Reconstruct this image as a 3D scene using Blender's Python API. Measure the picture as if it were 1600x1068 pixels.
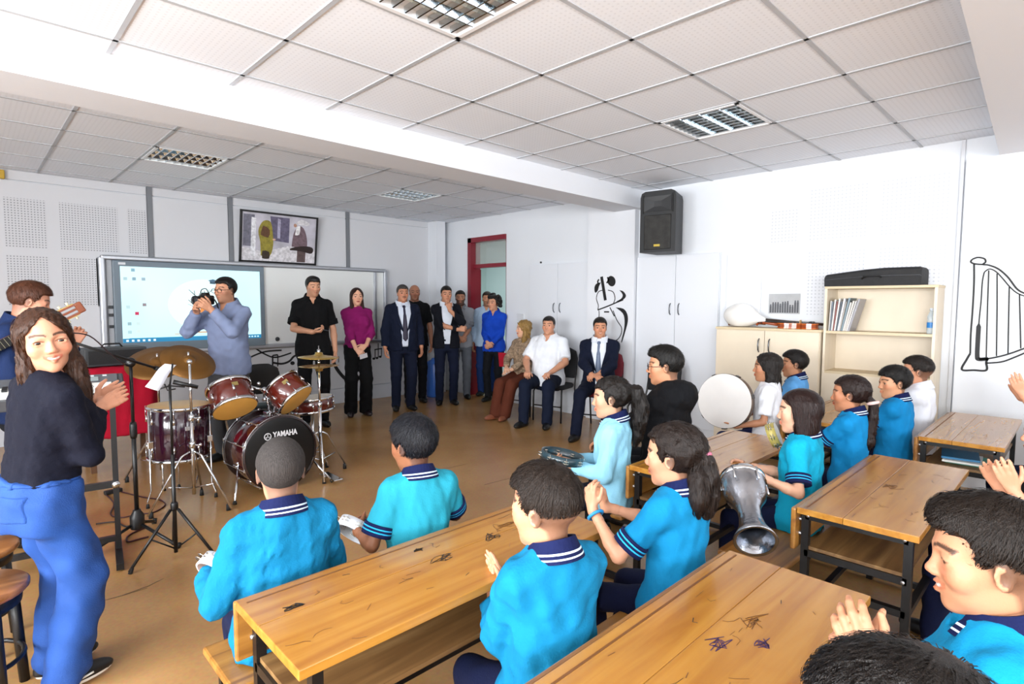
import bpy, bmesh, math, random
import numpy as np
from mathutils import Vector, Matrix

for _o in list(bpy.data.objects):
    bpy.data.objects.remove(_o)
scene = bpy.context.scene

# ------------------------------------------------------------------ camera
# world: X runs along the board wall, Y towards it, Z up; the camera stands at the origin
IMW, IMH, FPX, CAMH = 1600, 1068, 879.14, 1.5
C_RIGHT = np.array((0.71616391, -0.69792089, 0.00396108))
C_DOWN = np.array((-0.04515635, -0.05199876, -0.9976257))
C_FWD = np.array((0.69646979, 0.71428465, -0.0687552))
CAM = np.array((0.0, 0.0, CAMH))
_cam = bpy.data.cameras.new('camera')
_cam.sensor_width = 36; _cam.lens = FPX * 36 / IMW; _cam.clip_start = 0.02
cam_ob = bpy.data.objects.new('camera', _cam)
scene.collection.objects.link(cam_ob)
_m = Matrix.Identity(4)
for _i in range(3):
    _m[_i][0] = C_RIGHT[_i]; _m[_i][1] = -C_DOWN[_i]; _m[_i][2] = -C_FWD[_i]; _m[_i][3] = CAM[_i]
cam_ob.matrix_world = _m
scene.camera = cam_ob

def _ray(u, v): return C_RIGHT * (u - IMW / 2) + C_DOWN * (v - IMH / 2) + C_FWD * FPX
def onX(u, v, x): d = _ray(u, v); return CAM + d * (x / d[0])
def onY(u, v, y): d = _ray(u, v); return CAM + d * (y / d[1])
def onZ(u, v, z): d = _ray(u, v); return CAM + d * ((z - CAMH) / d[2])

# ------------------------------------------------------------------ daylight and exposure
scene.view_settings.view_transform = 'Standard'
scene.view_settings.look = 'None'
scene.view_settings.exposure = 0.05
scene.view_settings.gamma = 1.0
scene.view_settings.use_curve_mapping = False
world = bpy.data.worlds.new('sky'); scene.world = world
world.use_nodes = True
world.node_tree.nodes['Background'].inputs[0].default_value = (0.86, 0.93, 1.0, 1)
world.node_tree.nodes['Background'].inputs[1].default_value = 1.5

WIN_X = -2.9                        # window wall to the left of the camera
WINDOWS = [(-4.6, -2.9), (-2.5, -0.8), (-0.4, 1.3), (1.7, 3.4), (4.6, 6.0)]
WIN_Z = (0.85, 2.55)
WIN_POWER = [300, 310, 280, 270, 8]
def daylight(name, loc, rot, sx, sy, power, col=(0.95, 0.98, 1.0)):
    l = bpy.data.lights.new(name, 'AREA')
    l.shape = 'RECTANGLE'; l.size = sx; l.size_y = sy; l.energy = power; l.color = col
    o = bpy.data.objects.new(name, l); scene.collection.objects.link(o)
    o.location = loc; o.rotation_euler = rot
for (_a, _b), _p in zip(WINDOWS, WIN_POWER):
    daylight('window_daylight', (WIN_X - 0.16, (_a + _b) / 2, sum(WIN_Z) / 2), (0, math.radians(-90), 0), WIN_Z[1] - WIN_Z[0], _b - _a, _p)
# windows in the rear wall behind the camera
REAR_Y = -5.0
REAR_WINDOWS = [(-0.9, 1.6), (2.2, 4.9)]
for _a, _b in REAR_WINDOWS:
    daylight('window_daylight', ((_a + _b) / 2, REAR_Y - 0.16, sum(WIN_Z) / 2), (math.radians(90), 0, 0), _b - _a, WIN_Z[1] - WIN_Z[0], 85)
# unseen overhead lamp, added to brighten the corridor beyond the door
daylight('corridor_lamp', (7.0, 6.6, 2.75), (0, 0, 0), 1.2, 2.4, 22, (0.9, 1.0, 1.0))
# ------------------------------------------------------------------ helpers
COL = scene.collection

def _lin(c):
    return tuple(((x / 12.92) if x <= 0.04045 else ((x + 0.055) / 1.055) ** 2.4) for x in c)

def hexc(s):
    s = s.lstrip('#')
    return _lin(tuple(int(s[i:i + 2], 16) / 255 for i in (0, 2, 4)))

def link(o, parent=None):
    COL.objects.link(o)
    if parent is not None:
        o.parent = parent
    return o

def tag(o, label=None, cat=None, group=None, kind=None):
    if label: o['label'] = label
    if cat: o['category'] = cat
    if group: o['group'] = group
    if kind: o['kind'] = kind
    return o

def empty(name, loc=(0, 0, 0), rz=0.0, label=None, cat=None, group=None):
    o = bpy.data.objects.new(name, None)
    o.empty_display_size = 0.1
    link(o)
    o.location = loc
    o.rotation_euler = (0, 0, rz)
    return tag(o, label, cat, group)

# ------------------------------------------------------------------ materials
MATS = {}

def mat(name, color, rough=0.5, metal=0.0, spec=0.5, bump=0.0, bscale=40.0, var=0.0, vscale=6.0,
        emit=None, estr=0.0, alpha=None, trans=0.0, coat=0.0, stretch=None, attr=False):
    if name in MATS:
        return MATS[name]
    m = bpy.data.materials.new(name)
    m.use_nodes = True
    nt = m.node_tree
    b = nt.nodes['Principled BSDF']
    if isinstance(color, str):
        color = hexc(color)
    b.inputs['Base Color'].default_value = (*color, 1)
    b.inputs['Roughness'].default_value = rough
    b.inputs['Metallic'].default_value = metal
    b.inputs['Specular IOR Level'].default_value = spec
    if trans: b.inputs['Transmission Weight'].default_value = trans
    if coat:
        b.inputs['Coat Weight'].default_value = coat
        b.inputs['Coat Roughness'].default_value = 0.08
    if alpha is not None: b.inputs['Alpha'].default_value = alpha
    if emit is not None:
        if isinstance(emit, str): emit = hexc(emit)
        b.inputs['Emission Color'].default_value = (*emit, 1)
        b.inputs['Emission Strength'].default_value = estr
    src = None
    if bump or var:
        tc = nt.nodes.new('ShaderNodeTexCoord')
        mp = nt.nodes.new('ShaderNodeMapping')
        if stretch: mp.inputs['Scale'].default_value = stretch
        nt.links.new(tc.outputs['Object'], mp.inputs['Vector'])
        src = mp.outputs['Vector']
    last = None
    if attr:
        at = nt.nodes.new('ShaderNodeAttribute'); at.attribute_name = 'Col'
        last = at.outputs['Color']
        nt.links.new(last, b.inputs['Base Color'])
    if var:
        nz = nt.nodes.new('ShaderNodeTexNoise'); nz.inputs['Scale'].default_value = vscale
        nz.inputs['Detail'].default_value = 5
        nt.links.new(src, nz.inputs['Vector'])
        mr = nt.nodes.new('ShaderNodeMapRange')
        mr.inputs['From Min'].default_value = 0.3; mr.inputs['From Max'].default_value = 0.7
        mr.inputs['To Min'].default_value = 1 - var; mr.inputs['To Max'].default_value = 1 + var
        nt.links.new(nz.outputs['Fac'], mr.inputs['Value'])
        mx = nt.nodes.new('ShaderNodeVectorMath'); mx.operation = 'SCALE'
        if last is not None: nt.links.new(last, mx.inputs[0])
        else: mx.inputs[0].default_value = color
        nt.links.new(mr.outputs['Result'], mx.inputs['Scale'])
        nt.links.new(mx.outputs['Vector'], b.inputs['Base Color'])
    if bump:
        nb = nt.nodes.new('ShaderNodeTexNoise'); nb.inputs['Scale'].default_value = bscale
        nb.inputs['Detail'].default_value = 3
        nt.links.new(src, nb.inputs['Vector'])
        bp = nt.nodes.new('ShaderNodeBump'); bp.inputs['Strength'].default_value = bump
        bp.inputs['Distance'].default_value = 0.01
        nt.links.new(nb.outputs['Fac'], bp.inputs['Height'])
        nt.links.new(bp.outputs['Normal'], b.inputs['Normal'])
    MATS[name] = m
    return m

# ------------------------------------------------------------------ mesh builder
class MB:
    def __init__(self):
        self.v = []; self.f = []; self.m = []; self.sm = []
        self.mi = 0; self.smooth = False; self.X = None

    def _add(self, vs, fs, smooth=None):
        n = len(self.v)
        if self.X is not None:
            vs = [tuple(self.X @ Vector(p)) for p in vs]
        self.v += [tuple(p) for p in vs]
        s = self.smooth if smooth is None else smooth
        for q in fs:
            self.f.append(tuple(i + n for i in q)); self.m.append(self.mi); self.sm.append(s)
        return self

    def box(self, x0, x1, y0, y1, z0, z1, ch=0.0):
        if ch <= 0:
            v = [(x0, y0, z0), (x1, y0, z0), (x1, y1, z0), (x0, y1, z0), (x0, y0, z1), (x1, y0, z1), (x1, y1, z1), (x0, y1, z1)]
            f = [(0, 3, 2, 1), (4, 5, 6, 7), (0, 1, 5, 4), (1, 2, 6, 5), (2, 3, 7, 6), (3, 0, 4, 7)]
            return self._add(v, f, False)
        bm = bmesh.new()
        bmesh.ops.create_cube(bm, size=1)
        for w in bm.verts:
            w.co = Vector(((x0 + x1) / 2 + w.co.x * (x1 - x0), (y0 + y1) / 2 + w.co.y * (y1 - y0), (z0 + z1) / 2 + w.co.z * (z1 - z0)))
        bmesh.ops.bevel(bm, geom=bm.edges[:], offset=ch, segments=2, profile=0.5, affect='EDGES')
        bm.verts.index_update()
        v = [tuple(w.co) for w in bm.verts]; f = [tuple(w.index for w in q.verts) for q in bm.faces]
        bm.free()
        return self._add(v, f, False)

    def prism(self, pts, a0, a1, axis='z'):
        """closed 2D outline (CCW) extruded along an axis"""
        def P(u, w, t):
            return {'z': (u, w, t), 'y': (u, t, w), 'x': (t, u, w)}[axis]
        n = len(pts)
        v = [P(*p, a0) for p in pts] + [P(*p, a1) for p in pts]
        f = [tuple(range(n))[::-1], tuple(range(n, 2 * n))] + [(i, (i + 1) % n, n + (i + 1) % n, n + i) for i in range(n)]
        return self._add(v, f, False)

    def lathe(self, prof, seg=24, a=(0, 0, 0), axis=(0, 0, 1), smooth=True, cap=True):
        """profile of (radius, t) revolved about the axis through a"""
        ax = Vector(axis).normalized(); A = Vector(a)
        e1 = ax.orthogonal().normalized(); e2 = ax.cross(e1)
        vs = []; fs = []
        for r, t in prof:
            for i in range(seg):
                an = 2 * math.pi * i / seg
                vs.append(A + ax * t + (e1 * math.cos(an) + e2 * math.sin(an)) * r)
        for k in range(len(prof) - 1):
            for i in range(seg):
                j = (i + 1) % seg
                fs.append((k * seg + i, k * seg + j, (k + 1) * seg + j, (k + 1) * seg + i))
        if cap:
            if prof[0][0] > 1e-6: fs.append(tuple(range(seg))[::-1])
            if prof[-1][0] > 1e-6: fs.append(tuple((len(prof) - 1) * seg + i for i in range(seg)))
        return self._add(vs, fs, smooth)

    def cyl(self, a, b, r, r2=None, seg=12, smooth=True):
        a = Vector(a); b = Vector(b); L = (b - a).length
        return self.lathe([(r, 0), (r2 if r2 is not None else r, L)], seg, a, b - a, smooth)

    def tube(self, pts, r, seg=8, close=False):
        pts = [Vector(p) for p in pts]
        n = len(pts)
        rs = r if isinstance(r, (list, tuple)) else [r] * n
        vs = []; fs = []
        prev = None
        for i, p in enumerate(pts):
            if close: t = pts[(i + 1) % n] - pts[i - 1]
            else: t = pts[min(i + 1, n - 1)] - pts[max(i - 1, 0)]
            t.normalize()
            e = t.orthogonal().normalized() if prev is None else (prev - t * prev.dot(t)).normalized()
            prev = e
            g = t.cross(e)
            for k in range(seg):
                an = 2 * math.pi * k / seg
                vs.append(p + (e * math.cos(an) + g * math.sin(an)) * rs[i])
        for i in range(n if close else n - 1):
            i2 = (i + 1) % n
            for k in range(seg):
                k2 = (k + 1) % seg
                fs.append((i * seg + k, i * seg + k2, i2 * seg + k2, i2 * seg + k))
        if not close:
            fs.append(tuple(range(seg))[::-1]); fs.append(tuple((n - 1) * seg + k for k in range(seg)))
        return self._add(vs, fs, True)

    def torus(self, c, axis, R, r, seg=28, ms=8):
        ax = Vector(axis).normalized(); e1 = ax.orthogonal().normalized(); e2 = ax.cross(e1)
        return self.tube([Vector(c) + (e1 * math.cos(2 * math.pi * i / seg) + e2 * math.sin(2 * math.pi * i / seg)) * R for i in range(seg)], r, ms, True)

    def ball(self, c, r, seg=12, ring=8):
        c = Vector(c)
        rr = r if isinstance(r, (tuple, list)) else (r, r, r)
        vs = []; fs = []
        for i in range(ring + 1):
            th = math.pi * i / ring
            for k in range(seg):
                ph = 2 * math.pi * k / seg
                vs.append((c.x + rr[0] * math.sin(th) * math.cos(ph), c.y + rr[1] * math.sin(th) * math.sin(ph), c.z + rr[2] * math.cos(th)))
        for i in range(ring):
            for k in range(seg):
                k2 = (k + 1) % seg
                fs.append((i * seg + k, (i + 1) * seg + k, (i + 1) * seg + k2, i * seg + k2))
        return self._add(vs, fs, True)

    def strip(self, pts, w, n, lift=0.0):
        """flat ribbon through points (3D) with widths w lying on a plane of normal n, thickness lift"""
        pts = [Vector(p) for p in pts]; n = Vector(n).normalized()
        ws = w if isinstance(w, (list, tuple)) else [w] * len(pts)
        vs = []; fs = []
        for i, p in enumerate(pts):
            t = (pts[min(i + 1, len(pts) - 1)] - pts[max(i - 1, 0)]).normalized()
            s = n.cross(t).normalized() * ws[i] / 2
            vs += [p + s, p - s, p + s + n * lift, p - s + n * lift]
        for i in range(len(pts) - 1):
            a = i * 4; b = a + 4
            fs += [(a + 2, a + 3, b + 3, b + 2), (a, a + 2, b + 2, b), (a + 3, a + 1, b + 1, b + 3)]
        return self._add(vs, fs, False)

    def build(self, name, mats, parent=None, loc=None, rot=None):
        me = bpy.data.meshes.new(name)
        me.from_pydata(self.v, [], self.f)
        ml = mats if isinstance(mats, (list, tuple)) else [mats]
        for m in ml: me.materials.append(m)
        me.polygons.foreach_set('material_index', self.m)
        me.polygons.foreach_set('use_smooth', self.sm)
        me.update()
        o = bpy.data.objects.new(name, me)
        link(o, parent)
        if loc is not None: o.location = loc
        if rot is not None: o.rotation_euler = rot
        return o

def copy_tree(o, parent=None):
    c = o.copy(); COL.objects.link(c)
    if parent is not None: c.parent = parent
    for ch in list(o.children): copy_tree(ch, c)
    return c

# ------------------------------------------------------------------ signed distance modelling
F32 = np.float32

def A3(p): return np.asarray(p, dtype=np.float64)

def rotm(ax, deg):
    return np.array(Matrix.Rotation(math.radians(deg), 3, ax))

class SDF:
    CL = 0.09
    def __init__(self): self.ops = []

    def cap(self, a, b, ra, rb=None, k=0.02, op='u', flat=False):
        a = A3(a); b = A3(b); rb = ra if rb is None else rb
        ba = b - a; L2 = max(float(ba @ ba), 1e-9)
        def fn(P):
            pa = P - a.astype(F32)
            t0 = (pa @ ba.astype(F32)) / F32(L2)
            t = np.clip(t0, 0, None if flat else 1)
            q = pa - t[:, None] * ba.astype(F32)
            d = np.sqrt(np.einsum('ij,ij->i', q, q)) - (F32(ra) + F32(rb - ra) * np.minimum(t, 1))
            if flat: d = np.maximum(d, (t0 - 1) * F32(math.sqrt(L2)))
            return d
        self.ops.append((op, fn, k, (a + b) / 2, math.sqrt(L2) / 2 + max(ra, rb)))
        return self

    def ell(self, c, r, R=None, k=0.02, op='u'):
        c = A3(c); r = A3(r)
        M = np.eye(3) if R is None else A3(R)
        def fn(P):
            q = (P - c.astype(F32)) @ M.astype(F32)
            s = q / r.astype(F32)
            k0 = np.sqrt(np.einsum('ij,ij->i', s, s)) + F32(1e-6)
            s2 = s / r.astype(F32)
            k1 = np.sqrt(np.einsum('ij,ij->i', s2, s2)) + F32(1e-6)
            return k0 * (k0 - 1) / k1
        self.ops.append((op, fn, k, c, float(r.max())))
        return self

    def loft(self, o, R, zs, rx, ry, oy=None, k=0.03, op='u', n=2.3):
        """elliptic tube along the local z of frame R at o; stations zs with half widths rx, ry, centre shift oy"""
        o = A3(o); M = A3(R); zs = A3(zs); rx = A3(rx); ry = A3(ry)
        oy = np.zeros(len(zs)) if oy is None else A3(oy)
        def fn(P):
            q = (P - o.astype(F32)) @ M.astype(F32)
            z = q[:, 2]
            a = np.interp(z, zs, rx).astype(F32); b = np.interp(z, zs, ry).astype(F32)
            y = q[:, 1] - np.interp(z, zs, oy).astype(F32)
            x = q[:, 0]
            g = (np.abs(x / a) ** n + np.abs(y / b) ** n) ** F32(1 / n) + F32(1e-6)
            d = (g - 1) * np.minimum(a, b) * F32(0.95)
            e = np.maximum(F32(zs[0]) - z, z - F32(zs[-1]))
            return np.maximum(d, e) + np.where((d > 0) & (e > 0), np.minimum(d, e) * F32(.4), 0)
        mid = o + M @ np.array([0, 0, (zs[0] + zs[-1]) / 2])
        self.ops.append((op, fn, k, mid, (zs[-1] - zs[0]) / 2 + float(max(rx.max(), ry.max())) + float(np.abs(oy).max())))
        return self

    def plane(self, p, n, k=0.0, op='i'):
        """keep the side the normal points away from"""
        p = A3(p); n = A3(n) / np.linalg.norm(n)
        fn = lambda P: (P - p.astype(F32)) @ n.astype(F32)
        self.ops.append((op, fn, k, None, 0))
        return self

    def func(self, fn, k=0.0, op='i'):
        self.ops.append((op, fn, k, None, 0)); return self

    def noise(self, amp, wl, seed=0, n=6, dirbias=(1, 1, 1)):
        rs = np.random.RandomState(seed)
        K = rs.normal(size=(n, 3)) * A3(dirbias); K /= np.linalg.norm(K, axis=1)[:, None]
        K *= (2 * math.pi / wl * rs.uniform(.6, 1.6, n))[:, None]
        ph = rs.uniform(0, 6.28, n)
        K = K.astype(F32); ph = ph.astype(F32)
        def fn(P): return np.sin(P @ K.T + ph).sum(1) * F32(amp / math.sqrt(n))
        self.ops.append(('d', fn, 0, None, 0)); return self

    def __call__(self, P):
        P = P.astype(F32)
        d = np.full(len(P), self.CL, F32)
        for op, fn, k, c, r in self.ops:
            if op == 'd':
                m = np.abs(d) < 0.05
                if m.any(): d[m] += fn(P[m])
                continue
            if c is not None:
                q = P - c.astype(F32)
                lb = np.sqrt(np.einsum('ij,ij->i', q, q)) - F32(r)
                m = lb < np.minimum(d, F32(self.CL)) + F32(k) if op == 'u' else lb < F32(k + .02)
                if not m.any(): continue
                a = d[m]; b = fn(P[m])
            else:
                m = slice(None); a = d; b = fn(P)
            if op == 'u':
                if k > 0:
                    h = np.maximum(k - np.abs(a - b), 0) / F32(k)
                    v = np.minimum(a, b) - h * h * F32(k * .25)
                else: v = np.minimum(a, b)
            else:
                if op == 's': b = -b
                if k > 0:
                    h = np.maximum(k - np.abs(a - b), 0) / F32(k)
                    v = np.maximum(a, b) + h * h * F32(k * .25)
                else: v = np.maximum(a, b)
            d[m] = v
        return d

    def bounds(self):
        lo = np.full(3, 1e9); hi = -lo
        for op, fn, k, c, r in self.ops:
            if op == 'u' and c is not None:
                lo = np.minimum(lo, c - r); hi = np.maximum(hi, c + r)
        return lo - .02, hi + .02

def sdf_verts(S, h, lo=None, hi=None, relax=1):
    b0, b1 = S.bounds()
    lo = b0 if lo is None else np.maximum(A3(lo), b0)
    hi = b1 if hi is None else np.minimum(A3(hi), b1)
    nc = np.maximum(np.ceil((hi - lo) / (4 * h)).astype(int), 1)
    C = 4 * h
    g = np.stack(np.meshgrid(*[lo[i] + (np.arange(nc[i]) + .5) * C for i in range(3)], indexing='ij'), -1)
    dc = S(g.reshape(-1, 3)).reshape(nc)
    act = np.abs(dc) < C * .9 + 1.5 * h
    n = nc * 4 + 1
    V = np.ones(n, F32)
    fill = np.where(dc > 0, 1, -1).astype(F32)
    V[:-1, :-1, :-1] = fill.repeat(4, 0).repeat(4, 1).repeat(4, 2)
    mask = np.zeros(n, bool)
    ai = np.argwhere(act)
    if len(ai) == 0: return np.zeros((0, 3)), np.zeros((0, 4), int)
    for dx in range(5):
        for dy in range(5):
            for dz in range(5):
                mask[ai[:, 0] * 4 + dx, ai[:, 1] * 4 + dy, ai[:, 2] * 4 + dz] = True
    idx = np.argwhere(mask)
    V[mask] = S(lo + idx * h)
    ins = V < 0
    cnt = np.zeros(n - 1, np.int8)
    offs = [(i, j, k) for i in (0, 1) for j in (0, 1) for k in (0, 1)]
    for i, j, k in offs:
        cnt += ins[i:n[0] - 1 + i, j:n[1] - 1 + j, k:n[2] - 1 + k]
    cells = np.argwhere((cnt > 0) & (cnt < 8))
    if len(cells) == 0: return np.zeros((0, 3)), np.zeros((0, 4), int)
    cv = np.stack([V[cells[:, 0] + i, cells[:, 1] + j, cells[:, 2] + k] for i, j, k in offs], 1)
    O = np.array(offs, float)
    acc = np.zeros((len(cells), 3)); num = np.zeros(len(cells))
    for a in range(8):
        for b in range(a + 1, 8):
            if np.abs(O[a] - O[b]).sum() != 1: continue
            m = (cv[:, a] < 0) != (cv[:, b] < 0)
            if not m.any(): continue
            t = cv[m, a] / (cv[m, a] - cv[m, b])
            acc[m] += O[a] + (O[b] - O[a]) * t[:, None]; num[m] += 1
    verts = lo + (cells + acc / num[:, None]) * h
    vid = np.full(n - 1, -1, np.int64)
    vid[cells[:, 0], cells[:, 1], cells[:, 2]] = np.arange(len(cells))
    quads = []
    for ax in range(3):
        sl = [slice(None)] * 3; s2 = [slice(None)] * 3
        sl[ax] = slice(0, -1); s2[ax] = slice(1, None)
        a = ins[tuple(sl)]; b = ins[tuple(s2)]
        e = np.argwhere(a != b)
        u, w = (ax + 1) % 3, (ax + 2) % 3
        ok = (e[:, u] > 0) & (e[:, w] > 0) & (e[:, u] < n[u] - 1) & (e[:, w] < n[w] - 1)
        e = e[ok]
        if len(e) == 0: continue
        fl = a[e[:, 0], e[:, 1], e[:, 2]]
        def cid(du, dw):
            q = e.copy(); q[:, u] += du; q[:, w] += dw
            return vid[q[:, 0], q[:, 1], q[:, 2]]
        Q = np.stack([cid(-1, -1), cid(0, -1), cid(0, 0), cid(-1, 0)], 1)
        Q[~fl] = Q[~fl][:, ::-1]
        quads.append(Q)
    Q = np.concatenate(quads)
    Q = Q[(Q >= 0).all(1)]
    for _ in range(relax):
        a = Q.ravel(); b = np.roll(Q, -1, 1).ravel(); c = np.roll(Q, 1, 1).ravel()
        cn = np.bincount(a, minlength=len(verts)) * 2.0
        av = np.stack([np.bincount(a, verts[b, i] + verts[c, i], len(verts)) for i in range(3)], 1) / np.maximum(cn, 1)[:, None]
        verts = np.where(cn[:, None] > 0, verts * .45 + av * .55, verts)
    return verts, Q

def np_mesh(name, shells, mats, parent=None, colfn=None, smooth=True):
    """shells: list of (verts, quads[, material index]) joined into one mesh object"""
    vs = []; fs = []; mi = []; off = 0
    for s in shells:
        v, q = s[0], s[1]
        if len(v) == 0: continue
        vs.append(v); fs.append(q + off); off += len(v)
        mi.append(np.full(len(q), s[2] if len(s) > 2 else 0, np.int32))
    v = np.concatenate(vs); q = np.concatenate(fs).astype(np.int32); mi = np.concatenate(mi)
    me = bpy.data.meshes.new(name)
    me.vertices.add(len(v)); me.vertices.foreach_set('co', v.astype(np.float32).ravel())
    me.loops.add(len(q) * 4); me.loops.foreach_set('vertex_index', q.ravel())
    me.polygons.add(len(q)); me.polygons.foreach_set('loop_start', np.arange(0, len(q) * 4, 4, dtype=np.int32))
    me.polygons.foreach_set('material_index', mi)
    me.polygons.foreach_set('use_smooth', np.full(len(q), smooth, bool))
    for m in (mats if isinstance(mats, (list, tuple)) else [mats]): me.materials.append(m)
    if colfn is not None:
        c = np.ones((len(v), 4), np.float32); c[:, :3] = colfn(v)
        at = me.attributes.new('Col', 'FLOAT_COLOR', 'POINT')
        at.data.foreach_set('color', c.ravel())
    me.update(calc_edges=True)
    o = bpy.data.objects.new(name, me)
    return link(o, parent)
# ------------------------------------------------------------------ people
def nrm(v):
    v = A3(v); return v / (np.linalg.norm(v) + 1e-9)

def frame_from(d, n):
    """columns: side, n, d"""
    d = nrm(d); n = A3(n); n = nrm(n - d * (n @ d)); return np.stack([np.cross(n, d), n, d], 1)

def ik(S, W, la, lb, hint):
    S = A3(S); W = A3(W); v = W - S; L = np.linalg.norm(v)
    mx = (la + lb) * .995
    if L > mx: v = v / L * mx; L = mx; W = S + v
    e = v / L
    x = (la * la - lb * lb + L * L) / (2 * L)
    hgt = math.sqrt(max(la * la - x * x, 0))
    hn = A3(hint); hn = nrm(hn - e * (hn @ e))
    return S + e * x + hn * hgt, W

CURL = {'relaxed': (22, 30, 20, 14), 'flat': (4, 5, 4, 3), 'grip': (62, 75, 45, 8), 'half': (40, 45, 30, 12), 'fist': (80, 88, 60, 2), 'cup': (30, 34, 22, 5)}

def hand_prims(S, W, d, n, L, side, pose='relaxed', thumb=None, lean=0.0):
    F = frame_from(d, n); d = F[:, 2]; n = F[:, 1]
    s = np.cross(d, n) * (1 if side == 'R' else -1)
    c1, c2, c3, sp = CURL[pose]
    S.cap(W - d * .06 * L, W + d * .10 * L, .135 * L, .12 * L, k=.01)
    offs = (.17, .058, -.055, -.16); lens = (.40, .45, .42, .33)
    for i, (o, ln) in enumerate(zip(offs, lens)):
        K = W + d * (.50 - .035 * abs(i - 1)) * L + s * o * L
        S.cap(W + d * .12 * L + s * o * .55 * L, K, .078 * L, .062 * L, k=.007)
        a = math.radians(sp) * (1 - i) * .45
        dd = d * math.cos(a) + s * math.sin(a)
        p = K; ang = 0
        for c, fr, r0, r1 in ((c1, .45, .056, .052), (c2, .30, .052, .048), (c3, .25, .047, .038)):
            ang += math.radians(c * (1 + .06 * i))
            q = p + (dd * math.cos(ang) + n * math.sin(ang)) * ln * fr * L
            S.cap(p, q, r0 * L, r1 * L, k=.0035); p = q
    tb = W + d * .13 * L + s * .10 * L + n * .02 * L
    t1 = tb + (d * .62 + s * .62 + n * .35) * .22 * L
    if thumb == 'in': t2 = t1 + (d * .75 + s * .05 + n * .45) * .20 * L; t3 = t2 + (d * .8 - s * .2 + n * .45) * .16 * L
    elif thumb == 'out': t2 = t1 + (d * .5 + s * .8 + n * .1) * .20 * L; t3 = t2 + (d * .6 + s * .7) * .17 * L
    else: t2 = t1 + (d * .8 + s * .4 + n * .2) * .20 * L; t3 = t2 + (d * .9 + s * .15 + n * .2) * .16 * L
    S.cap(W + d * .08 * L, t1, .085 * L, .07 * L, k=.008)
    S.cap(t1, t2, .066 * L, .056 * L, k=.004); S.cap(t2, t3, .055 * L, .043 * L, k=.003)

def head_prims(S, T, hh, sp):
    """face and skull; T maps head units to local space"""
    P = lambda x, y, z: T[0] + T[1] @ (A3((x, y, z)) * hh)
    R = T[1]
    ch = sp.get('child', False); fem = sp.get('female', False)
    jw = sp.get('jaw', .9 if fem else (.92 if ch else 1.0))
    def E(c, r, k=.02, op='u', rot=None): S.ell(P(*c), A3(r) * hh, R if rot is None else R @ rot, k * hh, op)
    def Cp(a, b, ra, rb, k=.02, op='u'): S.cap(P(*a), P(*b), ra * hh, rb * hh, k * hh, op)
    E((0, -.075, .13), (.325, .43, .37), .05)
    E((0, .10, -.13), (.265 * jw, .262, .36), .12)
    E((0, .08, -.30), (.225 * jw, .23, .165), .10)
    E((0, .255, -.42), (.095 * jw, .085, .08), .09)
    for s in (-1, 1):
        E((s * .165, .215, -.10), (.105, .11, .11), .10)
        Cp((s * .05, .335, .075), (s * .20, .27, .075), .035 if fem or ch else .042, .03, .06)
    ns = sp.get('nose', .75 if ch else (.82 if fem else 1.0))
    Cp((0, .330, .05), (0, .345 + .065 * ns, -.115), .026, .040, .05)
    E((0, .352 + .075 * ns, -.130), (.044, .040, .038), .04)
    for s in (-1, 1):
        E((s * .046, .345 + .045 * ns, -.148), (.034, .042, .030), .025)
        E((s * .022, .345 + .07 * ns, -.172), (.014, .02, .012), .012, 's')
    # eye openings and lids
    for s in (-1, 1):
        E((s * .148, .375, .005), (.10, .085, .062), .06, 's')
        E((s * .148, .275, .005), (.092, .082, .078), .03)
        op = sp.get('eyeopen', .030)
        E((s * .148, .37, .0), (.072, .07, op), .012, 's')
    sm = sp.get('smile', 0)
    w = .085 + .03 * sm
    zc = -.265
    for s in (-1, 1):
        Cp((0, .372, zc + .022), (s * w, .318, zc + .004 + .028 * sm), .024, .010, .02)
        Cp((0, .365, zc - .028 - .012 * sm), (s * w * .9, .318, zc + .020 * sm), .029, .010, .02)
    if sm:
        for s in (-1, 1):
            E((s * .185, .225, -.14), (.085, .08, .075), .06)
        E((0, .405, zc - .002), (w * .78, .045, .011 + .010 * sm), .012, 's')
        E((0, .325, zc), (w * .9, .045, .03), .004)
    for s in (-1, 1):
        rot = rotm('Z', -s * 20) @ rotm('X', -10)
        E((s * .318, -.035, -.045), (.028, .075, .118), .03, 'u', rot)
        E((s * .348, -.018, -.035), (.020, .040, .075), .012, 's', rot)
    return P

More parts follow.
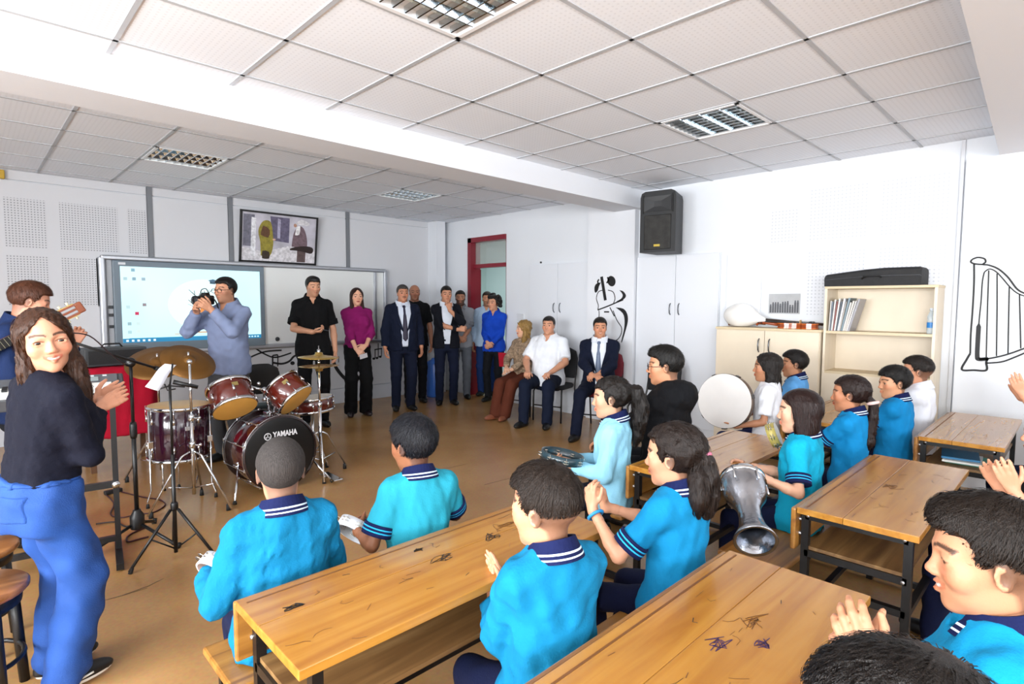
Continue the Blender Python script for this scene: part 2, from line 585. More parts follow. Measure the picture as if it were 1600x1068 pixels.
def skin_color(T, hh, sp):
    base = A3(hexc(sp.get('skin', '#d9a788')))
    lip = base * A3((.86, .52, .50)) if sp.get('female') else base * A3((.88, .66, .62))
    if sp.get('lip'): lip = A3(hexc(sp['lip']))
    hc = A3(hexc(sp.get('brow', '#2a1e18')))
    beard = sp.get('beard', 0); bc = A3(hexc(sp.get('beardcol', '#3a2c25')))
    sm = sp.get('smile', 0)
    def fn(v):
        q = ((v - T[0]) @ T[1]) / hh
        x, y, z = q[:, 0], q[:, 1], q[:, 2]
        ax = np.abs(x)
        c = np.tile(base, (len(v), 1))
        hs_ = sp.get('hair') or {}
        head = (y * y + x * x < .6) & (z > -.6) & (z < .6)
        def mix(m, col, f):
            f = (np.clip(f, 0, 1) * m * head)[:, None]
            c[:] = c * (1 - f) + A3(col) * f
        if hs_.get('style') in ('short', 'buzz', 'pony'):
            lim = np.interp(z, [-.5, -.22, -.14, .0, .12, .23, .30, .6], [-.16, -.10, .0, .07, .12, .18, .5, .7])
            sc = np.clip((lim - y) / .05, 0, 1) * np.clip((z + .48) / .10, 0, 1) * ((z > .12) | (ax < .335))
            mix(np.ones(len(v)), A3(hexc(hs_['col'])), sc * np.interp(z, [-.45, -.25, 0, .2], [.35, .62, .78, .9]))
        front = (y > .12)
        mix(front, base * A3((1.05, .72, .68)), .55 * np.clip(1 - ((ax - .19) ** 2 + (z + .10) ** 2) / .012, 0, 1))
        mix((y > .38), base * A3((1.02, .78, .74)), .35 * np.clip(1 - (z + .13) ** 2 / .006, 0, 1))
        if beard:
            m = front | ((y > -.05) & (ax > .15))
            bz = np.clip((-.13 - z) / .05, 0, 1) * np.clip((.40 - np.hypot(x * 1.1, z + .10)) / -.05 + 1, 0, 1)
            low = np.clip((-.17 - z + ax * .55) / .05, 0, 1) * np.clip((z + .60) / .1, 0, 1)
            mix((y > -.08) & (z < 0), bc, beard * low)
        if sp.get('mustache'):
            mix((y > .28), bc, .95 * np.clip((.016 - np.abs(z + .205 + .25 * ax ** 1.5)) / .01 + 1, 0, 1) * (ax < .12))
        zc = -.265
        cur = zc + .024 * sm * (ax / .1) ** 2
        w = .085 + .03 * sm
        mix((y > .28) & (ax < w + .01), lip, np.clip((.046 + .01 * sm - np.abs(z - cur) - .3 * np.clip(ax - .04, 0, 1)) / .014, 0, 1))
        if sm:
            mix((y > .30) & (ax < w * .72), (.66, .63, .59), np.clip((.006 + .009 * sm - np.abs(z - cur - .003)) / .009, 0, 1) * np.clip((w * .72 - ax) / .02, 0, 1))
        else:
            mix((y > .28) & (ax < w), lip * .45, np.clip((.008 - np.abs(z - cur)) / .005, 0, 1))
        bz = .108 + .02 * (1 - ((ax - .14) / .09) ** 2)
        mix((y > .18) & (ax > .045) & (ax < .235), hc, .9 * np.clip((.019 - np.abs(z - bz)) / .008 + .4, 0, 1))
        mix((y > .2) & (ax > .07) & (ax < .23), hc, .85 * np.clip((.011 - np.abs(z - (.032 - 4.2 * (ax - .148) ** 2))) / .007, 0, 1))
        return c
    return fn

def eye_mesh():
    if 'eye' in bpy.data.meshes: return bpy.data.meshes['eye']
    mb = MB(); mb.smooth = True
    seg = 20; ths = [0, .20, .24, .5, .58, .9, 1.3, 1.8, 2.4, math.pi]
    mid = [2, 2, 1, 1, 0, 0, 0, 0, 0]
    for i in range(len(ths) - 1):
        mb.mi = mid[i]
        mb.lathe([(math.sin(ths[i]), math.cos(ths[i])), (math.sin(ths[i + 1]), math.cos(ths[i + 1]))], seg, (0, 0, 0), (0, 1, 0), True, False)
    o = mb.build('eye', [mat('eye_white', '#e8e2da', .25), mat('iris', '#3a2416', .2), mat('pupil', '#060505', .1)])
    me = o.data; bpy.data.objects.remove(o)
    return me

def hair_mat(col, rough=.42):
    return mat('hair_' + col, tuple(c * .62 for c in hexc(col)), rough, var=.45, vscale=1.0, bump=.4, bscale=1.4, stretch=(380, 380, 14), spec=.25)

def interp_cut(zs, ys):
    zs = A3(zs); ys = A3(ys)
    return lambda z: np.interp(z, zs, ys)

def make_hair(sp, T, hh, root, h, torso):
    hs = sp.get('hair')
    if not hs: return
    st = hs['style']; R = T[1]
    P = lambda x, y, z: T[0] + R @ (A3((x, y, z)) * hh)
    S = SDF()
    def E(c, r, k=.03, op='u', rot=None): S.ell(P(*c), A3(r) * hh, R if rot is None else R @ rot, k * hh, op)
    def chain(pts, rs, k=.04):
        pts = [P(*p) for p in pts]
        for i in range(len(pts) - 1): S.cap(pts[i], pts[i + 1], rs[i] * hh, rs[i + 1] * hh, k * hh)
    th = hs.get('th', .028)
    if st == 'buzz':
        E((0, -.080, .135), (.343, .450, .388))
    elif st in ('short', 'bald'):
        E((0, -.080, .14), (.335 + th * .5, .438 + th * .5, .375 + th * .4))
        if st == 'short':
            t = hs.get('top', .06)
            E((0, -.02, .22), (.315 + t * .4, .40 + t * .45, .27 + t), .08)
            if hs.get('quiff'): E((0, .22, .40), (.22, .15, .12), .10)
    else:
        E((0, -.082, .14), (.347 + th, .445 + th, .380 + th))
    lowz = hs.get('fade', hs.get('nape', -.36))
    if st == 'bob':
        S.loft(P(0, 0, 0), R, A3([-.62, -.45, -.2, .05, .25]) * hh, A3([.30, .355, .375, .37, .33]) * hh, A3([.24, .31, .36, .38, .36]) * hh, A3([-.12, -.12, -.10, -.09, -.08]) * hh, .08 * hh)
        lowz = -.60
    if st in ('long', 'halfup'):
        S.loft(P(0, 0, 0), R, A3([-.75, -.45, -.2, .05, .25]) * hh, A3([.32, .36, .37, .365, .33]) * hh, A3([.14, .21, .30, .37, .36]) * hh, A3([-.26, -.20, -.14, -.09, -.08]) * hh, .08 * hh)
        lowz = -.9
    hl = hs.get('line', .27)
    fr = hs.get('front', .20)
    # hairline: where hair may exist, as the largest y for each height
    if st == 'bob':
        zz = [-.7, -.35, -.1, .10, hl - .03, hl + .03, .6]; yy = [.06, .08, .07, .12, fr + .02, .6, .7]
    elif st in ('long', 'halfup'):
        zz = [-.9, -.3, -.05, .10, hl - .03, hl + .03, .6]; yy = [-.02, .0, .05, .13, fr, .6, .7]
    elif st == 'bald':
        zz = [-.4, -.2, -.12, .05, .16, .26, .34, .6]; yy = [-.22, -.12, .03, .05, .0, -.16, -.34, -.6]
    else:
        zz = [-.4, -.22, -.14, .0, .12, hl - .04, hl + .03, .6]; yy = [-.24, -.13, .02, .09, .14, fr, .5, .7]
    cut = interp_cut(zz, yy); o = T[0]
    def fn(Q):
        q = ((Q - o.astype(F32)) @ R.astype(F32)) / F32(hh)
        ax = np.abs(q[:, 0])
        if hs.get('vline'):
            q = q.copy(); q[:, 2] += F32(hs['vline']) * np.abs(q[:, 0] - F32(hs.get('part', 0))) * (q[:, 1] > .02) * (q[:, 2] > -.1)
        rec = F32(hs.get('rec', .0 if st in ('bob', 'long', 'halfup') else .5))
        zz_ = q[:, 2] - rec * np.clip(ax - .10, 0, .14) * (q[:, 1] > .0) * (q[:, 2] > .12)
        jag = F32(hs.get('jag', .018)) * (np.sin(q[:, 0] * 61 + 2) + np.sin(q[:, 0] * 37 + q[:, 2] * 40) + np.sin(q[:, 0] * 110 + q[:, 2] * 25 + 1))
        w = q[:, 1] - cut(zz_ + jag * F32(.6)).astype(F32) + jag * (q[:, 2] < .2)
        return np.maximum(w * F32(.55), F32(lowz) - q[:, 2]) * F32(hh)
    S.func(fn, .03 * hh)
    if st in ('short', 'buzz', 'bald', 'pony') or hs.get('ears'):
        for s in (-1, 1):
            E((s * .36, -.03, -.06), (.10, .10, .165), .03, 's')
    for ch in hs.get('tails', []):
        chain(*ch)
    for ch in hs.get('tailsP', []):       # tails given in the person's own space
        pts, rs = ch
        for i in range(len(pts) - 1): S.cap(pts[i], pts[i + 1], rs[i], rs[i + 1], .02)
    if st == 'curly':
        rs = np.random.RandomState(5)
        for i in range(170):
            v = nrm(rs.normal(size=3)); v[2] = abs(v[2]) * 1.1 - .62 * (rs.rand() < .6)
            if v[1] > .25 and v[2] < .62: continue
            E(tuple(A3((0, -.10, .06)) + v * A3((.46, .50, .50))), (.095, .095, .095), .03)
    if hs.get('waves'):
        S.noise(hs['waves'] * hh, .05, 11, 7, (1, 1, .45))
    S.noise((.010 if hs.get('tails') else .0035) * hh, .018, 3, 7, (1, 1, .22))
    v, q = sdf_verts(S, h)
    shells = [(v, q)]
    lod = sp.get('lod', 1)
    ns = hs.get('strands', 5200 if lod <= .55 else 2600 if lod <= .65 else 1100 if lod <= .85 else 0)
    if ns and st not in ('buzz', 'curly') and len(v):
        rs = np.random.RandomState(len(v) % 1000)
        p = v[rs.randint(0, len(v), ns)]
        e = .003
        g = np.stack([S(p + np.eye(3)[i] * e) - S(p - np.eye(3)[i] * e) for i in range(3)], 1).astype(float)
        n = g / (np.linalg.norm(g, axis=1)[:, None] + 1e-6)
        lq = ((p - o) @ R) / hh
        if st in ('short', 'bald'):
            t = lq - A3((.05, -.22, .46)); t[:, 2] -= .15 * (lq[:, 2] < .1)
            L = np.where(lq[:, 2] > .15, np.where(lq[:, 1] > .22, .020, .032), .016) * hs.get('len', 1.0)
        elif st == 'pony':
            tail = (lq[:, 1] < -.52) | (lq[:, 2] < -.28)
            t = np.where(tail[:, None], A3((0, 0, -1)), A3((0, -.5, .12)) - lq); L = np.where(tail, .055, .045)
        else:
            up = lq[:, 2] > .25
            t = np.stack([np.sign(lq[:, 0] - hs.get('part', 0)) * up * 1.0, -.5 * up, -1 + .3 * up], 1); L = np.full(len(p), .06)
        t = t @ R.T + rs.normal(size=t.shape) * .10 * np.linalg.norm(t, axis=1)[:, None]
        t = t - n * np.einsum('ij,ij->i', t, n)[:, None]; t /= (np.linalg.norm(t, axis=1)[:, None] + 1e-6)
        s = np.cross(n, t); L = (L * rs.uniform(.6, 1.3, ns) * hh / .21)[:, None]
        w = (rs.uniform(.0007, .0016, ns) * (1.0 if lod <= .55 else 1.5))[:, None]
        lift = rs.uniform(.0012, .0045, ns)[:, None] * hs.get('lift', 1.0)
        a = p - n * .002; b = p + t * L * .5 + n * lift; c = p + t * L + n * lift * rs.uniform(-.4, 1.1, ns)[:, None]
        cr = .62 if st == 'short' else .5
        b = b - n * (L * .5) ** 2 / (2 * .09) * cr; c = c - n * L ** 2 / (2 * .09) * cr
        ok = (S(c) < .0065) & (S(b) < .006)
        a, b, c, s, w = a[ok], b[ok], c[ok], s[ok], w[ok]; ns = len(a)
        V = np.stack([a - s * w, a + s * w, b + s * w, b - s * w, c + s * w * .15, c - s * w * .15], 1).reshape(-1, 3)
        k = np.arange(ns)[:, None] * 6
        Qs = np.concatenate([k + A3([0, 1, 2, 3]).astype(int), k + A3([3, 2, 4, 5]).astype(int)])
        shells.append((V, Qs))
    ob = np_mesh('hair', shells, hair_mat(hs['col'], hs.get('rough', .42)), root)
    return ob

def person(label, loc, yaw, H, sp):
    """builds one person; local frame: x to the right, y forward, z up, origin on the floor"""
    z0 = sp.get('floor', 0.0)
    root = empty('person', (loc[0], loc[1], z0), math.radians(yaw), label, 'person', sp.get('group'))
    lod = sp.get('lod', 1.0)
    child = sp.get('child', H < 1.55); sp['child'] = child
    fem = sp.get('female', False)
    hh = sp.get('hh', .232 * (H / 1.75) ** .26)
    u = (H - hh) / 1.488
    bw = sp.get('build', 1.0) * u * (.95 if child else 1.0) * (.93 if fem else 1.0)
    seat = sp.get('seat')
    lean = sp.get('lean', 0); side = sp.get('side', 0); tw = sp.get('twist', 0)
    # ---- skeleton
    T = rotm('X', -lean) @ rotm('Y', side) @ rotm('Z', tw)
    hip_z = (seat + .085 * u) if seat is not None else .92 * u
    hz = A3((0, 0, hip_z))
    tp = lambda x, y, z: hz + T @ (A3((x * bw, y * bw, z * u)))
    sw = .158 * sp.get('shw', 1.0)
    sh = {'L': tp(-sw, -.01, .462 + sp.get('shrug', 0)), 'R': tp(sw, -.01, .462 + sp.get('shrug', 0))}
    N = tp(0, -.015, .545)
    hyaw, hpit, hrol = sp.get('head', (0, 0, 0))
    Rh = rotm('Z', hyaw) @ rotm('X', hpit) @ rotm('Y', hrol)
    piv = N + A3((0, .014, .012)) * u
    Hc = piv + Rh @ A3((0, .085 * hh, .42 * hh)) + A3((0, .0, (.008 if child else .020) * u))
    TH = (Hc, Rh)
    la, lb, hL = .285 * u, .245 * u, .182 * u * (.95 if fem else 1)
    arms = {}
    for k, s in (('L', -1), ('R', 1)):
        a = sp.get('arm' + k) or {}
        W = a.get('w')
        if W is None: W = sh[k] + A3((s * .075, .05, -.515)) * u
        elif a.get('world'):
            W = np.array(Matrix.Rotation(-math.radians(yaw), 3, 'Z')) @ (A3(W) - A3((loc[0], loc[1], z0)))
        E_, W = ik(sh[k], W, la, lb, a.get('hint', (s * .5, -.7, -.5)))
        d = nrm(W - E_) if a.get('d') is None else nrm(a['d'])
        n = a.get('n', (-s, 0, 0))
        arms[k] = dict(S=sh[k], E=E_, W=W, d=d, n=n, pose=a.get('pose', 'relaxed'), thumb=a.get('thumb'), hand=a.get('hand', True))
    legs = {}
    for k, s in (('L', -1), ('R', 1)):
        lg = sp.get('leg' + k) or {}
        hp = hz + A3((s * .088 * bw / u, 0, 0)) * u
        if seat is None:
            an = A3(lg.get('a', (s * .10 * u, 0.0, .085 * u)))
            kn, an = ik(hp, an, .43 * u, .42 * u, lg.get('hint', (s * .1, 1, 0)))
        else:
            an = A3(lg.get('a', (s * .11 * u, .43 * u, .085 * u)))
            kn, an = ik(hp, an, .43 * u, .42 * u, lg.get('hint', (s * .15, 1, 1)))
        legs[k] = dict(H=hp, K=kn, A=an, toe=lg.get('toe', s * 12))
    # ---- body: one surface from head to feet
    B = SDF()
    zs = A3([-.12, -.05, .0, .08, .18, .30, .40, .47, .52, .56]) * u
    rx = A3([.10, .145, .150, .140, .128, .145, .155, .14, .09, .058]) * bw
    ry = A3([.08, .105, .108, .10, .094, .105, .110, .09, .068, .056]) * bw
    B.loft(hz, T, zs, rx, ry, A3([0, -.012, -.012, 0, .005, .008, .008, -.005, -.012, -.015]) * u)
    for k, s in (('L', -1), ('R', 1)):
        a = arms[k]; l = legs[k]
        B.cap(tp(s * .03, -.016, .515), a['S'], .040 * bw, .042 * bw, .03)
        B.cap(a['S'], a['E'], .046 * bw, .036 * bw, .02)
        mid = a['E'] + (a['W'] - a['E']) * .3
        B.cap(a['E'], mid, .036 * bw, .039 * bw, .015); B.cap(mid, a['W'], .039 * bw, .025 * bw, .015)
        B.cap(l['H'], l['K'], .073 * bw, .050 * bw, .03)
        c1 = l['K'] + (l['A'] - l['K']) * .3 + A3((0, -.01, 0)) * u
        B.cap(l['K'], c1, .048 * bw, .050 * bw, .02); B.cap(c1, l['A'], .050 * bw, .032 * bw, .02)
        ft = nrm((math.sin(math.radians(l['toe'])), math.cos(math.radians(l['toe'])), 0))
        B.cap(l['A'] + A3((0, 0, -.045)) * u, l['A'] + ft * .13 * u + A3((0, 0, -.055)) * u, .028 * u, .022 * u, .02)
    nr = .056 * u * sp.get('neck', 1.0) * (.9 if fem else 1) * (.92 if child else 1)
    nk = (N - T @ A3((0, 0, .05 * u)), TH[0] + Rh @ (A3((0, -.10, -.28)) * hh))
    B.cap(*nk, nr * 1.08, nr, .03)
    Hd = SDF()
    head_prims(Hd, TH, hh, sp)
    Hd.cap(*nk, nr * 1.08, nr, .03)
    dn = nrm(N - TH[0])
    Hd.plane(N - T @ A3((0, 0, .02 * u)), -(T @ A3((0, 0, 1))))
    shells = [sdf_verts(B, .022 if not sp.get('barearm') else .0135 * max(lod, .9), relax=2)]
    shells.append(sdf_verts(Hd, .0070 * max(lod, .52 if sp.get('eyes', True) else .9)))
    for k in 'LR':
        a = arms[k]
        if not a['hand']: continue
        Hn = SDF()
        hand_prims(Hn, a['W'], a['d'], a['n'], hL, k, a['pose'], a['thumb'])
        Hn.cap(a['W'] + (a['E'] - a['W']) * .25, a['W'], .030 * bw, .025 * bw, .012)
        shells.append(sdf_verts(Hn, .0056 * max(lod, .62 if lod < .5 else .85)))
    body = np_mesh('body', shells, mat('skin', '#d9a788', .48, attr=True, spec=.35, bump=.06, bscale=220), root, skin_color(TH, hh, sp))
    # ---- eyes
    if sp.get('eyes', True):
        for s in (-1, 1):
            e = bpy.data.objects.new('eye', eye_mesh()); link(e, root)
            e.location = TH[0] + Rh @ (A3((s * .148, .272, .0)) * hh)
            ge = sp.get('gaze', (0, 0))
            e.rotation_euler = Matrix((Rh @ rotm('Z', ge[0]) @ rotm('X', ge[1])).tolist()).to_euler()
            e.scale = (.062 * hh,) * 3
    make_hair(sp, TH, hh, root, sp.get('hairh', .0082) * max(lod, .6), T)
    if sp.get('glasses'):
        mb = MB()
        pt = lambda x, y, z: TH[0] + Rh @ (A3((x, y, z)) * hh)
        for s in (-1, 1):
            c = pt(s * .15, .42, -.01)
            ring = [pt(s * .15 + .115 * math.cos(t), .415, -.015 + .085 * math.sin(t)) for t in np.linspace(0, 2 * math.pi, 20, False)]
            mb.tube(ring, .0022, 6, True)
            mb.tube([pt(s * .265, .41, .01), pt(s * .34, .2, .015), pt(s * .35, -.04, .02)], .002, 6)
        mb.tube([pt(-.04, .425, 0), pt(0, .435, .01), pt(.04, .425, 0)], .002, 6)
        mb.build('glasses', mat('glasses_frame', sp['glasses'], .3), root)
    # ---- clothes
    info = dict(root=root, T=T, hz=hz, u=u, bw=bw, N=N, arms=arms, legs=legs, TH=TH, hh=hh, tp=tp, lod=lod, sp=sp, child=child, fem=fem)
    dress(info)
    return info

def torso_loft(S, I, inf, hem, top=.548, wide=1.0, belly=0.0):
    u, bw = I['u'], I['bw']
    zs = [-.16, -.08, .0, .08, .18, .30, .40, .47, .52, .548]
    rx = A3([.158, .166, .166, .162, .158, .163, .166, .150, .105, .066]) * wide
    ry = A3([.112, .122, .122, .116, .114, .120, .121, .103, .080, .064])
    if I['fem']:
        rx = rx * A3([1.06, 1.07, 1.05, .96, .90, .93, .96, .97, 1, 1])
    ry = ry + belly * A3([.3, .6, .9, 1, .8, .4, .1, 0, 0, 0])
    m = [i for i, z in enumerate(zs) if z > hem - .001 and z <= top + .001]
    z2 = [hem] + [zs[i] for i in m if zs[i] > hem + .005]
    rx2 = np.interp(z2, zs, rx); ry2 = np.interp(z2, zs, ry)
    oy = np.interp(z2, zs, A3([0, -.008, -.01, 0, .004, .006, .006, -.005, -.012, -.015]) + belly * .6 * A3([.3, .6, 1, 1, .8, .4, .1, 0, 0, 0]))
    S.loft(I['hz'], I['T'], A3(z2) * u, rx2 * bw + inf, ry2 * bw + inf, oy * u, .03)

def sleeves(S, I, inf, upto, loose=1.0, cuff_r=None):
    bw = I['bw']
    for k, s in (('L', -1), ('R', 1)):
        a = I['arms'][k]
        S.cap(I['tp'](s * .03, -.016, .515), a['S'], .042 * bw + inf * .8, .045 * bw + inf, .04)
        if upto <= 1:
            e = a['S'] + (a['E'] - a['S']) * upto
            S.cap(a['S'], e, .046 * bw + inf, .047 * bw * loose + inf * 1.1, .03, flat=True)
        else:
            S.cap(a['S'], a['E'], .046 * bw + inf, .040 * bw * loose + inf, .03)
            e = a['E'] + (a['W'] - a['E']) * (upto - 1)
            S.cap(a['E'], e, .040 * bw * loose + inf, .030 * bw * loose + inf, .02, flat=True)

def front_y(I, z, inf):
    """chest surface in torso units at height z, for things that lie on the front"""
    zs = [-.16, -.08, .0, .08, .18, .30, .40, .47, .52, .548]
    ry = A3([.112, .122, .122, .116, .114, .120, .121, .103, .080, .064])
    b = I['sp'].get('belly', 0)
    ry = ry + b * A3([.3, .6, .9, 1, .8, .4, .1, 0, 0, 0])
    oy = A3([0, -.008, -.01, 0, .004, .006, .006, -.005, -.012, -.015]) + b * .6 * A3([.3, .6, 1, 1, .8, .4, .1, 0, 0, 0])
    return float(np.interp(z, zs, ry) + inf / I['bw'] + np.interp(z, zs, oy) * I['u'] / I['bw'])

def collar(I, m0, m1=None, gap=.50, rise=.038, fold=.034, name='collar'):
    u, bw = I['u'], I['bw']
    c = I['N'] + I['T'] @ A3((0, .006, .004)) * u
    up = nrm(I['TH'][0] - I['N'] + (I['T'] @ A3((0, 0, .6)))); T = I['T']
    rx, ry = .066 * bw + .008, .064 * bw + .010
    mb = MB(); n = 26
    prof = [(-.004, -.02, 0), (-.003, rise, 0), (.005, rise + .002, 0), (.36 * fold + .006, rise * .62, 0), (.52 * fold + .006, rise * .46, 1), (.62 * fold + .006, rise * .36, 0), (.78 * fold + .006, rise * .2, 1), (.86 * fold + .006, rise * .12, 0), (fold + .006, -.002, 0), (fold, -.010, 0)]
    vs = []
    for i in range(n + 1):
        ph = gap + (2 * math.pi - 2 * gap) * i / n
        dx, dy = math.sin(ph), math.cos(ph)
        for r, z, _ in prof:
            tilt = -.030 * dy - .008
            ex = 1 + (.35 if r > .02 else 0) * max(0, dy) * .6
            p = c + T @ A3(((rx + r * u * ex) * dx, (ry + r * u * ex) * dy, 0)) + T @ A3((0, 0, z * u + tilt * u - (abs(r) * .55 * u if r > .01 else 0) * (1 - .4 * dy)))
            vs.append(p)
    k = len(prof)
    for i in range(n):
        for j in range(k):
            j2 = (j + 1) % k
            mb.mi = prof[j][2] if m1 is not None else 0
            mb.f.append((i * k + j, i * k + j2, (i + 1) * k + j2, (i + 1) * k + j)); mb.m.append(mb.mi); mb.sm.append(False)
    mb.f.append(tuple(range(k))); mb.m.append(0); mb.sm.append(False)
    mb.f.append(tuple(n * k + j for j in range(k))[::-1]); mb.m.append(0); mb.sm.append(False)
    mb.v = [tuple(p) for p in vs]
    return mb.build(name, [m0, m1] if m1 is not None else m0, I['root'])

def cloth(color, kind='cloth', rough=.85, bump=.18, bs=160, var=.06):
    return mat(kind + '_' + color, color, rough, spec=.2, bump=bump, bscale=bs, var=var, vscale=9)

NAVY = '#0d1640'

def dress(I):
    sp, root, u, bw, lod = I['sp'], I['root'], I['u'], I['bw'], I['lod']
    top = sp['top']; kind = top['kind']; col = top['col']
    seated = sp.get('seat') is not None
    hem = top.get('hem', -.08 if seated else -.10)
    sd = abs(hash(sp['top']['col'] + str(round(I['hz'][2], 3)))) % 97
    sd = int(round(I['hz'][2] * 1000 + I['N'][0] * 333)) % 97
    h = .0118 * max(lod, .6)
    inf = top.get('inf', .014)
    longs = {'sweater': 1.93, 'shirt': 1.93, 'hoodie': 1.93, 'blouse': 1.9, 'jacket': 1.93, 'jersey': 1.93}
    up = top.get('sleeve', longs.get(kind, .78))
    S = SDF()
    torso_loft(S, I, inf, hem, belly=sp.get('belly', 0), wide=top.get('wide', 1.0))
    if I['fem'] and not I['child']:
        for s in (-1, 1): S.ell(I['tp'](s * .075, .095, .335), A3((.07, .06, .075)) * bw + inf * .5, I['T'], .05)
    sleeves(S, I, inf * .95, up, top.get('loose', 1.12))
    if kind == 'hoodie':
        S.ell(I['tp'](0, -.11, .49), A3((.13, .07, .075)) * bw, I['T'] @ rotm('X', 20), .04)
        S.ell(I['tp'](0, -.06, .545), A3((.115, .10, .05)) * bw, I['T'], .03)
    for k in 'LR':
        l = I['legs'][k]
        if hem < -.03:
            S.cap(l['H'], l['H'] + (l['K'] - l['H']) * (.12 if seated else .35), .082 * bw + inf + .004, .080 * bw + inf + .004, .04)
    S.plane(I['hz'] + I['T'] @ A3((0, 0, hem * u)), -(I['T'] @ A3((0, 0, 1))), .006)
    # neck opening
    if kind != 'hoodie':
        S.cap(I['N'] + I['T'] @ A3((0, .012, -.012)) * u, I['N'] + (I['T'] @ A3((0, .03, .12))) * u, .054 * bw, .070 * bw, .008, 's')
    if kind in ('polo', 'shirt', 'jersey') or top.get('collar') or top.get('stripes'):
        S.cap(I['tp'](0, .085, .475), I['tp'](0, .07, .56), .012 * bw, .040 * bw, .01, 's')
    S.noise(top.get('fold', .0030), .085, sd, 7, (1.2, 1.2, .8))
    S.noise(top.get('fold', .0030) * .45, .035, sd + 9, 6, (1.2, 1.2, .5))
    nm = {'polo': 'polo_shirt', 'tshirt': 'shirt', 'sweater': 'sweater', 'shirt': 'shirt', 'hoodie': 'hoodie', 'blouse': 'blouse', 'jacket': 'jacket', 'jersey': 'jersey'}[kind]
    m = top.get('mat') or cloth(col)
    if kind == 'jacket':
        # the jacket opens in a V over shirt and tie
        fz = top.get('vz', .17); vw = top.get('vw', .085)
        hz, T = I['hz'], I['T']
        def vcut(Q):
            q = ((Q - hz.astype(F32)) @ T.astype(F32)) / F32(u)
            w = np.interp(q[:, 2], [fz - .22, fz, fz + .30, .6], [top.get('open', -.01), top.get('open', -.01) + .012, vw, vw + .01]).astype(F32)
            ins = (w - np.abs(q[:, 0])) * F32(u)
            return np.minimum(ins, (q[:, 1] - F32(.0)) * F32(u))
        S.func(vcut, .006)
    v, q = sdf_verts(S, h)
    np_mesh(nm, [(v, q)], m, root)
    if kind == 'jacket':
        S2 = SDF(); torso_loft(S2, I, inf * .35, -.04, belly=sp.get('belly', 0))
        S2.cap(I['N'] - I['T'] @ A3((0, 0, .004 * u)), I['N'] + (I['T'] @ A3((0, .02, .12))) * u, .050 * bw, .062 * bw, .006, 's')
        v, q = sdf_verts(S2, .014 * lod)
        np_mesh('shirt', [(v, q)], cloth(top.get('shirt', '#e9edf3')), root)
        collar(I, cloth(top.get('shirt', '#e9edf3')), None, .30, .04, .030)
        # lapels
        for s in (-1, 1):
            mb = MB()
            pts = []
            for z, w in ((.165, .012), (.25, .05), (.33, .085), (.40, .10), (.44, .075), (.50, .085)):
                xin = np.interp(z, [fz, fz + .30], [.012, top.get('vw', .085)]) - .006
                yb = front_y(I, z, inf) - .012
                pts.append((xin, w, yb, z))
            vs = []
            for xin, w, yb, z in pts:
                for dx, dy in ((0, .004), (w * .5, .0), (w, -.016), (w, -.030), (0, -.012)):
                    cur = (xin + dx) ** 2 * 1.6
                    vs.append(I['tp'](s * (xin + dx), yb + .018 + dy - cur, z))
            k = 5; fs = []
            for i in range(len(pts) - 1):
                for j in range(k):
                    fs.append((i * k + j, i * k + (j + 1) % k, (i + 1) * k + (j + 1) % k, (i + 1) * k + j)[::s])
            mb._add(vs, fs)
            mb.build('lapel', m, root)
        if top.get('tie'):
            mb = MB(); pts = [(.512, .016), (.49, .021), (.475, .012), (.36, .020), (.24, .028), (.12, .032), (.07, .032), (.035, .004)]
            vs = []; fs = []
            for z, w in pts:
                y = front_y(I, z, inf * .35)
                for x, dy in ((-w, .004), (-w * .5, .014), (w * .5, .014), (w, .004), (w, -.03), (-w, -.03)):
                    vs.append(I['tp'](x, y + dy, z))
            for i in range(len(pts) - 1):
                for j in range(6): fs.append((i * 6 + j, i * 6 + (j + 1) % 6, (i + 1) * 6 + (j + 1) % 6, (i + 1) * 6 + j))
            mb._add(vs, fs); mb.build('tie', mat('tie_' + top['tie'], top['tie'], .5), root)
    if kind == 'polo' or top.get('stripes'):
        collar(I, cloth(top.get('trim', NAVY)), cloth(top.get('stripe', '#cfe4f4')))
        if up < 1:
            for k in 'LR':
                a = I['arms'][k]; ax = nrm(a['E'] - a['S'])
                L = np.linalg.norm(a['E'] - a['S'])
                e = a['S'] + ax * L * up
                r = .049 * bw * 1.12 + inf * 1.2 + .003
                mb = MB()
                for t0, t1, mi in ((-.055, -.04, 0), (-.04, -.033, 1), (-.033, -.022, 0), (-.022, -.015, 1), (-.015, .004, 0)):
                    mb.mi = mi
                    mb.lathe([(r - .006, t0 * u), (r, t0 * u), (r, t1 * u), (r - .006, t1 * u)], 20, e, ax, True, False)
                mb.mi = 0
                mb.lathe([(r, .003 * u), (r - .012, .004 * u), (.03 * bw, .002 * u)], 20, e, ax, True, False)
                mb.build('cuff', [cloth(top.get('trim', NAVY)), cloth(top.get('stripe2', '#2aa6dc'))], root)
    elif kind in ('shirt',) or top.get('collar'):
        collar(I, m, None, .55, .036, .036)
    # trousers
    bt = sp.get('bottom', {'col': '#101a3a'})
    S = SDF(); ib = bt.get('inf', .012)
    torso_loft(S, I, bt.get('waist', .001), -.14, bt.get('top', .10 if not seated else .05))
    for k in 'LR':
        l = I['legs'][k]
        wd = bt.get('wide', 1.0)
        S.cap(l['H'], l['K'], .080 * bw + ib, .056 * bw * (1 + (wd - 1) * .5) + ib, .035)
        e = l['A'] + A3((0, 0, bt.get('len', -.01) * u))
        S.cap(l['K'], e, .056 * bw * (1 + (wd - 1) * .5) + ib, .046 * bw * wd + ib, .02)
    S.noise(bt.get('fold', .0035), .10, sd + 3, 7, (.8, .8, 1.2))
    if not seated or True: S.plane((0, 0, .03 * u), (0, 0, -1))
    I['legS'] = S
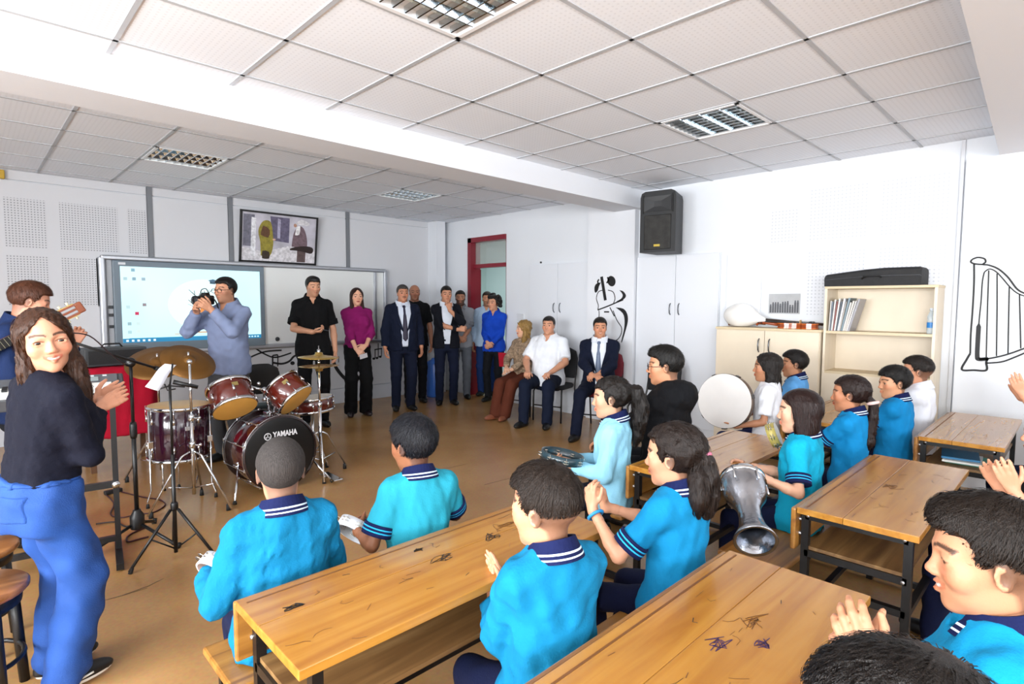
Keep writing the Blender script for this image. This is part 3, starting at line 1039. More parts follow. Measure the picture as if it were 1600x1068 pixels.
    v, q = sdf_verts(S, .0165 * max(lod, .55 if bt.get('jeans') else .95))
    np_mesh('jeans' if bt.get('jeans') else 'trousers', [(v, q)], bt.get('mat') or cloth(bt['col']), root)
    # shoes
    if sp.get('shoes', '#101010'):
        for k in 'LR':
            l = I['legs'][k]; a = l['A']; t = math.radians(l['toe'])
            ft = A3((math.sin(t), math.cos(t), 0)); Rt = rotm('Z', -l['toe'])
            S = SDF(); b = A3((a[0], a[1], a[2] - .085 * u))
            S.ell(b + ft * .055 * u + A3((0, 0, .035 * u)), A3((.046, .135, .045)) * u, Rt, .02)
            S.ell(b - ft * .03 * u + A3((0, 0, .05 * u)), A3((.040, .055, .05)) * u, Rt, .03)
            S.cap(b + A3((0, 0, .05 * u)), a, .04 * u, .042 * u, .02)
            S.plane(a, (0, 0, 1)); S.plane(b + A3((0, 0, .004)), (0, 0, -1))
            v, q = sdf_verts(S, .011 * max(lod, .8))
            zz = b[2] + .026 * u
            so = np.array([1 if v[qq, 2].mean() < zz else 0 for qq in q]) if sp.get('sole') else None
            o = np_mesh('shoe', [(v, q)], [mat('shoe_' + sp.get('shoes', '#101010'), sp.get('shoes', '#101010'), .4), mat('sole_white', '#d8d5cf', .6)], root)
            if so is not None: o.data.polygons.foreach_set('material_index', so.astype(np.int32))
# ------------------------------------------------------------------ the room
RX, BY, CZ = 5.92, 7.80, 2.84        # right wall, board wall, ceiling
M_WALL = mat('wall_paint', '#dadde2', .75, bump=.03, bscale=30, var=.015, vscale=1.3)
M_PANEL = mat('wall_panel', '#cccdd1', .6, bump=.02, bscale=20, var=.015, vscale=1.0)
M_GREY = mat('grey_strip', '#74777c', .5)
M_BEAM = mat('beam_paint', '#dcdee3', .8, bump=.02, bscale=25)

def floor_mat():
    m = bpy.data.materials.new('floor_vinyl'); m.use_nodes = True
    nt = m.node_tree; b = nt.nodes['Principled BSDF']; L = nt.links.new
    tc = nt.nodes.new('ShaderNodeTexCoord')
    n1 = nt.nodes.new('ShaderNodeTexNoise'); n1.inputs['Scale'].default_value = 1.1; n1.inputs['Detail'].default_value = 3; n1.inputs['Roughness'].default_value = .5
    n2 = nt.nodes.new('ShaderNodeTexNoise'); n2.inputs['Scale'].default_value = 55; n2.inputs['Detail'].default_value = 4
    L(tc.outputs['Object'], n1.inputs['Vector']); L(tc.outputs['Object'], n2.inputs['Vector'])
    r = nt.nodes.new('ShaderNodeValToRGB')
    for i, (p, c) in enumerate([(0.25, '#8d683f'), (0.5, '#a27a4b'), (0.78, '#b18a5c')]):
        e = r.color_ramp.elements[i] if i < 2 else r.color_ramp.elements.new(p)
        e.position = p; e.color = (*hexc(c), 1)
    L(n1.outputs['Fac'], r.inputs['Fac'])
    mx = nt.nodes.new('ShaderNodeMix'); mx.data_type = 'RGBA'; mx.blend_type = 'OVERLAY'; mx.inputs[0].default_value = .22
    L(r.outputs['Color'], mx.inputs[6]); L(n2.outputs['Color'], mx.inputs[7])
    L(mx.outputs[2], b.inputs['Base Color'])
    b.inputs['Roughness'].default_value = .26
    bp = nt.nodes.new('ShaderNodeBump'); bp.inputs['Strength'].default_value = .05
    L(n2.outputs['Fac'], bp.inputs['Height']); L(bp.outputs['Normal'], b.inputs['Normal'])
    return m

def dots_mat(name, base, hole, pitch, rad, ax, rough=.7):
    """perforated board: a square grid of small holes; ax = the two object axes of the sheet"""
    m = bpy.data.materials.new(name); m.use_nodes = True
    nt = m.node_tree; b = nt.nodes['Principled BSDF']; L = nt.links.new
    b.inputs['Roughness'].default_value = rough
    tc = nt.nodes.new('ShaderNodeTexCoord'); sp = nt.nodes.new('ShaderNodeSeparateXYZ')
    L(tc.outputs['Object'], sp.inputs[0])
    sq = []
    for a in ax:
        d = nt.nodes.new('ShaderNodeMath'); d.operation = 'DIVIDE'; d.inputs[1].default_value = pitch
        L(sp.outputs['XYZ'.index(a)], d.inputs[0])
        f = nt.nodes.new('ShaderNodeMath'); f.operation = 'FLOORED_MODULO'; f.inputs[1].default_value = 1; L(d.outputs[0], f.inputs[0])
        s = nt.nodes.new('ShaderNodeMath'); s.operation = 'SUBTRACT'; s.inputs[1].default_value = .5; L(f.outputs[0], s.inputs[0])
        q = nt.nodes.new('ShaderNodeMath'); q.operation = 'MULTIPLY'; L(s.outputs[0], q.inputs[0]); L(s.outputs[0], q.inputs[1])
        sq.append(q)
    ad = nt.nodes.new('ShaderNodeMath'); L(sq[0].outputs[0], ad.inputs[0]); L(sq[1].outputs[0], ad.inputs[1])
    lt = nt.nodes.new('ShaderNodeMath'); lt.operation = 'LESS_THAN'; lt.inputs[1].default_value = rad * rad; L(ad.outputs[0], lt.inputs[0])
    mx = nt.nodes.new('ShaderNodeMix'); mx.data_type = 'RGBA'
    mx.inputs[6].default_value = (*hexc(base), 1); mx.inputs[7].default_value = (*hexc(hole), 1)
    L(lt.outputs[0], mx.inputs[0]); L(mx.outputs[2], b.inputs['Base Color'])
    return m

def S_(o): o['kind'] = 'structure'; return o

floor = S_(MB().box(WIN_X, 7.6, REAR_Y, BY + .2, -.12, 0).build('floor', floor_mat()))
# joints and cracks worn into the floor covering
def floor_line(pts, w):
    MB().strip([onZ(u, v, 0.0006) for u, v in pts], w, (0, 0, 1), .0006).build('seam', mat('seam_dark', '#4a3320', .7), floor)
floor_line([(150, 941), (187, 931), (230, 918)], [.003, .007, .003])
floor_line([(192, 929), (232, 915), (256, 903)], [.002, .006, .002])
floor_line([(757, 757), (800, 746), (850, 733)], [.003, .005, .003])
floor_line([(640, 745), (690, 733), (730, 724)], [.002, .003, .002])

# --- right wall with door opening, column, beam
DY0, DY1, DZ = 6.20, 7.08, 2.54
mb = MB()
mb.box(RX, RX + .16, REAR_Y, DY0, 0, CZ + .1)
mb.box(RX, RX + .16, DY1, BY + .2, 0, CZ + .1)
mb.box(RX, RX + .16, DY0, DY1, DZ, CZ + .1)
wall_right = S_(mb.build('wall_right', M_WALL))
S_(MB().box(5.83, RX, 3.87, 4.58, 0, CZ).build('trim_1', M_BEAM))            # column that carries the beam
S_(MB().box(WIN_X, RX, 3.79, 4.17, 2.63, CZ + .02).build('trim_2', M_BEAM))  # ceiling beam
mb = MB(); mb.prism([(RX, -.4), (RX, .56), (3.2, .43), (-.5, .26), (-.5, -.4)][::-1], 2.67, CZ + .02, 'z')
S_(mb.build('trim_3', M_BEAM))                                               # second beam, towards the camera
S_(MB().box(5.86, RX, .20, .76, 0, 2.67).build('trim_4', M_WALL))            # pilaster with the harp drawing
S_(MB().box(RX - .03, RX, .775, .80, 0, CZ).build('trim_5', mat('corner_strip', '#c6c8cd', .5)))

# --- board wall
wall_back = S_(MB().box(WIN_X, RX + .16, BY, BY + .16, 0, CZ + .1).build('wall_back', M_WALL))
for x0, x1 in ((WIN_X, 1.60), (1.65, 2.49), (2.545, 4.13), (4.175, 5.75)):
    MB().box(x0 + .003, x1 - .003, BY - .022, BY, .22, 2.735, .004).build('panel', M_PANEL, wall_back)
    MB().box(x0 + .003, x1 - .003, BY - .018, BY, 2.745, CZ, .003).build('panel', M_PANEL, wall_back)
for i, x in enumerate((1.60, 2.49, 4.13)):
    S_(MB().box(x, x + .052, BY - .035, BY, 2.0, CZ).build('trim_%d' % (6 + i), M_GREY))
M_PERF_B = dots_mat('perforated_board', '#c9cace', '#8a8c91', .026, .24, 'XZ')
for x0, x1 in ((-.32, .24), (.34, .68), (.79, 1.31), (1.40, 1.58)):
    for z0, z1 in ((2.06, 2.56), (1.45, 1.98)):
        if x0 > 1.0 and z0 < 2: x1 = 1.09
        MB().box(x0, x1, BY - .026, BY - .02, z0, z1).build('perforated_panel', M_PERF_B, wall_back)
S_(MB().box(WIN_X, RX, BY - .035, BY, 0, .215).build('baseboard_back', mat('skirting', '#c9ccd2', .6)))
S_(MB().box(RX - .02, RX, 4.6, DY0, 0, .12).build('baseboard_right', mat('skirting', '#c9ccd2', .6)))
# short return wall and pipe run in the far corner
S_(MB().box(5.62, 5.80, 7.55, BY, 0, CZ).build('trim_9', M_WALL))

# --- perforated sheets on the right wall
M_PERF_R = dots_mat('perforated_white', '#dadce1', '#bfc2c8', .033, .22, 'YZ')
for y0, y1, z0, z1 in ((.86, 1.36, 2.10, 2.62), (.86, 1.36, 1.40, 2.02), (1.45, 1.95, 1.40, 2.02), (1.45, 1.95, 2.10, 2.62), (2.05, 2.30, 2.10, 2.45)):
    MB().box(RX - .006, RX + .001, y0, y1, z0, z1).build('perforated_panel', M_PERF_R, wall_right)

# --- window wall and rear wall (behind the camera)
mb = MB()
zs0, zs1 = WIN_Z
mb.box(WIN_X - .14, WIN_X, REAR_Y - .14, BY + .2, 0, zs0); mb.box(WIN_X - .14, WIN_X, REAR_Y - .14, BY + .2, zs1, CZ + .1)
edges = [REAR_Y - .14] + [e for w in WINDOWS for e in w] + [BY + .2]
for i in range(0, len(edges), 2): mb.box(WIN_X - .14, WIN_X, edges[i], edges[i + 1], zs0, zs1)
S_(mb.build('wall_left', M_WALL))
mb = MB()
mb.box(WIN_X, 7.6, REAR_Y - .14, REAR_Y, 0, zs0); mb.box(WIN_X, 7.6, REAR_Y - .14, REAR_Y, zs1, CZ + .1)
edges = [WIN_X] + [e for w in REAR_WINDOWS for e in w] + [7.6]
for i in range(0, len(edges), 2): mb.box(edges[i], edges[i + 1], REAR_Y - .14, REAR_Y, zs0, zs1)
S_(mb.build('wall_rear', M_WALL))
M_PVC = mat('window_pvc', '#e9e9ea', .4)
n = 1
for a, b in WINDOWS:
    mb = MB(); x0, x1 = WIN_X - .10, WIN_X - .04; c = (a + b) / 2
    for y0, y1, z0, z1 in ((a, a + .06, zs0, zs1), (b - .06, b, zs0, zs1), (c - .04, c + .04, zs0, zs1), (a, b, zs0, zs0 + .06), (a, b, zs1 - .06, zs1)):
        mb.box(x0, x1, y0, y1, z0, z1)
    S_(mb.build('window_%d' % n, M_PVC)); n += 1
for a, b in REAR_WINDOWS:
    mb = MB(); y0, y1 = REAR_Y - .10, REAR_Y - .04; c = (a + b) / 2
    for x0, x1, z0, z1 in ((a, a + .06, zs0, zs1), (b - .06, b, zs0, zs1), (c - .04, c + .04, zs0, zs1), (a, b, zs0, zs0 + .06), (a, b, zs1 - .06, zs1)):
        mb.box(x0, x1, y0, y1, z0, z1)
    S_(mb.build('window_%d' % n, M_PVC)); n += 1

# --- corridor beyond the door
mb = MB(); mb.box(8.0, 8.1, 4.5, 9.5, 0, 3.0)
S_(mb.build('wall_corridor', mat('corridor_paint', '#c9dcd8', .7)))
S_(MB().box(RX + .16, 8.1, 9.0, 9.1, 0, 3.0).build('wall_corridor_end', mat('corridor_paint', '#c9dcd8', .7)))
S_(MB().box(RX + .16, 8.1, 4.4, 4.5, 0, 3.0).build('wall_corridor_start', mat('corridor_paint', '#c9dcd8', .7)))
S_(MB().box(RX + .16, 8.1, 4.5, 9.0, 2.9, 3.0).build('ceiling_corridor', mat('corridor_ceiling', '#9a9a98', .8)))
S_(MB().box(7.6, 8.1, 4.5, 9.0, -.12, 0).build('floor_corridor', mat('corridor_floor', '#8d8a84', .5)))

# --- door: red frame, transom pane, glazed leaf
M_RED = mat('red_frame', '#7c1626', .35)
door = bpy.data.objects.new('door_1', None); link(door); door['kind'] = 'structure'
mb = MB()
mb.box(RX - .03, RX + .17, DY1 - .085, DY1, 0, DZ); mb.box(RX - .03, RX + .17, DY0, DY1, DZ - .075, DZ)
mb.box(RX + .02, RX + .17, DY0, DY0 + .03, 0, DZ)
mb.box(RX + .03, RX + .13, DY0, DY1, 2.06, 2.12)
mb.build('door_frame', M_RED, door)
MB().box(RX + .07, RX + .08, DY0 + .03, DY1 - .085, 2.12, DZ - .075).build('pane', mat('pane_glass', '#b9bdb9', .15, alpha=.35), door)
# leaf swung open into the corridor
lf = MB(); lf.X = Matrix.Translation((RX + .20, DY1 - .02, 0)) @ Matrix.Rotation(math.radians(84), 4, 'Z')
lf.box(0, .80, -.04, 0, .02, .9); lf.box(0, .09, -.04, 0, .9, 2.05); lf.box(.71, .80, -.04, 0, .9, 2.05); lf.box(0, .80, -.04, 0, 1.96, 2.05)
lf.build('door_leaf', M_RED, door)

# --- ceiling: slab, tiles on a grid, louvred light fittings
ceiling = S_(MB().box(WIN_X, RX + .16, REAR_Y, BY + .16, CZ + .03, CZ + .12).build('ceiling', M_WALL))
TP = .625
M_TILE = dots_mat('ceiling_tile', '#eaeef5', '#dfe3ea', .03, .2, 'XY', .9)
M_TBAR = mat('ceiling_grid', '#b4b7bc', .5)
LIGHTS = [(2, 1.70), (6, 1.70), (2, 5.70), (6, 5.70)]
LX = {2: 1.25, 6: 3.75}
light_cells = [(LX[i], y) for i, y in LIGHTS]
tile = MB().box(-TP / 2 + .008, TP / 2 - .008, -TP / 2 + .008, TP / 2 - .008, .003, .02, .003).build('tile', M_TILE, ceiling)
tile_me = tile.data; first = True
rows_y = [1.70 + TP * k for k in range(-4, 4)] + [4.45 + TP * k for k in range(0, 6)]
for y in rows_y:
    for k in range(-5, 10):
        x = k * TP
        y1 = y + TP
        if any(abs(x - lx) < .1 and abs(y - ly) < .35 for lx, ly in light_cells): continue
        cx = min(x + TP / 2, 99)
        if first: t = tile; first = False
        else: t = bpy.data.objects.new('tile', tile_me); link(t, ceiling)
        sx = sy = 1.0
        xa, xb, ya, yb = x, x + TP, y, y1
        xb = min(xb, RX); xa = max(xa, WIN_X)
        if y > 4: yb = min(yb, BY)
        else: yb = min(yb, 3.79)
        if y > 4: ya = max(ya, 4.17)
        t.scale = ((xb - xa) / TP, (yb - ya) / TP, 1)
        t.location = ((xa + xb) / 2, (ya + yb) / 2, CZ)
mb = MB()
for k in range(-4, 10):
    mb.box(k * TP - .012, k * TP + .012, -.8, 3.79, CZ - .002, CZ + .012); mb.box(k * TP - .012, k * TP + .012, 4.17, BY, CZ - .002, CZ + .012)
for y in rows_y: mb.box(WIN_X, RX, y - .012, y + .012, CZ - .002, CZ + .012)
mb.build('ceiling_grid', M_TBAR, ceiling)

M_MIRROR = mat('louvre_mirror', '#cfd6da', .12, 1.0)
M_LHOUSE = mat('light_housing', '#b9c2c6', .3, .8)
M_LTUBE = mat('tube_lamp', '#e8fbff', .4, emit='#dffcff', estr=1.6)
M_LFRAME = mat('light_frame', '#e9eaec', .4)
def ceiling_light(lx, ly, label, on):
    r = empty('ceiling_light', (lx + TP / 2, ly + TP / 2, CZ), 0, label, 'ceiling light', 'louvred light fittings')
    a = TP / 2 - .01
    mb = MB()
    for x0, x1, y0, y1 in ((-a, a, -a, -a + .025), (-a, a, a - .025, a), (-a, -a + .025, -a, a), (a - .025, a, -a, a)): mb.box(x0, x1, y0, y1, -.006, .05)
    mb.build('frame', M_LFRAME, r)
    mb = MB(); mb.box(-a, a, -a, a, .05, .058); mb.build('reflector', M_LHOUSE, r)
    for k in range(4):
        y = -.21 + .14 * k
        MB().cyl((-a + .03, y, .033), (a - .03, y, .033), .012).build('tube', M_LTUBE if on else mat('tube_off', '#dfe9ea', .3), r)
    for k in range(1, 4):
        y = -a + k * 2 * a / 4
        mb = MB(); mb.prism([(y - .022, .045), (y - .003, -.004), (y + .003, -.004), (y + .022, .045)], -a + .02, a - .02, 'x'); mb.build('louvre_fin', M_MIRROR, r)
    for k in range(1, 9):
        x = -a + k * 2 * a / 9
        mb = MB(); mb.box(x - .004, x + .004, -a + .02, a - .02, -.003, .028); mb.build('louvre_blade', M_MIRROR, r)
for (lx, ly), lab, on in zip(light_cells, ('square mirrored louvre ceiling light cut off by the top of the picture', 'square mirrored louvre ceiling light nearest the wall speaker', 'square louvre ceiling light with greenish tubes above the smart board screen', 'square louvre ceiling light in the far bay nearest the red door'), (False, False, True, True)):
    ceiling_light(lx, ly, lab, on)
# ------------------------------------------------------------------ smart board
M_ALU = mat('aluminium', '#b9bcc2', .35, .85)
M_BEZEL = mat('bezel_grey', '#6f7d88', .45)
M_WB = mat('whiteboard', '#dfe1df', .18, coat=.4)
BF = BY - .022
def board():
    r = empty('smart_board', (1.12, BF, 0), 0, 'wide silver-framed board with a lit screen and a white panel', 'board')
    X0, X1, Z0, Z1 = 0, 3.63, .91, 2.0
    def P(mb, name, m, par=r): return mb.build(name, m, par)
    P(MB().box(X0, X1, -.05, 0, Z0, Z1), 'backing', mat('board_back', '#9a9da3', .5))
    for x0, x1, z0, z1 in ((X0, X1, Z1 - .035, Z1 + .02), (X0, X1, Z0 - .03, Z0 + .03), (X0 - .02, X0 + .04, Z0, Z1), (X1 - .04, X1 + .02, Z0, Z1)):
        P(MB().box(x0, x1, -.10, 0, z0, z1, .015), 'frame_rail', M_ALU)
    P(MB().box(3.42, 3.46, -.095, -.04, Z0 + .03, Z1 - .035, .005), 'slide_rail', M_ALU)
    P(MB().box(1.76, 3.42, -.070, -.045, Z0 + .03, Z1 - .035, .003), 'whiteboard_panel', M_WB)
    P(MB().box(3.46, 3.60, -.060, -.045, Z0 + .03, Z1 - .035, .003), 'whiteboard_panel', M_WB)
    P(MB().box(.05, .10, -.06, -.045, Z0 + .03, Z1 - .035), 'side_panel', mat('side_grey', '#a9acb1', .5))
    k = MB(); k.torus((1.93, -.078, 1.0), (0, 1, 0), .024, .006, 18, 6); k.ball((1.93, -.08, 1.0), .016, 10, 6); P(k, 'lock_knob', mat('dark_metal', '#4b4f55', .3, .8))
    # display
    d = P(MB().box(.10, 1.76, -.115, -.045, .925, 1.965, .01), 'display_bezel', M_BEZEL)
    sx0, sx1, sz0, sz1 = .17, 1.70, 1.03, 1.90
    M_SCR = mat('screen_glow', '#101418', .2, emit='#c9f4fa', estr=1.25)
    P(MB().box(sx0, sx1, -.118, -.114, sz0, sz1), 'screen', M_SCR, d)
    w, h = sx1 - sx0, sz1 - sz0
    def em(c, s=1.2): return mat('screen_' + c, '#050505', .3, emit=c, estr=s)
    def flat(name, m, poly, lift=0):
        mb = MB(); mb.prism([(sx0 + a * w, sz0 + b * h) for a, b in poly], -.1185 - lift, -.1178, 'y'); return P(mb, name, m, d)
    def rect(name, m, a, b, c, e, lift=0): return flat(name, m, [(a, b), (c, b), (c, e), (a, e)][::-1], lift)
    rect('taskbar', em('#1f7fae'), 0, 0, 1, .055)
    rect('taskbar_light', em('#3fa0c9'), .04, .052, .6, .06, .0004)
    for i in range(6): rect('icon', em('#e9f6fb'), .02 + i * .035, .013, .036 + i * .035, .04, .0005)
    for i in range(5): rect('icon', em('#bfe0ee'), .87 + i * .024, .015, .885 + i * .024, .038, .0005)
    # white glow of the picture shown on the desktop
    flat('picture', em('#d9f7fa', 1.28), [(.56 + .26 * math.cos(t), .50 + .36 * math.sin(t)) for t in np.linspace(0, 2 * math.pi, 36, False)][::-1], .0002)
    ic = [(.08, .955, '#7aa3b5'), (.03, .84, '#a5c4cc'), (.085, .84, '#7e9fb0'), (.145, .84, '#90aab8'), (.145, .50, '#8c7f86'), (.095, .385, '#c22a55'), (.04, .47, '#b7d5d9'), (.045, .25, '#96b5bd'), (.10, .25, '#c7dfde'), (.045, .14, '#a9cdd2'), (.10, .15, '#cfe3df')]
    for a, b, c in ic: rect('icon', em(c), a - .012, b - .02, a + .012, b + .02, .0005)
    # leafless tree with orange trunk, mortar board above, ground line
    flat('tree_trunk', em('#e08a3c'), [(.535, .25), (.555, .25), (.57, .52), (.525, .52)], .0006)
    for pts in ([(.525, .42), (.50, .46), (.44, .51)], [(.50, .46), (.445, .57)], [(.525, .50), (.51, .60), (.47, .68)], [(.50, .62), (.45, .71)], [(.53, .52), (.525, .66)], [(.56, .52), (.585, .66), (.60, .72)], [(.575, .6), (.56, .70)], [(.585, .66), (.62, .71)], [(.49, .64), (.49, .70)], [(.565, .52), (.60, .55), (.65, .62)]):
        mb = MB(); mb.strip([(sx0 + a * w, -.1186, sz0 + b * h) for a, b in pts], [.008, .006, .003][:len(pts)], (0, -1, 0), .0006); P(mb, 'tree_branch', em('#33302e'), d)
    flat('mortar_board', em('#3d5f78'), [(.59, .845), (.625, .82), (.665, .84), (.63, .865)], .0006)
    flat('mortar_board', em('#2c465c'), [(.605, .80), (.645, .795), (.645, .83), (.605, .835)], .0004)
    mb = MB(); mb.strip([(sx0 + a * w, -.1186, sz0 + b * h) for a, b in ((.34, .095), (.48, .115), (.60, .112), (.7, .10))], [.006, .012, .014, .004], (0, -1, 0), .0006); P(mb, 'ground_line', em('#c98a4a'), d)
    rect('webcam_tag', mat('tag_white', '#d7dade', .4), -.01, 1.02, .035, 1.05, .001)
    for z in (1.42, 1.33, 1.20): P(MB().box(.055, .098, -.075, -.055, z, z + .035, .004), 'clip', mat('clip_dark', '#33363a', .5))
board()

# painted tune on the wall under the board
M_INK = mat('mural_black', '#0d0d10', .6)
def mural(name, label, strips, plane, n, fills=()):
    r = empty(name, plane(*strips[0][0][0]), 0, label, 'mural'); o = Vector(r.location); nn = Vector(n)
    for pts, w in strips:
        mb = MB(); mb.strip([Vector(plane(u, v)) - o for u, v in pts], w, n, .0025); mb.build('brush_stroke', M_INK, r)
    for poly in fills:
        Q = [Vector(plane(u, v)) - o for u, v in poly]; m = len(Q); mb = MB()
        vs = Q + [q + nn * .0025 for q in Q]
        f = [tuple(range(m, 2 * m))] + [(i, (i + 1) % m, m + (i + 1) % m, m + i) for i in range(m)]
        a = sum((Q[k].cross(Q[(k + 1) % m]) for k in range(m)), Vector())
        mb._add(vs, f if a.dot(nn) > 0 else [q[::-1] for q in f]); mb.build('painted_shape', M_INK, r)
    return r
def smooth(pts, n=6):
    P = [np.array(p, float) for p in pts]; out = []
    for i in range(len(P) - 1):
        p0, p1, p2, p3 = P[max(i - 1, 0)], P[i], P[i + 1], P[min(i + 2, len(P) - 1)]
        for k in range(n):
            t = k / n
            out.append(tuple(.5 * ((2 * p1) + (-p0 + p2) * t + (2 * p0 - 5 * p1 + 4 * p2 - p3) * t * t + (-p0 + 3 * p1 - 3 * p2 + p3) * t ** 3)))
    out.append(tuple(P[-1])); return out
def ell2(cx, cy, a, b, rot=0, n=16):
    c, s = math.cos(rot), math.sin(rot)
    return [(cx + a * math.cos(t) * c - b * math.sin(t) * s, cy + a * math.cos(t) * s + b * math.sin(t) * c) for t in np.linspace(0, 2 * math.pi, n, False)]
wy = BY - .0225
mural('music_notes_mural', 'black painted music notes and waving staff on the wall under the board',
      [(smooth([(376, 566), (395, 556), (415, 549), (440, 547)]), .022), (smooth([(398, 543), (412, 552), (430, 558), (455, 551)]), .020),
       (smooth([(425, 566), (440, 568), (452, 564), (460, 556), (472, 553)]), .028), ([(377, 548), (377, 566)], .02), ([(426, 555), (426, 579)], .02), ([(426, 555), (434, 554)], .02), ([(434, 554), (434, 572)], .014),
       (smooth([(518, 540), (519, 556), (524, 572), (534, 586), (546, 597)]), [.05] * 24 + [.03]),
       ([(586, 545), (586, 559)], .014), ([(591, 536), (591, 558)], .014), ([(596, 545), (596, 556)], .014), ([(585, 546), (597, 544)], .018), ([(529, 556), (529, 566)], .01)],
      lambda u, v: onY(u, v, wy), (0, -1, 0),
      [ell2(584, 560, 2.2, 1.8), ell2(589, 559, 2.2, 1.8), ell2(594, 557, 2.2, 1.8), ell2(421, 580, 3, 2.4), ell2(457, 567, 3.5, 3)])

# cellist painted on the column
cx_ = 5.829
C5 = lambda pts, n=6: smooth(pts, n)
mural('cellist_mural', 'black brush drawing of a cello player on the white column', [
    ([(940, 432), (946, 469)], .042),
    (C5([(936, 436), (934, 440), (936, 444)]), .02), (C5([(949, 433), (951, 437), (948, 442)]), .02),
    (C5([(942, 453), (935, 456), (932, 466), (935, 477), (934, 484)]), .010), (C5([(950, 453), (958, 456), (961, 466), (958, 475)]), .010),
    (C5([(934, 484), (950, 478), (964, 472), (974, 468)]), .016),
    (C5([(936, 485), (936, 494), (933, 500), (930, 510)]), .010), (C5([(944, 487), (952, 487)]), .018), (C5([(953, 480), (957, 488), (960, 494)]), .012),
    (C5([(958, 485), (964, 500), (971, 511), (971, 520), (967, 528), (962, 532)]), .010),
], lambda u, v: onX(u, v, cx_), (-1, 0, 0), [
    ell2(955.5, 439, 6.3, 8.3, -.2),
    C5([(939, 441), (932, 443), (929, 449), (930, 457), (934, 454), (936, 447), (939, 441)], 3)[:-1],
    C5([(968, 453), (974, 455), (978, 461), (976, 466), (969, 470), (963, 471), (971, 466), (973, 460), (968, 453)], 3)[:-1],
    C5([(962, 480), (974, 482), (980, 490), (981, 502), (977, 518), (972, 534), (971, 532), (975, 515), (976, 500), (973, 489), (962, 480)], 3)[:-1]])

# harp painted on the pilaster
hx_ = 5.859
W1, W2 = .0125, .009
mural('harp_mural', 'large outlined harp painted on the wall beside the bookcase', [
    (C5([(1519, 405), (1528, 402), (1538, 404), (1540, 409), (1536, 413), (1545, 414), (1560, 420), (1575, 433), (1590, 452), (1606, 460)]), W1),
    (C5([(1519, 405), (1517, 409), (1523, 412), (1536, 413)]), W1), (C5([(1522, 412), (1522, 440), (1520, 480), (1517, 520), (1516, 552)]), W1),
    (C5([(1516, 552), (1510, 562), (1503, 577), (1522, 578), (1541, 578), (1541, 566), (1543, 561)]), W1 * 1.2),
    (C5([(1538, 425), (1535, 440), (1533, 470), (1530, 500), (1528, 530), (1527, 556), (1530, 561), (1545, 560)]), [W2] * 20 + [.03] * 22 + [W2]),
    (C5([(1538, 425), (1546, 420), (1556, 424), (1566, 434), (1578, 448), (1590, 458), (1606, 464)]), W2),
    (C5([(1530, 561), (1550, 559), (1575, 553), (1606, 542)]), W1), (C5([(1541, 567), (1565, 565), (1585, 558), (1606, 549)]), W1),
    ([(1545, 422), (1543, 480), (1541, 558)], W2), ([(1558, 427), (1558, 480), (1557, 556)], W2), ([(1577, 448), (1576, 500), (1575, 552)], W2), ([(1593, 460), (1594, 500), (1595, 544)], W2),
], lambda u, v: onX(u, v, hx_), (-1, 0, 0))

# ------------------------------------------------------------------ framed picture above the board
def framed_picture():
    r = empty('framed_picture', (2.60, BF - .004, 2.03), 0, 'black-framed print of two figures in a pale street above the board', 'picture')
    r.rotation_euler = (math.radians(9), 0, 0)
    w, h = 1.04, .67
    mb = MB()
    for x0, x1, z0, z1 in ((0, w, 0, .025), (0, w, h - .025, h), (0, .025, 0, h), (w - .025, w, 0, h)): mb.box(x0, x1, -.03, 0, z0, z1)
    mb.build('frame', mat('black_frame', '#0e0e10', .35), r)
    MB().box(.02, w - .02, -.018, -.004, .02, h - .02).build('print', mat('print_pale', '#b9b6c0', .4, var=.25, vscale=5), r)
    def blob(c, poly, lift):
        mb = MB(); mb.prism([(.02 + a * (w - .04), .02 + b * (h - .04)) for a, b in poly][::-1], -.019 - lift, -.0175, 'y'); mb.build('print_shape', mat('print_' + c, c, .45, var=.3, vscale=30), r)
    blob('#cfccd0', [(0, 0), (1, 0), (1, .32), (.62, .36), (.3, .2), (0, .28)], .0002)
    blob('#6b6a78', [(.02, .3), (.16, .3), (.16, .95), (.02, .95)], .0003)
    blob('#d8d8dc', [(.12, .1), (.18, .1), (.18, .88), (.12, .9)], .0004)
    blob('#5e5870', [(.40, .45), (.62, .42), (.62, .95), (.36, .95)], .0003)
    blob('#a09bb2', [(.46, .5), (.5, .5), (.5, .9), (.46, .92)], .0004)
    blob('#8a7f2c', C5([(.25, .12), (.37, .12), (.41, .35), (.40, .6), (.37, .82), (.31, .86), (.25, .8), (.21, .62), (.24, .4), (.25, .12)], 3)[:-1], .0006)
    blob('#33261c', C5([(.27, .06), (.36, .06), (.36, .2), (.27, .22), (.27, .06)], 2)[:-1], .0008)
    blob('#5a3a22', C5([(.24, .55), (.34, .5), (.36, .66), (.27, .74), (.24, .55)], 2)[:-1], .0009)
    blob('#c9a08a', ell2(.42, .47, .022, .02), .0009)
    blob('#6e5a62', C5([(.66, .35), (.86, .34), (.87, .55), (.82, .76), (.74, .8), (.68, .62), (.66, .35)], 3)[:-1], .0006)
    blob('#e3e1e2', C5([(.70, .6), (.76, .62), (.77, .8), (.72, .78), (.70, .6)], 2)[:-1], .0008)
    blob('#d6d3d6', C5([(.70, .84), (.78, .95), (.90, .88), (.86, .82), (.70, .84)], 2)[:-1], .0008)
    blob('#b4876f', ell2(.70, .81, .022, .04), .0007)
    blob('#574645', [(.74, .02), (.86, .02), (.86, .36), (.74, .36)], .0005)
    blob('#241512', C5([(.64, .27), (.80, .26), (.93, .22), (.97, .28), (.95, .36), (.84, .38), (.70, .34), (.64, .30), (.64, .27)], 3)[:-1], .001)
framed_picture()
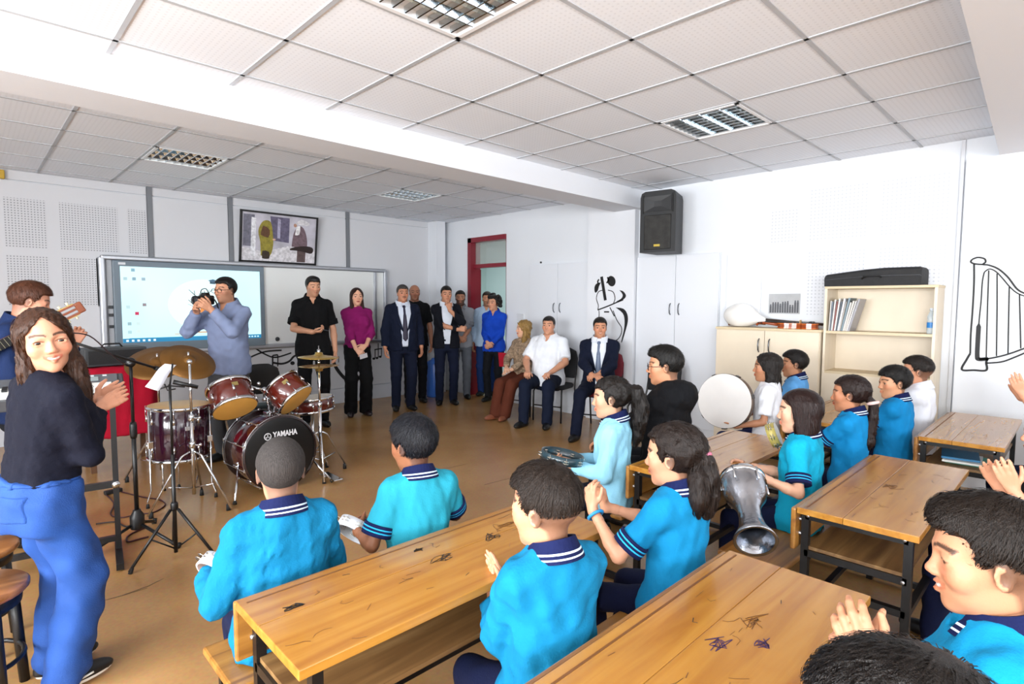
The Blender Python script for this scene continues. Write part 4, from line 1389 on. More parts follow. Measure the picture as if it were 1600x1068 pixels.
tag(MB().box(0, .05, -.05, 0, 0, .09, .01).build('alarm_sounder', mat('alarm_yellow', '#b9962a', .5), None, tuple(onY(1, 275, BF) - A3((.02, 0, .03)))), 'small yellow box at the ceiling edge far left', 'alarm')
tag(MB().box(0, .03, 0, .02, 0, .025, .004).build('cable_clip', mat('clip_dark', '#33363a', .5), None, tuple(onX(845, 411, RX - .022))), 'tiny dark fitting on the tall cupboard by the door', 'fitting')
tag(MB().box(-.02, 0, 0, .14, 0, .11, .006).build('light_switch', mat('switch_white', '#d3d6da', .4), None, tuple(onX(812, 496, RX) - A3((0, .1, .05)))), 'pale double light switch between the door and cupboard', 'switch')

# ------------------------------------------------------------------ wall speaker
def speaker():
    c = onX(1036, 350, 5.60)
    r = empty('wall_speaker', (5.62, float(c[1]), 2.06), math.radians(-80), 'black loudspeaker hanging high on the white wall', 'speaker')
    # local: x across the face, -y is the front
    mb = MB(); w, d, h = .20, .19, .66
    prof = [(-w, -d), (w, -d), (w * .72, d), (-w * .72, d)]
    def ring(z, s=1.0, sh=0): return [(x * s, y, z + (sh if y < 0 else sh * .4)) for x, y in prof]
    vs = ring(0) + ring(h * .90) + ring(h * .97, .93) + ring(h * 1.0, .72)
    fs = [(3, 2, 1, 0)] + [(k * 4 + i, k * 4 + (i + 1) % 4, k * 4 + 4 + (i + 1) % 4, k * 4 + 4 + i) for k in range(3) for i in range(4)] + [(12, 13, 14, 15)]
    mb._add(vs, fs)
    M_SP = mat('speaker_plastic', '#17181a', .55, bump=.08, bscale=120)
    mb.build('cabinet', M_SP, r)
    g = MB(); g.box(-.15, .15, -d - .012, -d, .03, .40, .008); g.build('grille', mat('speaker_grille', '#2b2a28', .6, .3, bump=.4, bscale=200, var=.4, vscale=14), r)
    # horn: a stepped funnel set into the front
    hn = MB()
    o = [(-.155, .44), (.155, .44), (.155, .60), (-.155, .60)]; i = [(-.04, .49), (.04, .49), (.04, .55), (-.04, .55)]
    vs = [(x, -d - .010, z) for x, z in o] + [(x, -d - .002, z) for x, z in i] + [(x, -d + .004, z) for x, z in o]
    fs = [(k, (k + 1) % 4, 4 + (k + 1) % 4, 4 + k) for k in range(4)] + [(4, 5, 6, 7)] + [(k, 8 + k, 8 + (k + 1) % 4, (k + 1) % 4) for k in range(4)]
    hn._add(vs, fs); hn.build('horn', mat('horn_black', '#232426', .4), r)
    MB().box(-.035, .035, -d - .016, -d - .01, .06, .085, .003).build('badge', mat('badge_yellow', '#b59b35', .4), r)
    MB().box(-.02, .02, d, d + .08, .3, .36).build('bracket', M_SP, r)
    for s in (-1, 1): MB().box(s * .165 - .008, s * .165 + .008, -d - .01, -d, .42, .62, .003).build('port', mat('port_black', '#050505', .7), r)
speaker()

# ------------------------------------------------------------------ cupboards along the right wall
M_CUP = mat('cupboard_white', '#d9dce2', .4)
M_HANDLE = mat('handle_metal', '#6c7076', .3, .9)
def handle(par, x, y, z, h=.13):
    mb = MB(); mb.tube([(x, y, z - h / 2), (x - .022, y, z - h * .35), (x - .030, y, z), (x - .022, y, z + h * .35), (x, y, z + h / 2)], .006, 8); return mb.build('handle', M_HANDLE, par)
def tall_cupboard(y0, y1, z1, lab, xf=RX - .03, hz=1.44):
    r = empty('tall_cupboard', (RX, (y0 + y1) / 2, 0), 0, lab, 'cupboard', 'built-in white cupboards')
    L = (y1 - y0) / 2; d = xf - RX
    MB().box(d, -.001, -L, L, 0, z1).build('body', M_CUP, r)
    for s in (-1, 1):
        a, b = (-L + .004, -.003) if s < 0 else (.003, L - .004)
        dr = MB().box(d - .02, d - .001, a, b, .10, z1 - .005, .003).build('door', M_CUP, r)
        handle(dr, d - .02, s * .055, hz)
tall_cupboard(4.60, 5.66, 2.05, 'white two-door cupboard behind the seated man in the white shirt')
tall_cupboard(2.82, 3.86, 2.06, 'white two-door cupboard under the wall speaker')
MB().box(RX - .03, RX - .001, 2.38, 2.74, 1.30, 2.02, .004).build('panel', mat('panel_bright', '#e9ebef', .5), wall_right)

M_BEECH = mat('pale_beech', '#d8cab4', .45, var=.05, vscale=3, stretch=(6, 1, .6), bump=.02, bscale=30)
M_BEECH2 = mat('pale_beech_edge', '#cbb998', .5)
def low_cabinet():
    y0, y1 = 1.70, 2.68
    r = empty('low_cabinet', (5.57, (y0 + y1) / 2, 0), 0, 'low pale wooden cabinet with two doors under the violin', 'cabinet')
    L = (y1 - y0) / 2; X = RX - 5.57 - .003
    MB().box(0, X, -L, L, .06, 1.245).build('body', M_BEECH, r)
    MB().box(-.012, X, -L - .01, L + .01, 1.245, 1.268, .003).build('top_board', M_BEECH2, r)
    MB().box(.02, X, -L + .01, L - .01, 0, .06).build('plinth', mat('plinth_dark', '#5b5044', .6), r)
    for s in (-1, 1):
        a, b = (-L + .004, -.002) if s < 0 else (.002, L - .004)
        dr = MB().box(-.018, 0, a, b, .065, 1.24, .002).build('door', M_BEECH, r)
        handle(dr, -.018, s * .05, 1.10)
low_cabinet()
def bookcase():
    y0, y1, z1, xf = .86, 1.685, 1.64, 5.60
    r = empty('bookcase', (xf, (y0 + y1) / 2, 0), 0, 'open pale wooden bookcase with magazines and a water bottle', 'bookcase')
    L = (y1 - y0) / 2; X = RX - xf - .008; t = .02
    for s in (-1, 1): MB().box(0, X, s * L - (t if s > 0 else 0), s * L + (t if s < 0 else 0), 0, z1).build('side_panel', M_BEECH, r)
    MB().box(0, X, -L - .004, L + .004, z1, z1 + .022, .002).build('top_board', M_BEECH2, r)
    MB().box(X - .006, X, -L + t, L - t, 0, z1).build('back_panel', M_BEECH, r)
    for z in (1.262, .90, .50, .08): MB().box(.004, X - .006, -L + t, L - t, z - .022, z).build('shelf', M_BEECH2, r)
    MB().box(-.002, .012, -L + t, L - t, .08, .878).build('kick_panel', M_BEECH, r)
    return r
bookcase()
# magazines leaning on the upper shelf
rng = random.Random(4)
mcol = ['#d8d4cf', '#5d6670', '#c9c6c2', '#8a4c46', '#dedbd6', '#3f4a55', '#cfcfd2', '#a9a39b', '#6b7d86', '#d3cec6', '#b9b3ac', '#dcdad7', '#8d8b90']
y = 1.655
for i, c in enumerate(mcol):
    th = rng.choice((.008, .012, .016)); hgt = rng.uniform(.255, .30); a = math.radians(2 + i * 1.05)
    mb = MB(); mb.box(0, .20, -th, 0, 0, hgt, .001)
    mb.mi = 1; mb.box(.003, .197, -th + .0012, -.0012, .003, hgt + .0006)
    o = mb.build('magazine', [mat('mag_' + c, c, .35), mat('paper_edge', '#e4dfd4', .8)], None, (5.62 + rng.uniform(0, .012), y - .002, 1.2635 + th * math.sin(a)), (a, 0, 0))
    nth = ('first', 'second', 'third', 'fourth', 'fifth', 'sixth', 'seventh', 'eighth', 'ninth', 'tenth', 'eleventh', 'twelfth', 'last')[i]
    lab = '%s magazine from the left in the leaning row on the bookcase shelf' % nth
    tag(o, lab, 'magazine', 'magazines leaning on the bookcase shelf')
    y -= th / math.cos(a) + .0012
def bottle():
    p = onX(1451, 513, 5.66)
    r = empty('water_bottle', (5.68, .905, 1.262), 0, 'small clear water bottle with blue label on the bookcase shelf', 'bottle')
    MB().lathe([(.026, 0), (.029, .01), (.029, .10), (.026, .115), (.029, .13), (.027, .15), (.012, .185), (.011, .195)], 16).build('body', mat('pet_clear', '#cfe0ea', .1, alpha=.45), r)
    MB().lathe([(.0297, .05), (.0297, .095)], 16, cap=False).build('bottle_label', mat('label_blue', '#2f7fc4', .4), r)
    MB().lathe([(.014, .192), (.014, .21)], 12).build('cap', mat('cap_white', '#dfe6ee', .4), r)
bottle()
def keyboard_case():
    r = empty('instrument_case', (5.73, 1.33, 1.662), math.radians(90), 'long black fabric instrument case lying on top of the bookcase', 'case')
    mb = MB()
    L0, L1 = -.52, .48     # local x along the wall (towards the camera is negative)
    pr = [(-.36, .0, .135), (-.345, .0, .15), (-.1, .0, .15), (.05, .0, .14), (.345, .0, .105), (.36, 0.0, .095)]
    vs = []; fs = []
    for x, z0, z1 in pr:
        d = .14
        vs += [(x, -d, z0), (x, d, z0), (x, d + .005, z1 - .02), (x, d - .02, z1), (x, -d + .02, z1), (x, -d - .005, z1 - .02)]
    n = 6
    for i in range(len(pr) - 1):
        for k in range(n): fs.append((i * n + k, (i + 1) * n + k, (i + 1) * n + (k + 1) % n, i * n + (k + 1) % n))
    fs.append(tuple(range(n))); fs.append(tuple((len(pr) - 1) * n + k for k in range(n))[::-1])
    mb._add(vs, fs); mb.build('body', mat('case_black', '#141416', .7, bump=.3, bscale=60, var=.3, vscale=20), r)
    z = MB(); z.tube([(x, .147, z1 * .55) for x, _, z1 in pr], .004, 6); z.build('zip', mat('zip_grey', '#4a4b4f', .4, .5), r)
    h = MB(); h.tube([(-.08, .15, .07), (-.06, .175, .085), (.04, .175, .08), (.06, .15, .06)], .008, 8); h.build('handle', mat('case_black', '#141416', .7), r)
keyboard_case()
def saz():
    # rounded long-necked lute lying on the cabinet
    p0 = onX(1165, 492, 5.72)
    r = empty('saz', (5.735, 2.53, 1.268), 0, 'pale round-bodied long-necked lute lying on the low cabinet', 'lute')
    S = SDF()
    S.ell((0, .0, .115), (.13, .15, .115), None, .02); S.cap((0, -.05, .115), (0, -.26, .07), .10, .03, .09); S.plane((0, 0, .004), (0, 0, -1))
    np_mesh('bowl', [sdf_verts(S, .012)], mat('saz_white', '#e6e3de', .25, coat=.4), r)
    mb = MB(); mb.tube([(0, -.24, .075), (0, -.5, .06), (0, -.80, .045)], [.02, .015, .013], 8); mb.build('neck', mat('saz_neck', '#2b1c14', .4), r)
    mb = MB(); mb.tube([(-.02, .10, .02), (0.01, .02, .03), (-.01, -.18, .05), (-.015, -.28, .03)], [.01, .02, .014, .006], 8); mb.build('soundboard_edge', mat('saz_wood', '#6a3a1c', .35), r)
saz()
def violin():
    r = empty('violin', (5.66, 1.93, 1.268), math.radians(90), 'orange-brown violin lying on its back on the low cabinet', 'violin')
    # local x along its length
    half = [(-.18, .0), (-.175, .05), (-.15, .085), (-.11, .10), (-.07, .092), (-.045, .062), (-.01, .055), (.03, .060), (.05, .078), (.09, .085), (.13, .075), (.165, .04), (.175, .0)]
    out = half + [(x, -y) for x, y in half[::-1][1:-1]]
    out = out[::-1]
    MB().prism(out, .012, .045).build('ribs', mat('violin_rib', '#8e3d12', .25, coat=.5), r)
    MB().prism([(x * 1.02, y * 1.04) for x, y in out], .045, .054).build('top_plate', mat('violin_top', '#c4611c', .22, coat=.6, var=.1, vscale=8), r)
    MB().prism([(x * 1.02, y * 1.04) for x, y in out], .003, .012).build('back_plate', mat('violin_top', '#c4611c', .22, coat=.6), r)
    MB().box(.03, .30, -.012, .012, .054, .066, .003).build('fingerboard', mat('ebony', '#0e0c0b', .3), r)
    mb = MB(); mb.tube([(.17, 0, .035), (.30, 0, .05), (.36, 0, .045), (.385, 0, .03), (.375, 0, .02)], [.016, .012, .013, .012, .006], 8); mb.build('neck', mat('violin_rib', '#8e3d12', .25), r)
    for x, s in ((.325, 1), (.34, -1), (.355, 1), (.37, -1)): MB().cyl((x, 0, .045), (x, s * .04, .05), .004, .006, 8).build('peg', mat('ebony', '#0e0c0b', .3), r)
    MB().box(-.03, -.024, -.02, .02, .054, .085).build('bridge', mat('bridge_maple', '#c9a36a', .5), r)
    MB().prism([(-.15, -.012), (-.05, -.02), (-.05, .02), (-.15, .012)], .058, .07).build('tailpiece', mat('ebony', '#0e0c0b', .3), r)
    MB().box(-.16, -.12, .02, .07, .055, .075, .006).build('chin_rest', mat('ebony', '#0e0c0b', .3), r)
    for k in range(4): MB().cyl((-.06, -.012 + k * .008, .07), (.30, -.006 + k * .004, .068), .0008, None, 4).build('string', mat('steel_string', '#b9b9b9', .3, 1), r)
violin()
def wall_photo():
    r = empty('wall_photo', (RX - .004, 2.15, 1.505), 0, 'grey group photograph pinned to the white wall above the violin', 'photograph')
    a, b = .15, .10
    MB().box(-.004, 0, -a, a, -b, b).build('print', mat('photo_grey', '#a9aaac', .5, var=.1, vscale=8), r)
    rg = random.Random(2); mb = MB()
    for k in range(12):
        y = -a + .02 + k * (2 * a - .04) / 11; hgt = rg.uniform(.07, .12)
        mb.box(-.0052, -.004, y - .009, y + .009, -b + .01, -b + hgt); mb.prism(ell2(y, -b + hgt + .008, .008, .009, 0, 8), -.0052, -.004, 'x')
    mb.build('figures', mat('photo_dark', '#4d4f54', .5), r)
wall_photo()
# ------------------------------------------------------------------ school desks with attached benches
def wood_mat(name, c0, c1, c2, rough=.3, axis=0):
    m = bpy.data.materials.new(name); m.use_nodes = True
    nt = m.node_tree; b = nt.nodes['Principled BSDF']; L = nt.links.new
    tc = nt.nodes.new('ShaderNodeTexCoord'); mp = nt.nodes.new('ShaderNodeMapping')
    oi = nt.nodes.new('ShaderNodeObjectInfo')
    sc = [14, 14, 14]; sc[axis] = .9
    mp.inputs['Scale'].default_value = sc
    ad = nt.nodes.new('ShaderNodeVectorMath'); ad.operation = 'ADD'
    ml = nt.nodes.new('ShaderNodeVectorMath'); ml.operation = 'SCALE'; ml.inputs['Scale'].default_value = 37
    cb = nt.nodes.new('ShaderNodeCombineXYZ')
    for i in range(3): L(oi.outputs['Random'], cb.inputs[i])
    L(cb.outputs[0], ml.inputs[0]); L(tc.outputs['Object'], ad.inputs[0]); L(ml.outputs[0], ad.inputs[1]); L(ad.outputs[0], mp.inputs['Vector'])
    n = nt.nodes.new('ShaderNodeTexNoise'); n.inputs['Scale'].default_value = 1.6; n.inputs['Detail'].default_value = 8; n.inputs['Distortion'].default_value = .6
    L(mp.outputs['Vector'], n.inputs['Vector'])
    r = nt.nodes.new('ShaderNodeValToRGB')
    for i, (p, c) in enumerate([(.30, c0), (.52, c1), (.72, c2)]):
        e = r.color_ramp.elements[i] if i < 2 else r.color_ramp.elements.new(p)
        e.position = p; e.color = (*hexc(c), 1)
    L(n.outputs['Fac'], r.inputs['Fac'])
    w = nt.nodes.new('ShaderNodeTexNoise'); w.inputs['Scale'].default_value = 4.5; w.inputs['Detail'].default_value = 6
    L(ad.outputs[0], w.inputs['Vector'])
    mr = nt.nodes.new('ShaderNodeMapRange'); mr.inputs['From Min'].default_value = .56; mr.inputs['From Max'].default_value = .75; mr.inputs['To Max'].default_value = .35
    L(w.outputs['Fac'], mr.inputs['Value'])
    mx = nt.nodes.new('ShaderNodeMix'); mx.data_type = 'RGBA'; mx.inputs[7].default_value = (*hexc(c0), 1)
    L(mr.outputs['Result'], mx.inputs[0]); L(r.outputs['Color'], mx.inputs[6]); L(mx.outputs[2], b.inputs['Base Color'])
    b.inputs['Roughness'].default_value = rough
    b.inputs['Coat Weight'].default_value = .25; b.inputs['Coat Roughness'].default_value = .12
    bp = nt.nodes.new('ShaderNodeBump'); bp.inputs['Strength'].default_value = .06; bp.inputs['Distance'].default_value = .004
    L(n.outputs['Fac'], bp.inputs['Height']); L(bp.outputs['Normal'], b.inputs['Normal'])
    return m
M_DESK = wood_mat('desk_wood', '#945e1e', '#a8742b', '#b38036', .26)
M_DESKE = wood_mat('desk_wood_edge', '#75491a', '#99682a', '#aa7a38', .4)
M_SHELF = wood_mat('shelf_wood', '#5c4022', '#7a5a34', '#94754a', .5)
M_STEEL = mat('black_steel', '#0b0b0d', .38, spec=.5)
M_BOLT = mat('bolt_zinc', '#b9bbbf', .3, .9)
M_INKP = mat('ink_purple', '#3b2350', .6); M_INKB = mat('ink_black', '#1d1712', .6); M_SCR = mat('scratch_brown', '#6d4214', .6)
DL = 1.17
def make_desk(x0, yf, label, seed, doodles=(), books=False):
    r = empty('school_desk', (x0, yf, 0), 0, label, 'desk', 'wooden school desks with attached benches')
    zt = .68
    # desktop: far plank with pencil groove, near plank
    MB().box(0, DL, -.1662, 0, zt - .026, zt, .0025).build('plank', M_DESK, r)
    MB().box(0, DL, -.41, -.1670, zt - .026, zt, .0025).build('plank', M_DESK, r)
    MB().box(.02, DL - .02, -.035, -.028, zt, zt + .0006).build('pencil_groove', M_SCR, r)
    MB().box(0, DL, .003, .023, .50, .672, .006).build('backrest', M_DESKE, r)
    MB().box(0, DL, .045, .33, .372, .398, .008).build('seat', M_DESKE, r)
    MB().box(.05, DL - .05, -.37, -.03, .498, .512).build('shelf', M_SHELF, r)
    for x in (.055, DL - .055):
        mb = MB(); t = .014
        for y0, h in ((-.372, zt - .027), (-.02, zt - .027), (.30, .371)): mb.box(x - t, x + t, y0 - t, y0 + t, 0, h)
        mb.box(x - t, x + t, -.372, -.02, zt - .056, zt - .027); mb.box(x - t, x + t, -.372, .30, .345, .371); mb.box(x - t, x + t, -.372, .30, .02, .048)
        mb.box(x - t, x + t, -.372, -.02, .470, .497)
        fr = mb.build('end_frame', M_STEEL, r)
        for y, z in ((-.36, zt - .04), (-.03, zt - .04), (-.36, .48), (.0, .56), (.0, .62)):
            MB().cyl((x - (.018 if x < .5 else -.018), y, z), (x, y, z), .007, None, 8).build('bolt', M_BOLT, fr)
    for y, z in ((-.372, .36), (.0, .20)):
        MB().box(.05, DL - .05, y - .012, y + .012, z - .012, z + .012).build('cross_bar', M_STEEL, r)
    rg = random.Random(seed)
    mb = MB()
    for k in range(26):
        a, b = rg.uniform(.05, DL - .1), rg.uniform(-.39, -.05)
        pts = []; ang = rg.uniform(0, 6.28)
        if abs(b + .166) < .02: b -= .05
        for j in range(rg.choice((2, 3, 4))):
            pts.append((min(max(a, .01), DL - .01), min(max(b, -.40), -.04), zt + .0004)); a += math.cos(ang) * .025; b += math.sin(ang) * .012; ang += rg.uniform(-1.2, 1.2)
        if len(pts) > 1:
            mb.mi = rg.choice((0, 1, 1, 1)); mb.strip(pts, rg.uniform(.0008, .0022), (0, 0, 1), .0003)
    o = mb.build('scratches', [M_INKB, M_SCR], r); o['kind'] = 'stuff'
    for u, v, s, mm in doodles:
        c = onZ(u, v, zt) - A3((x0, yf, 0)); mb = MB()
        for k in range(6):
            pts = smooth([(c[0] + rg.gauss(0, s), c[1] + rg.gauss(0, s * .6)) for _ in range(4)], 3)
            pts = [(min(max(p[0], .01), DL - .01), min(max(p[1], -.4), -.04), zt + .0006) for p in pts]
            mb.strip(pts, .0022, (0, 0, 1), .0004)
        mb.build('ink_doodle', mm, r)
    return r
make_desk(.50, 1.60, 'worn wooden desk and bench on which the shaved-headed boy sits', 1, [(770, 838, .02, M_INKB), (785, 822, .022, M_SCR), (690, 873, .02, M_INKB), (655, 858, .012, M_INKB), (455, 948, .014, M_INKB)])
make_desk(.63, .80, 'worn wooden desk with purple ink doodle in the foreground', 2, [(1125, 1005, .022, M_INKP), (1192, 1006, .014, M_INKP), (1175, 970, .02, M_SCR)])
make_desk(2.40, 1.60, 'wooden desk behind the girl in the pale blue sweater', 3)
make_desk(2.39, .79, 'glossy wooden desk behind the girl with the metal goblet drum', 4, [(1390, 760, .03, M_SCR)])
make_desk(4.25, 1.52, 'wooden desk behind the girl holding the frame drum', 5)
make_desk(4.25, .71, 'wooden desk with green books on its shelf near the harp drawing', 6)
make_desk(.42, -.02, 'wooden desk and bench under the smiling boy in the foreground', 7)
make_desk(2.40, -.04, 'wooden desk and bench under the clapping pupil dressed in black', 8)
make_desk(4.25, -.10, 'wooden desk and bench under the clapping pupil at the right edge', 9)
for i, (c, dx) in enumerate((('#2f8f7c', .03), ('#d9d9d4', .0), ('#2a6f9a', .05))):
    o = MB().box(0, .26, 0, .19, 0, .012, .001).build('book', mat('book_' + c, c, .4), None, (4.36 + dx, .40 + .01 * i, .5125 + .0125 * i), (0, 0, math.radians(4 * i)))
    tag(o, ('green book at the bottom of the pile on the desk shelf', 'white exercise book in the middle of the pile on the desk shelf', 'blue book on top of the pile on the desk shelf')[i], 'book', 'books on the desk shelf')

# round stools at the left edge
def stool(x, y, z, rad, label):
    r = empty('round_stool', (x, y, 0), 0, label, 'stool', 'round wooden stools')
    MB().lathe([(0, z - .03), (rad - .01, z - .03), (rad, z - .02), (rad, z - .006), (rad - .008, z), (0, z)], 40).build('seat', wood_mat('stool_wood', '#7a4a22', '#9a6231', '#ab7440', .35) if 'stool_wood' not in bpy.data.materials else bpy.data.materials['stool_wood'], r)
    MB().lathe([(rad - .025, z - .075), (rad - .02, z - .03)], 30).build('apron', M_STEEL, r)
    for k in range(4):
        a = math.radians(28 + 90 * k); c, s = math.cos(a), math.sin(a)
        MB().cyl((c * (rad - .035), s * (rad - .035), z - .04), (c * (rad - .01), s * (rad - .01), 0), .019, .017, 10).build('leg', M_STEEL, r)
    MB().torus((0, 0, .17), (0, 0, 1), rad - .028, .009, 28, 6).build('foot_ring', M_STEEL, r)
stool(-.035, 2.80, .45, .175, 'brown round-topped stool with black legs beside the jeans, nearest the camera')
stool(-.04, 3.27, .45, .175, 'brown round-topped stool behind another one at the left edge')
# ------------------------------------------------------------------ drum kit
M_CHROME = mat('chrome', '#d7d9dc', .12, 1.0)
M_SHELL = mat('drum_shell_red', '#3a0a10', .16, coat=.8, var=.2, vscale=2)
M_SHELLB = mat('drum_shell_brown', '#5a1c12', .18, coat=.8, var=.2, vscale=2)
M_SHELLP = mat('drum_shell_plum', '#2c0a1e', .16, coat=.8, var=.2, vscale=2)
M_HEAD = mat('drum_head', '#d8a24c', .4, var=.06, vscale=4)
M_RUB = mat('rubber', '#111112', .7)
M_BRONZE = mat('bronze', '#7d5626', .42, .6, bump=.1, bscale=30)
M_BRASS = mat('brass_cymbal', '#c9a860', .25, .85)

def drum_parts(root, c, axis, R, H, shell, lugs=8, heads=True, hoop=.012, headm=None):
    """shell centred at c with its axis; hoops, heads, lugs and rods as parts"""
    ax = Vector(axis).normalized(); c = Vector(c); e1 = ax.orthogonal().normalized(); e2 = ax.cross(e1)
    a = c - ax * H / 2
    MB().lathe([(R - .004, 0), (R, .004), (R, H - .004), (R - .004, H)], 40, a, ax).build('shell', shell, root)
    hm = headm or M_HEAD
    for t, s in ((0, -1), (H, 1)):
        MB().lathe([(R + .004, t - .022 * (s > 0) + 0 * s), (R + .010, t - .020 * (s > 0)), (R + .010, t + .020 * (s < 0) + .002 * s), (R + .002, t + .022 * (s < 0) + .004 * s)] if s > 0 else [(R + .002, t - .006), (R + .010, t - .004), (R + .010, t + .018), (R + .004, t + .02)], 40, a, ax, True, False).build('hoop', M_CHROME, root)
        if heads: MB().lathe([(R + .002, t + s * .004), (R - .012, t + s * .006), (0, t + s * .006)][::(1 if s > 0 else 1)], 40, a, ax, True, False).build('head', hm, root)
    for k in range(lugs):
        an = 2 * math.pi * (k + .5) / lugs; d = e1 * math.cos(an) + e2 * math.sin(an)
        for t in ((H * .24, H * .76) if H > .2 else (H * .5,)):
            mb = MB(); p = a + ax * t + d * (R + .006); mb.cyl(p - ax * .022, p + ax * .022, .010, .008, 8); mb.build('lug', M_CHROME, root)
        MB().cyl(a + d * (R + .013) - ax * .002, a + d * (R + .013) + ax * H * .22, .0035, None, 6).build('tension_rod', M_CHROME, root); MB().cyl(a + d * (R + .013) + ax * H * .78, a + d * (R + .013) + ax * (H + .002), .0035, None, 6).build('tension_rod', M_CHROME, root)

def text_mesh(body, size, mat_, parent, M, bold=.012, name='lettering', width=None):
    cu = bpy.data.curves.new('lettering', 'FONT'); cu.body = body; cu.size = size; cu.extrude = .0008; cu.offset = bold * size; cu.align_x = 'CENTER'; cu.align_y = 'CENTER'
    ob = bpy.data.objects.new('lettering_tmp', cu); COL.objects.link(ob)
    me = bpy.data.meshes.new_from_object(ob.evaluated_get(bpy.context.evaluated_depsgraph_get()))
    bpy.data.objects.remove(ob); bpy.data.curves.remove(cu)
    me.name = name; me.materials.clear(); me.materials.append(mat_)
    if width:
        xs = [v.co.x for v in me.vertices]; s = width / (max(xs) - min(xs))
        for v in me.vertices: v.co.x *= s
    o = bpy.data.objects.new(name, me); link(o, parent); o.matrix_local = M
    return o

def bass_drum():
    r = empty('bass_drum', (1.76, 4.62, 0), 0, 'dark red bass drum with black YAMAHA front and two tilted rack toms', 'drum')
    R, H = .285, .40; c = Vector((0, .03, R + .015)); ax = Vector((.04, -1, .02)).normalized()
    a = c - ax * H / 2
    MB().lathe([(R - .006, 0), (R - .002, .004), (R - .002, H - .004), (R - .006, H)], 48, a, ax).build('shell', M_SHELL, r)
    for t in (-.012, H - .012):
        MB().lathe([(R - .002, t), (R + .012, t), (R + .014, t + .012), (R + .012, t + .024), (R - .004, t + .024)], 48, a, ax, True, False).build('hoop', mat('hoop_dark', '#1d0a0e', .2, coat=.6), r)
        MB().torus(a + ax * (t + .012), ax, R + .014, .0025, 48, 6).build('hoop_inlay', M_CHROME, r)
    f = a + ax * (H + .006)
    MB().lathe([(R - .004, 0), (R - .02, .003), (0, .003)], 48, f, ax, True, False).build('front_head', mat('head_black', '#070708', .35), r)
    MB().lathe([(R - .004, H + .0), (0, H)], 48, a - ax * (H + .002), ax, True, False).build('batter_head', M_HEAD, r)
    e1 = Vector((1, 0, 0)); e1 = (e1 - ax * e1.dot(ax)).normalized(); e2 = ax.cross(e1)
    if e2.z < 0: e2 = -e2
    zx = ax
    def M(dx, dy, d=.005):
        p = f + e1 * dx + e2 * dy + ax * d
        m = Matrix.Identity(4)
        for i in range(3): m[i][0] = e1[i]; m[i][1] = e2[i]; m[i][2] = ax[i]; m[i][3] = p[i]
        return m
    wt = mat('print_white', '#d9d9dc', .5)
    text_mesh('YAMAHA', .062, wt, r, M(.035, .150), .03, width=.20)
    lg = MB(); c2 = f + e1 * -.105 + e2 * .146 + ax * .005
    lg.torus(c2, ax, .026, .003, 28, 6)
    for k in range(3):
        an = math.radians(90 + 120 * k); d = e1 * math.cos(an) + e2 * math.sin(an); n = ax.cross(d)
        lg.cyl(c2, c2 + d * .012, .002, None, 6)
        for s in (-1, 1): lg.tube([c2 + d * .012, c2 + d * .013 + n * .005 * s, c2 + d * .024 + n * .005 * s], .0016, 6)
    lg.build('emblem', wt, r)
    for k in range(10):
        an = 2 * math.pi * (k + .5) / 10; d = e1 * math.cos(an) + e2 * math.sin(an)
        mb = MB(); p = c + d * (R + .004); mb.cyl(p - ax * .03, p + ax * .03, .011, .009, 8); mb.build('lug', M_CHROME, r)
        mb = MB(); mb.cyl(a + d * (R + .02), a + d * (R + .02) + ax * H, .003, None, 6); mb.build('tension_rod', M_CHROME, r)
        for t in (0, H):
            q = a + d * (R + .014) + ax * t; mb = MB(); mb.box(-.009, .009, -.009, .009, -.012, .012, .003); mb.v = [tuple(Vector(v) + q) for v in mb.v]; mb.build('claw', M_CHROME, r)
    for s in (-1, 1):
        p = c + Vector((s * R * .93, -.05, -.06)); q = Vector((s * (R + .10), -.28, .012))
        mb = MB(); mb.cyl(p, q, .009, None, 10); mb.ball(p, .022, 10, 6); mb.build('spur', M_CHROME, r)
        mb = MB(); mb.cyl(q + (q - p).normalized() * -.02, q, .013, .016, 10); mb.build('rubber_foot', M_RUB, r)
    # tom mount
    top = c + Vector((.02, .02, R))
    mb = MB(); mb.box(-.05, .05, -.04, .04, -.005, .02, .006); mb.v = [tuple(Vector(v) + top) for v in mb.v]
    mb.cyl(top, top + Vector((-.045, 0, .20)), .012, None, 10); mb.cyl(top + Vector((.03, 0, 0)), top + Vector((.05, 0, .20)), .012, None, 10)
    for s in (-1, 1):
        p = top + Vector((s * .047, 0, .20)); mb.ball(p, .026, 12, 8); mb.cyl(p, p + Vector((s * .09, .01, .03)), .011, None, 10); mb.ball(p + Vector((s * .05, -.02, .06)), .015, 10, 6)
        mb.cyl(p - Vector((0, 0, .09)), p - Vector((0, 0, .06)), .02, None, 10)
    mb.build('tom_mount', M_CHROME, r)
    base = Vector((1.76, 4.62, 0))
    for px, axis, R2, H2 in (((362, 621), (-.06, .80, 1), .158, .20), ((450, 612), (-.62, .95, 1), .152, .20)):
        t = bpy.data.objects.new('rack_tom', None); link(t, r); t.empty_display_size = .05
        cc = Vector(onY(*px, 4.62)) - base
        t.location = cc
        drum_parts(t, (0, 0, 0), axis, R2, H2, M_SHELLB, 6)
        ax2 = Vector(axis).normalized(); fr = (Vector((0, -1, 0)) - ax2 * Vector((0, -1, 0)).dot(ax2)).normalized()
        mb = MB(); sd = ax2.cross(fr); p = fr * (R2 + .001)
        vs = [p + sd * x + ax2 * z + fr * y for x, z in ((-.022, .015), (.022, .015), (.022, .045), (-.022, .045)) for y in (0, .004)]
        mb._add(vs, [(1, 3, 5, 7), (0, 1, 7, 6), (2, 3, 1, 0), (4, 5, 3, 2), (6, 7, 5, 4)]); mb.build('badge', mat('badge_gold', '#b7a66a', .3, .8), t)
bass_drum()

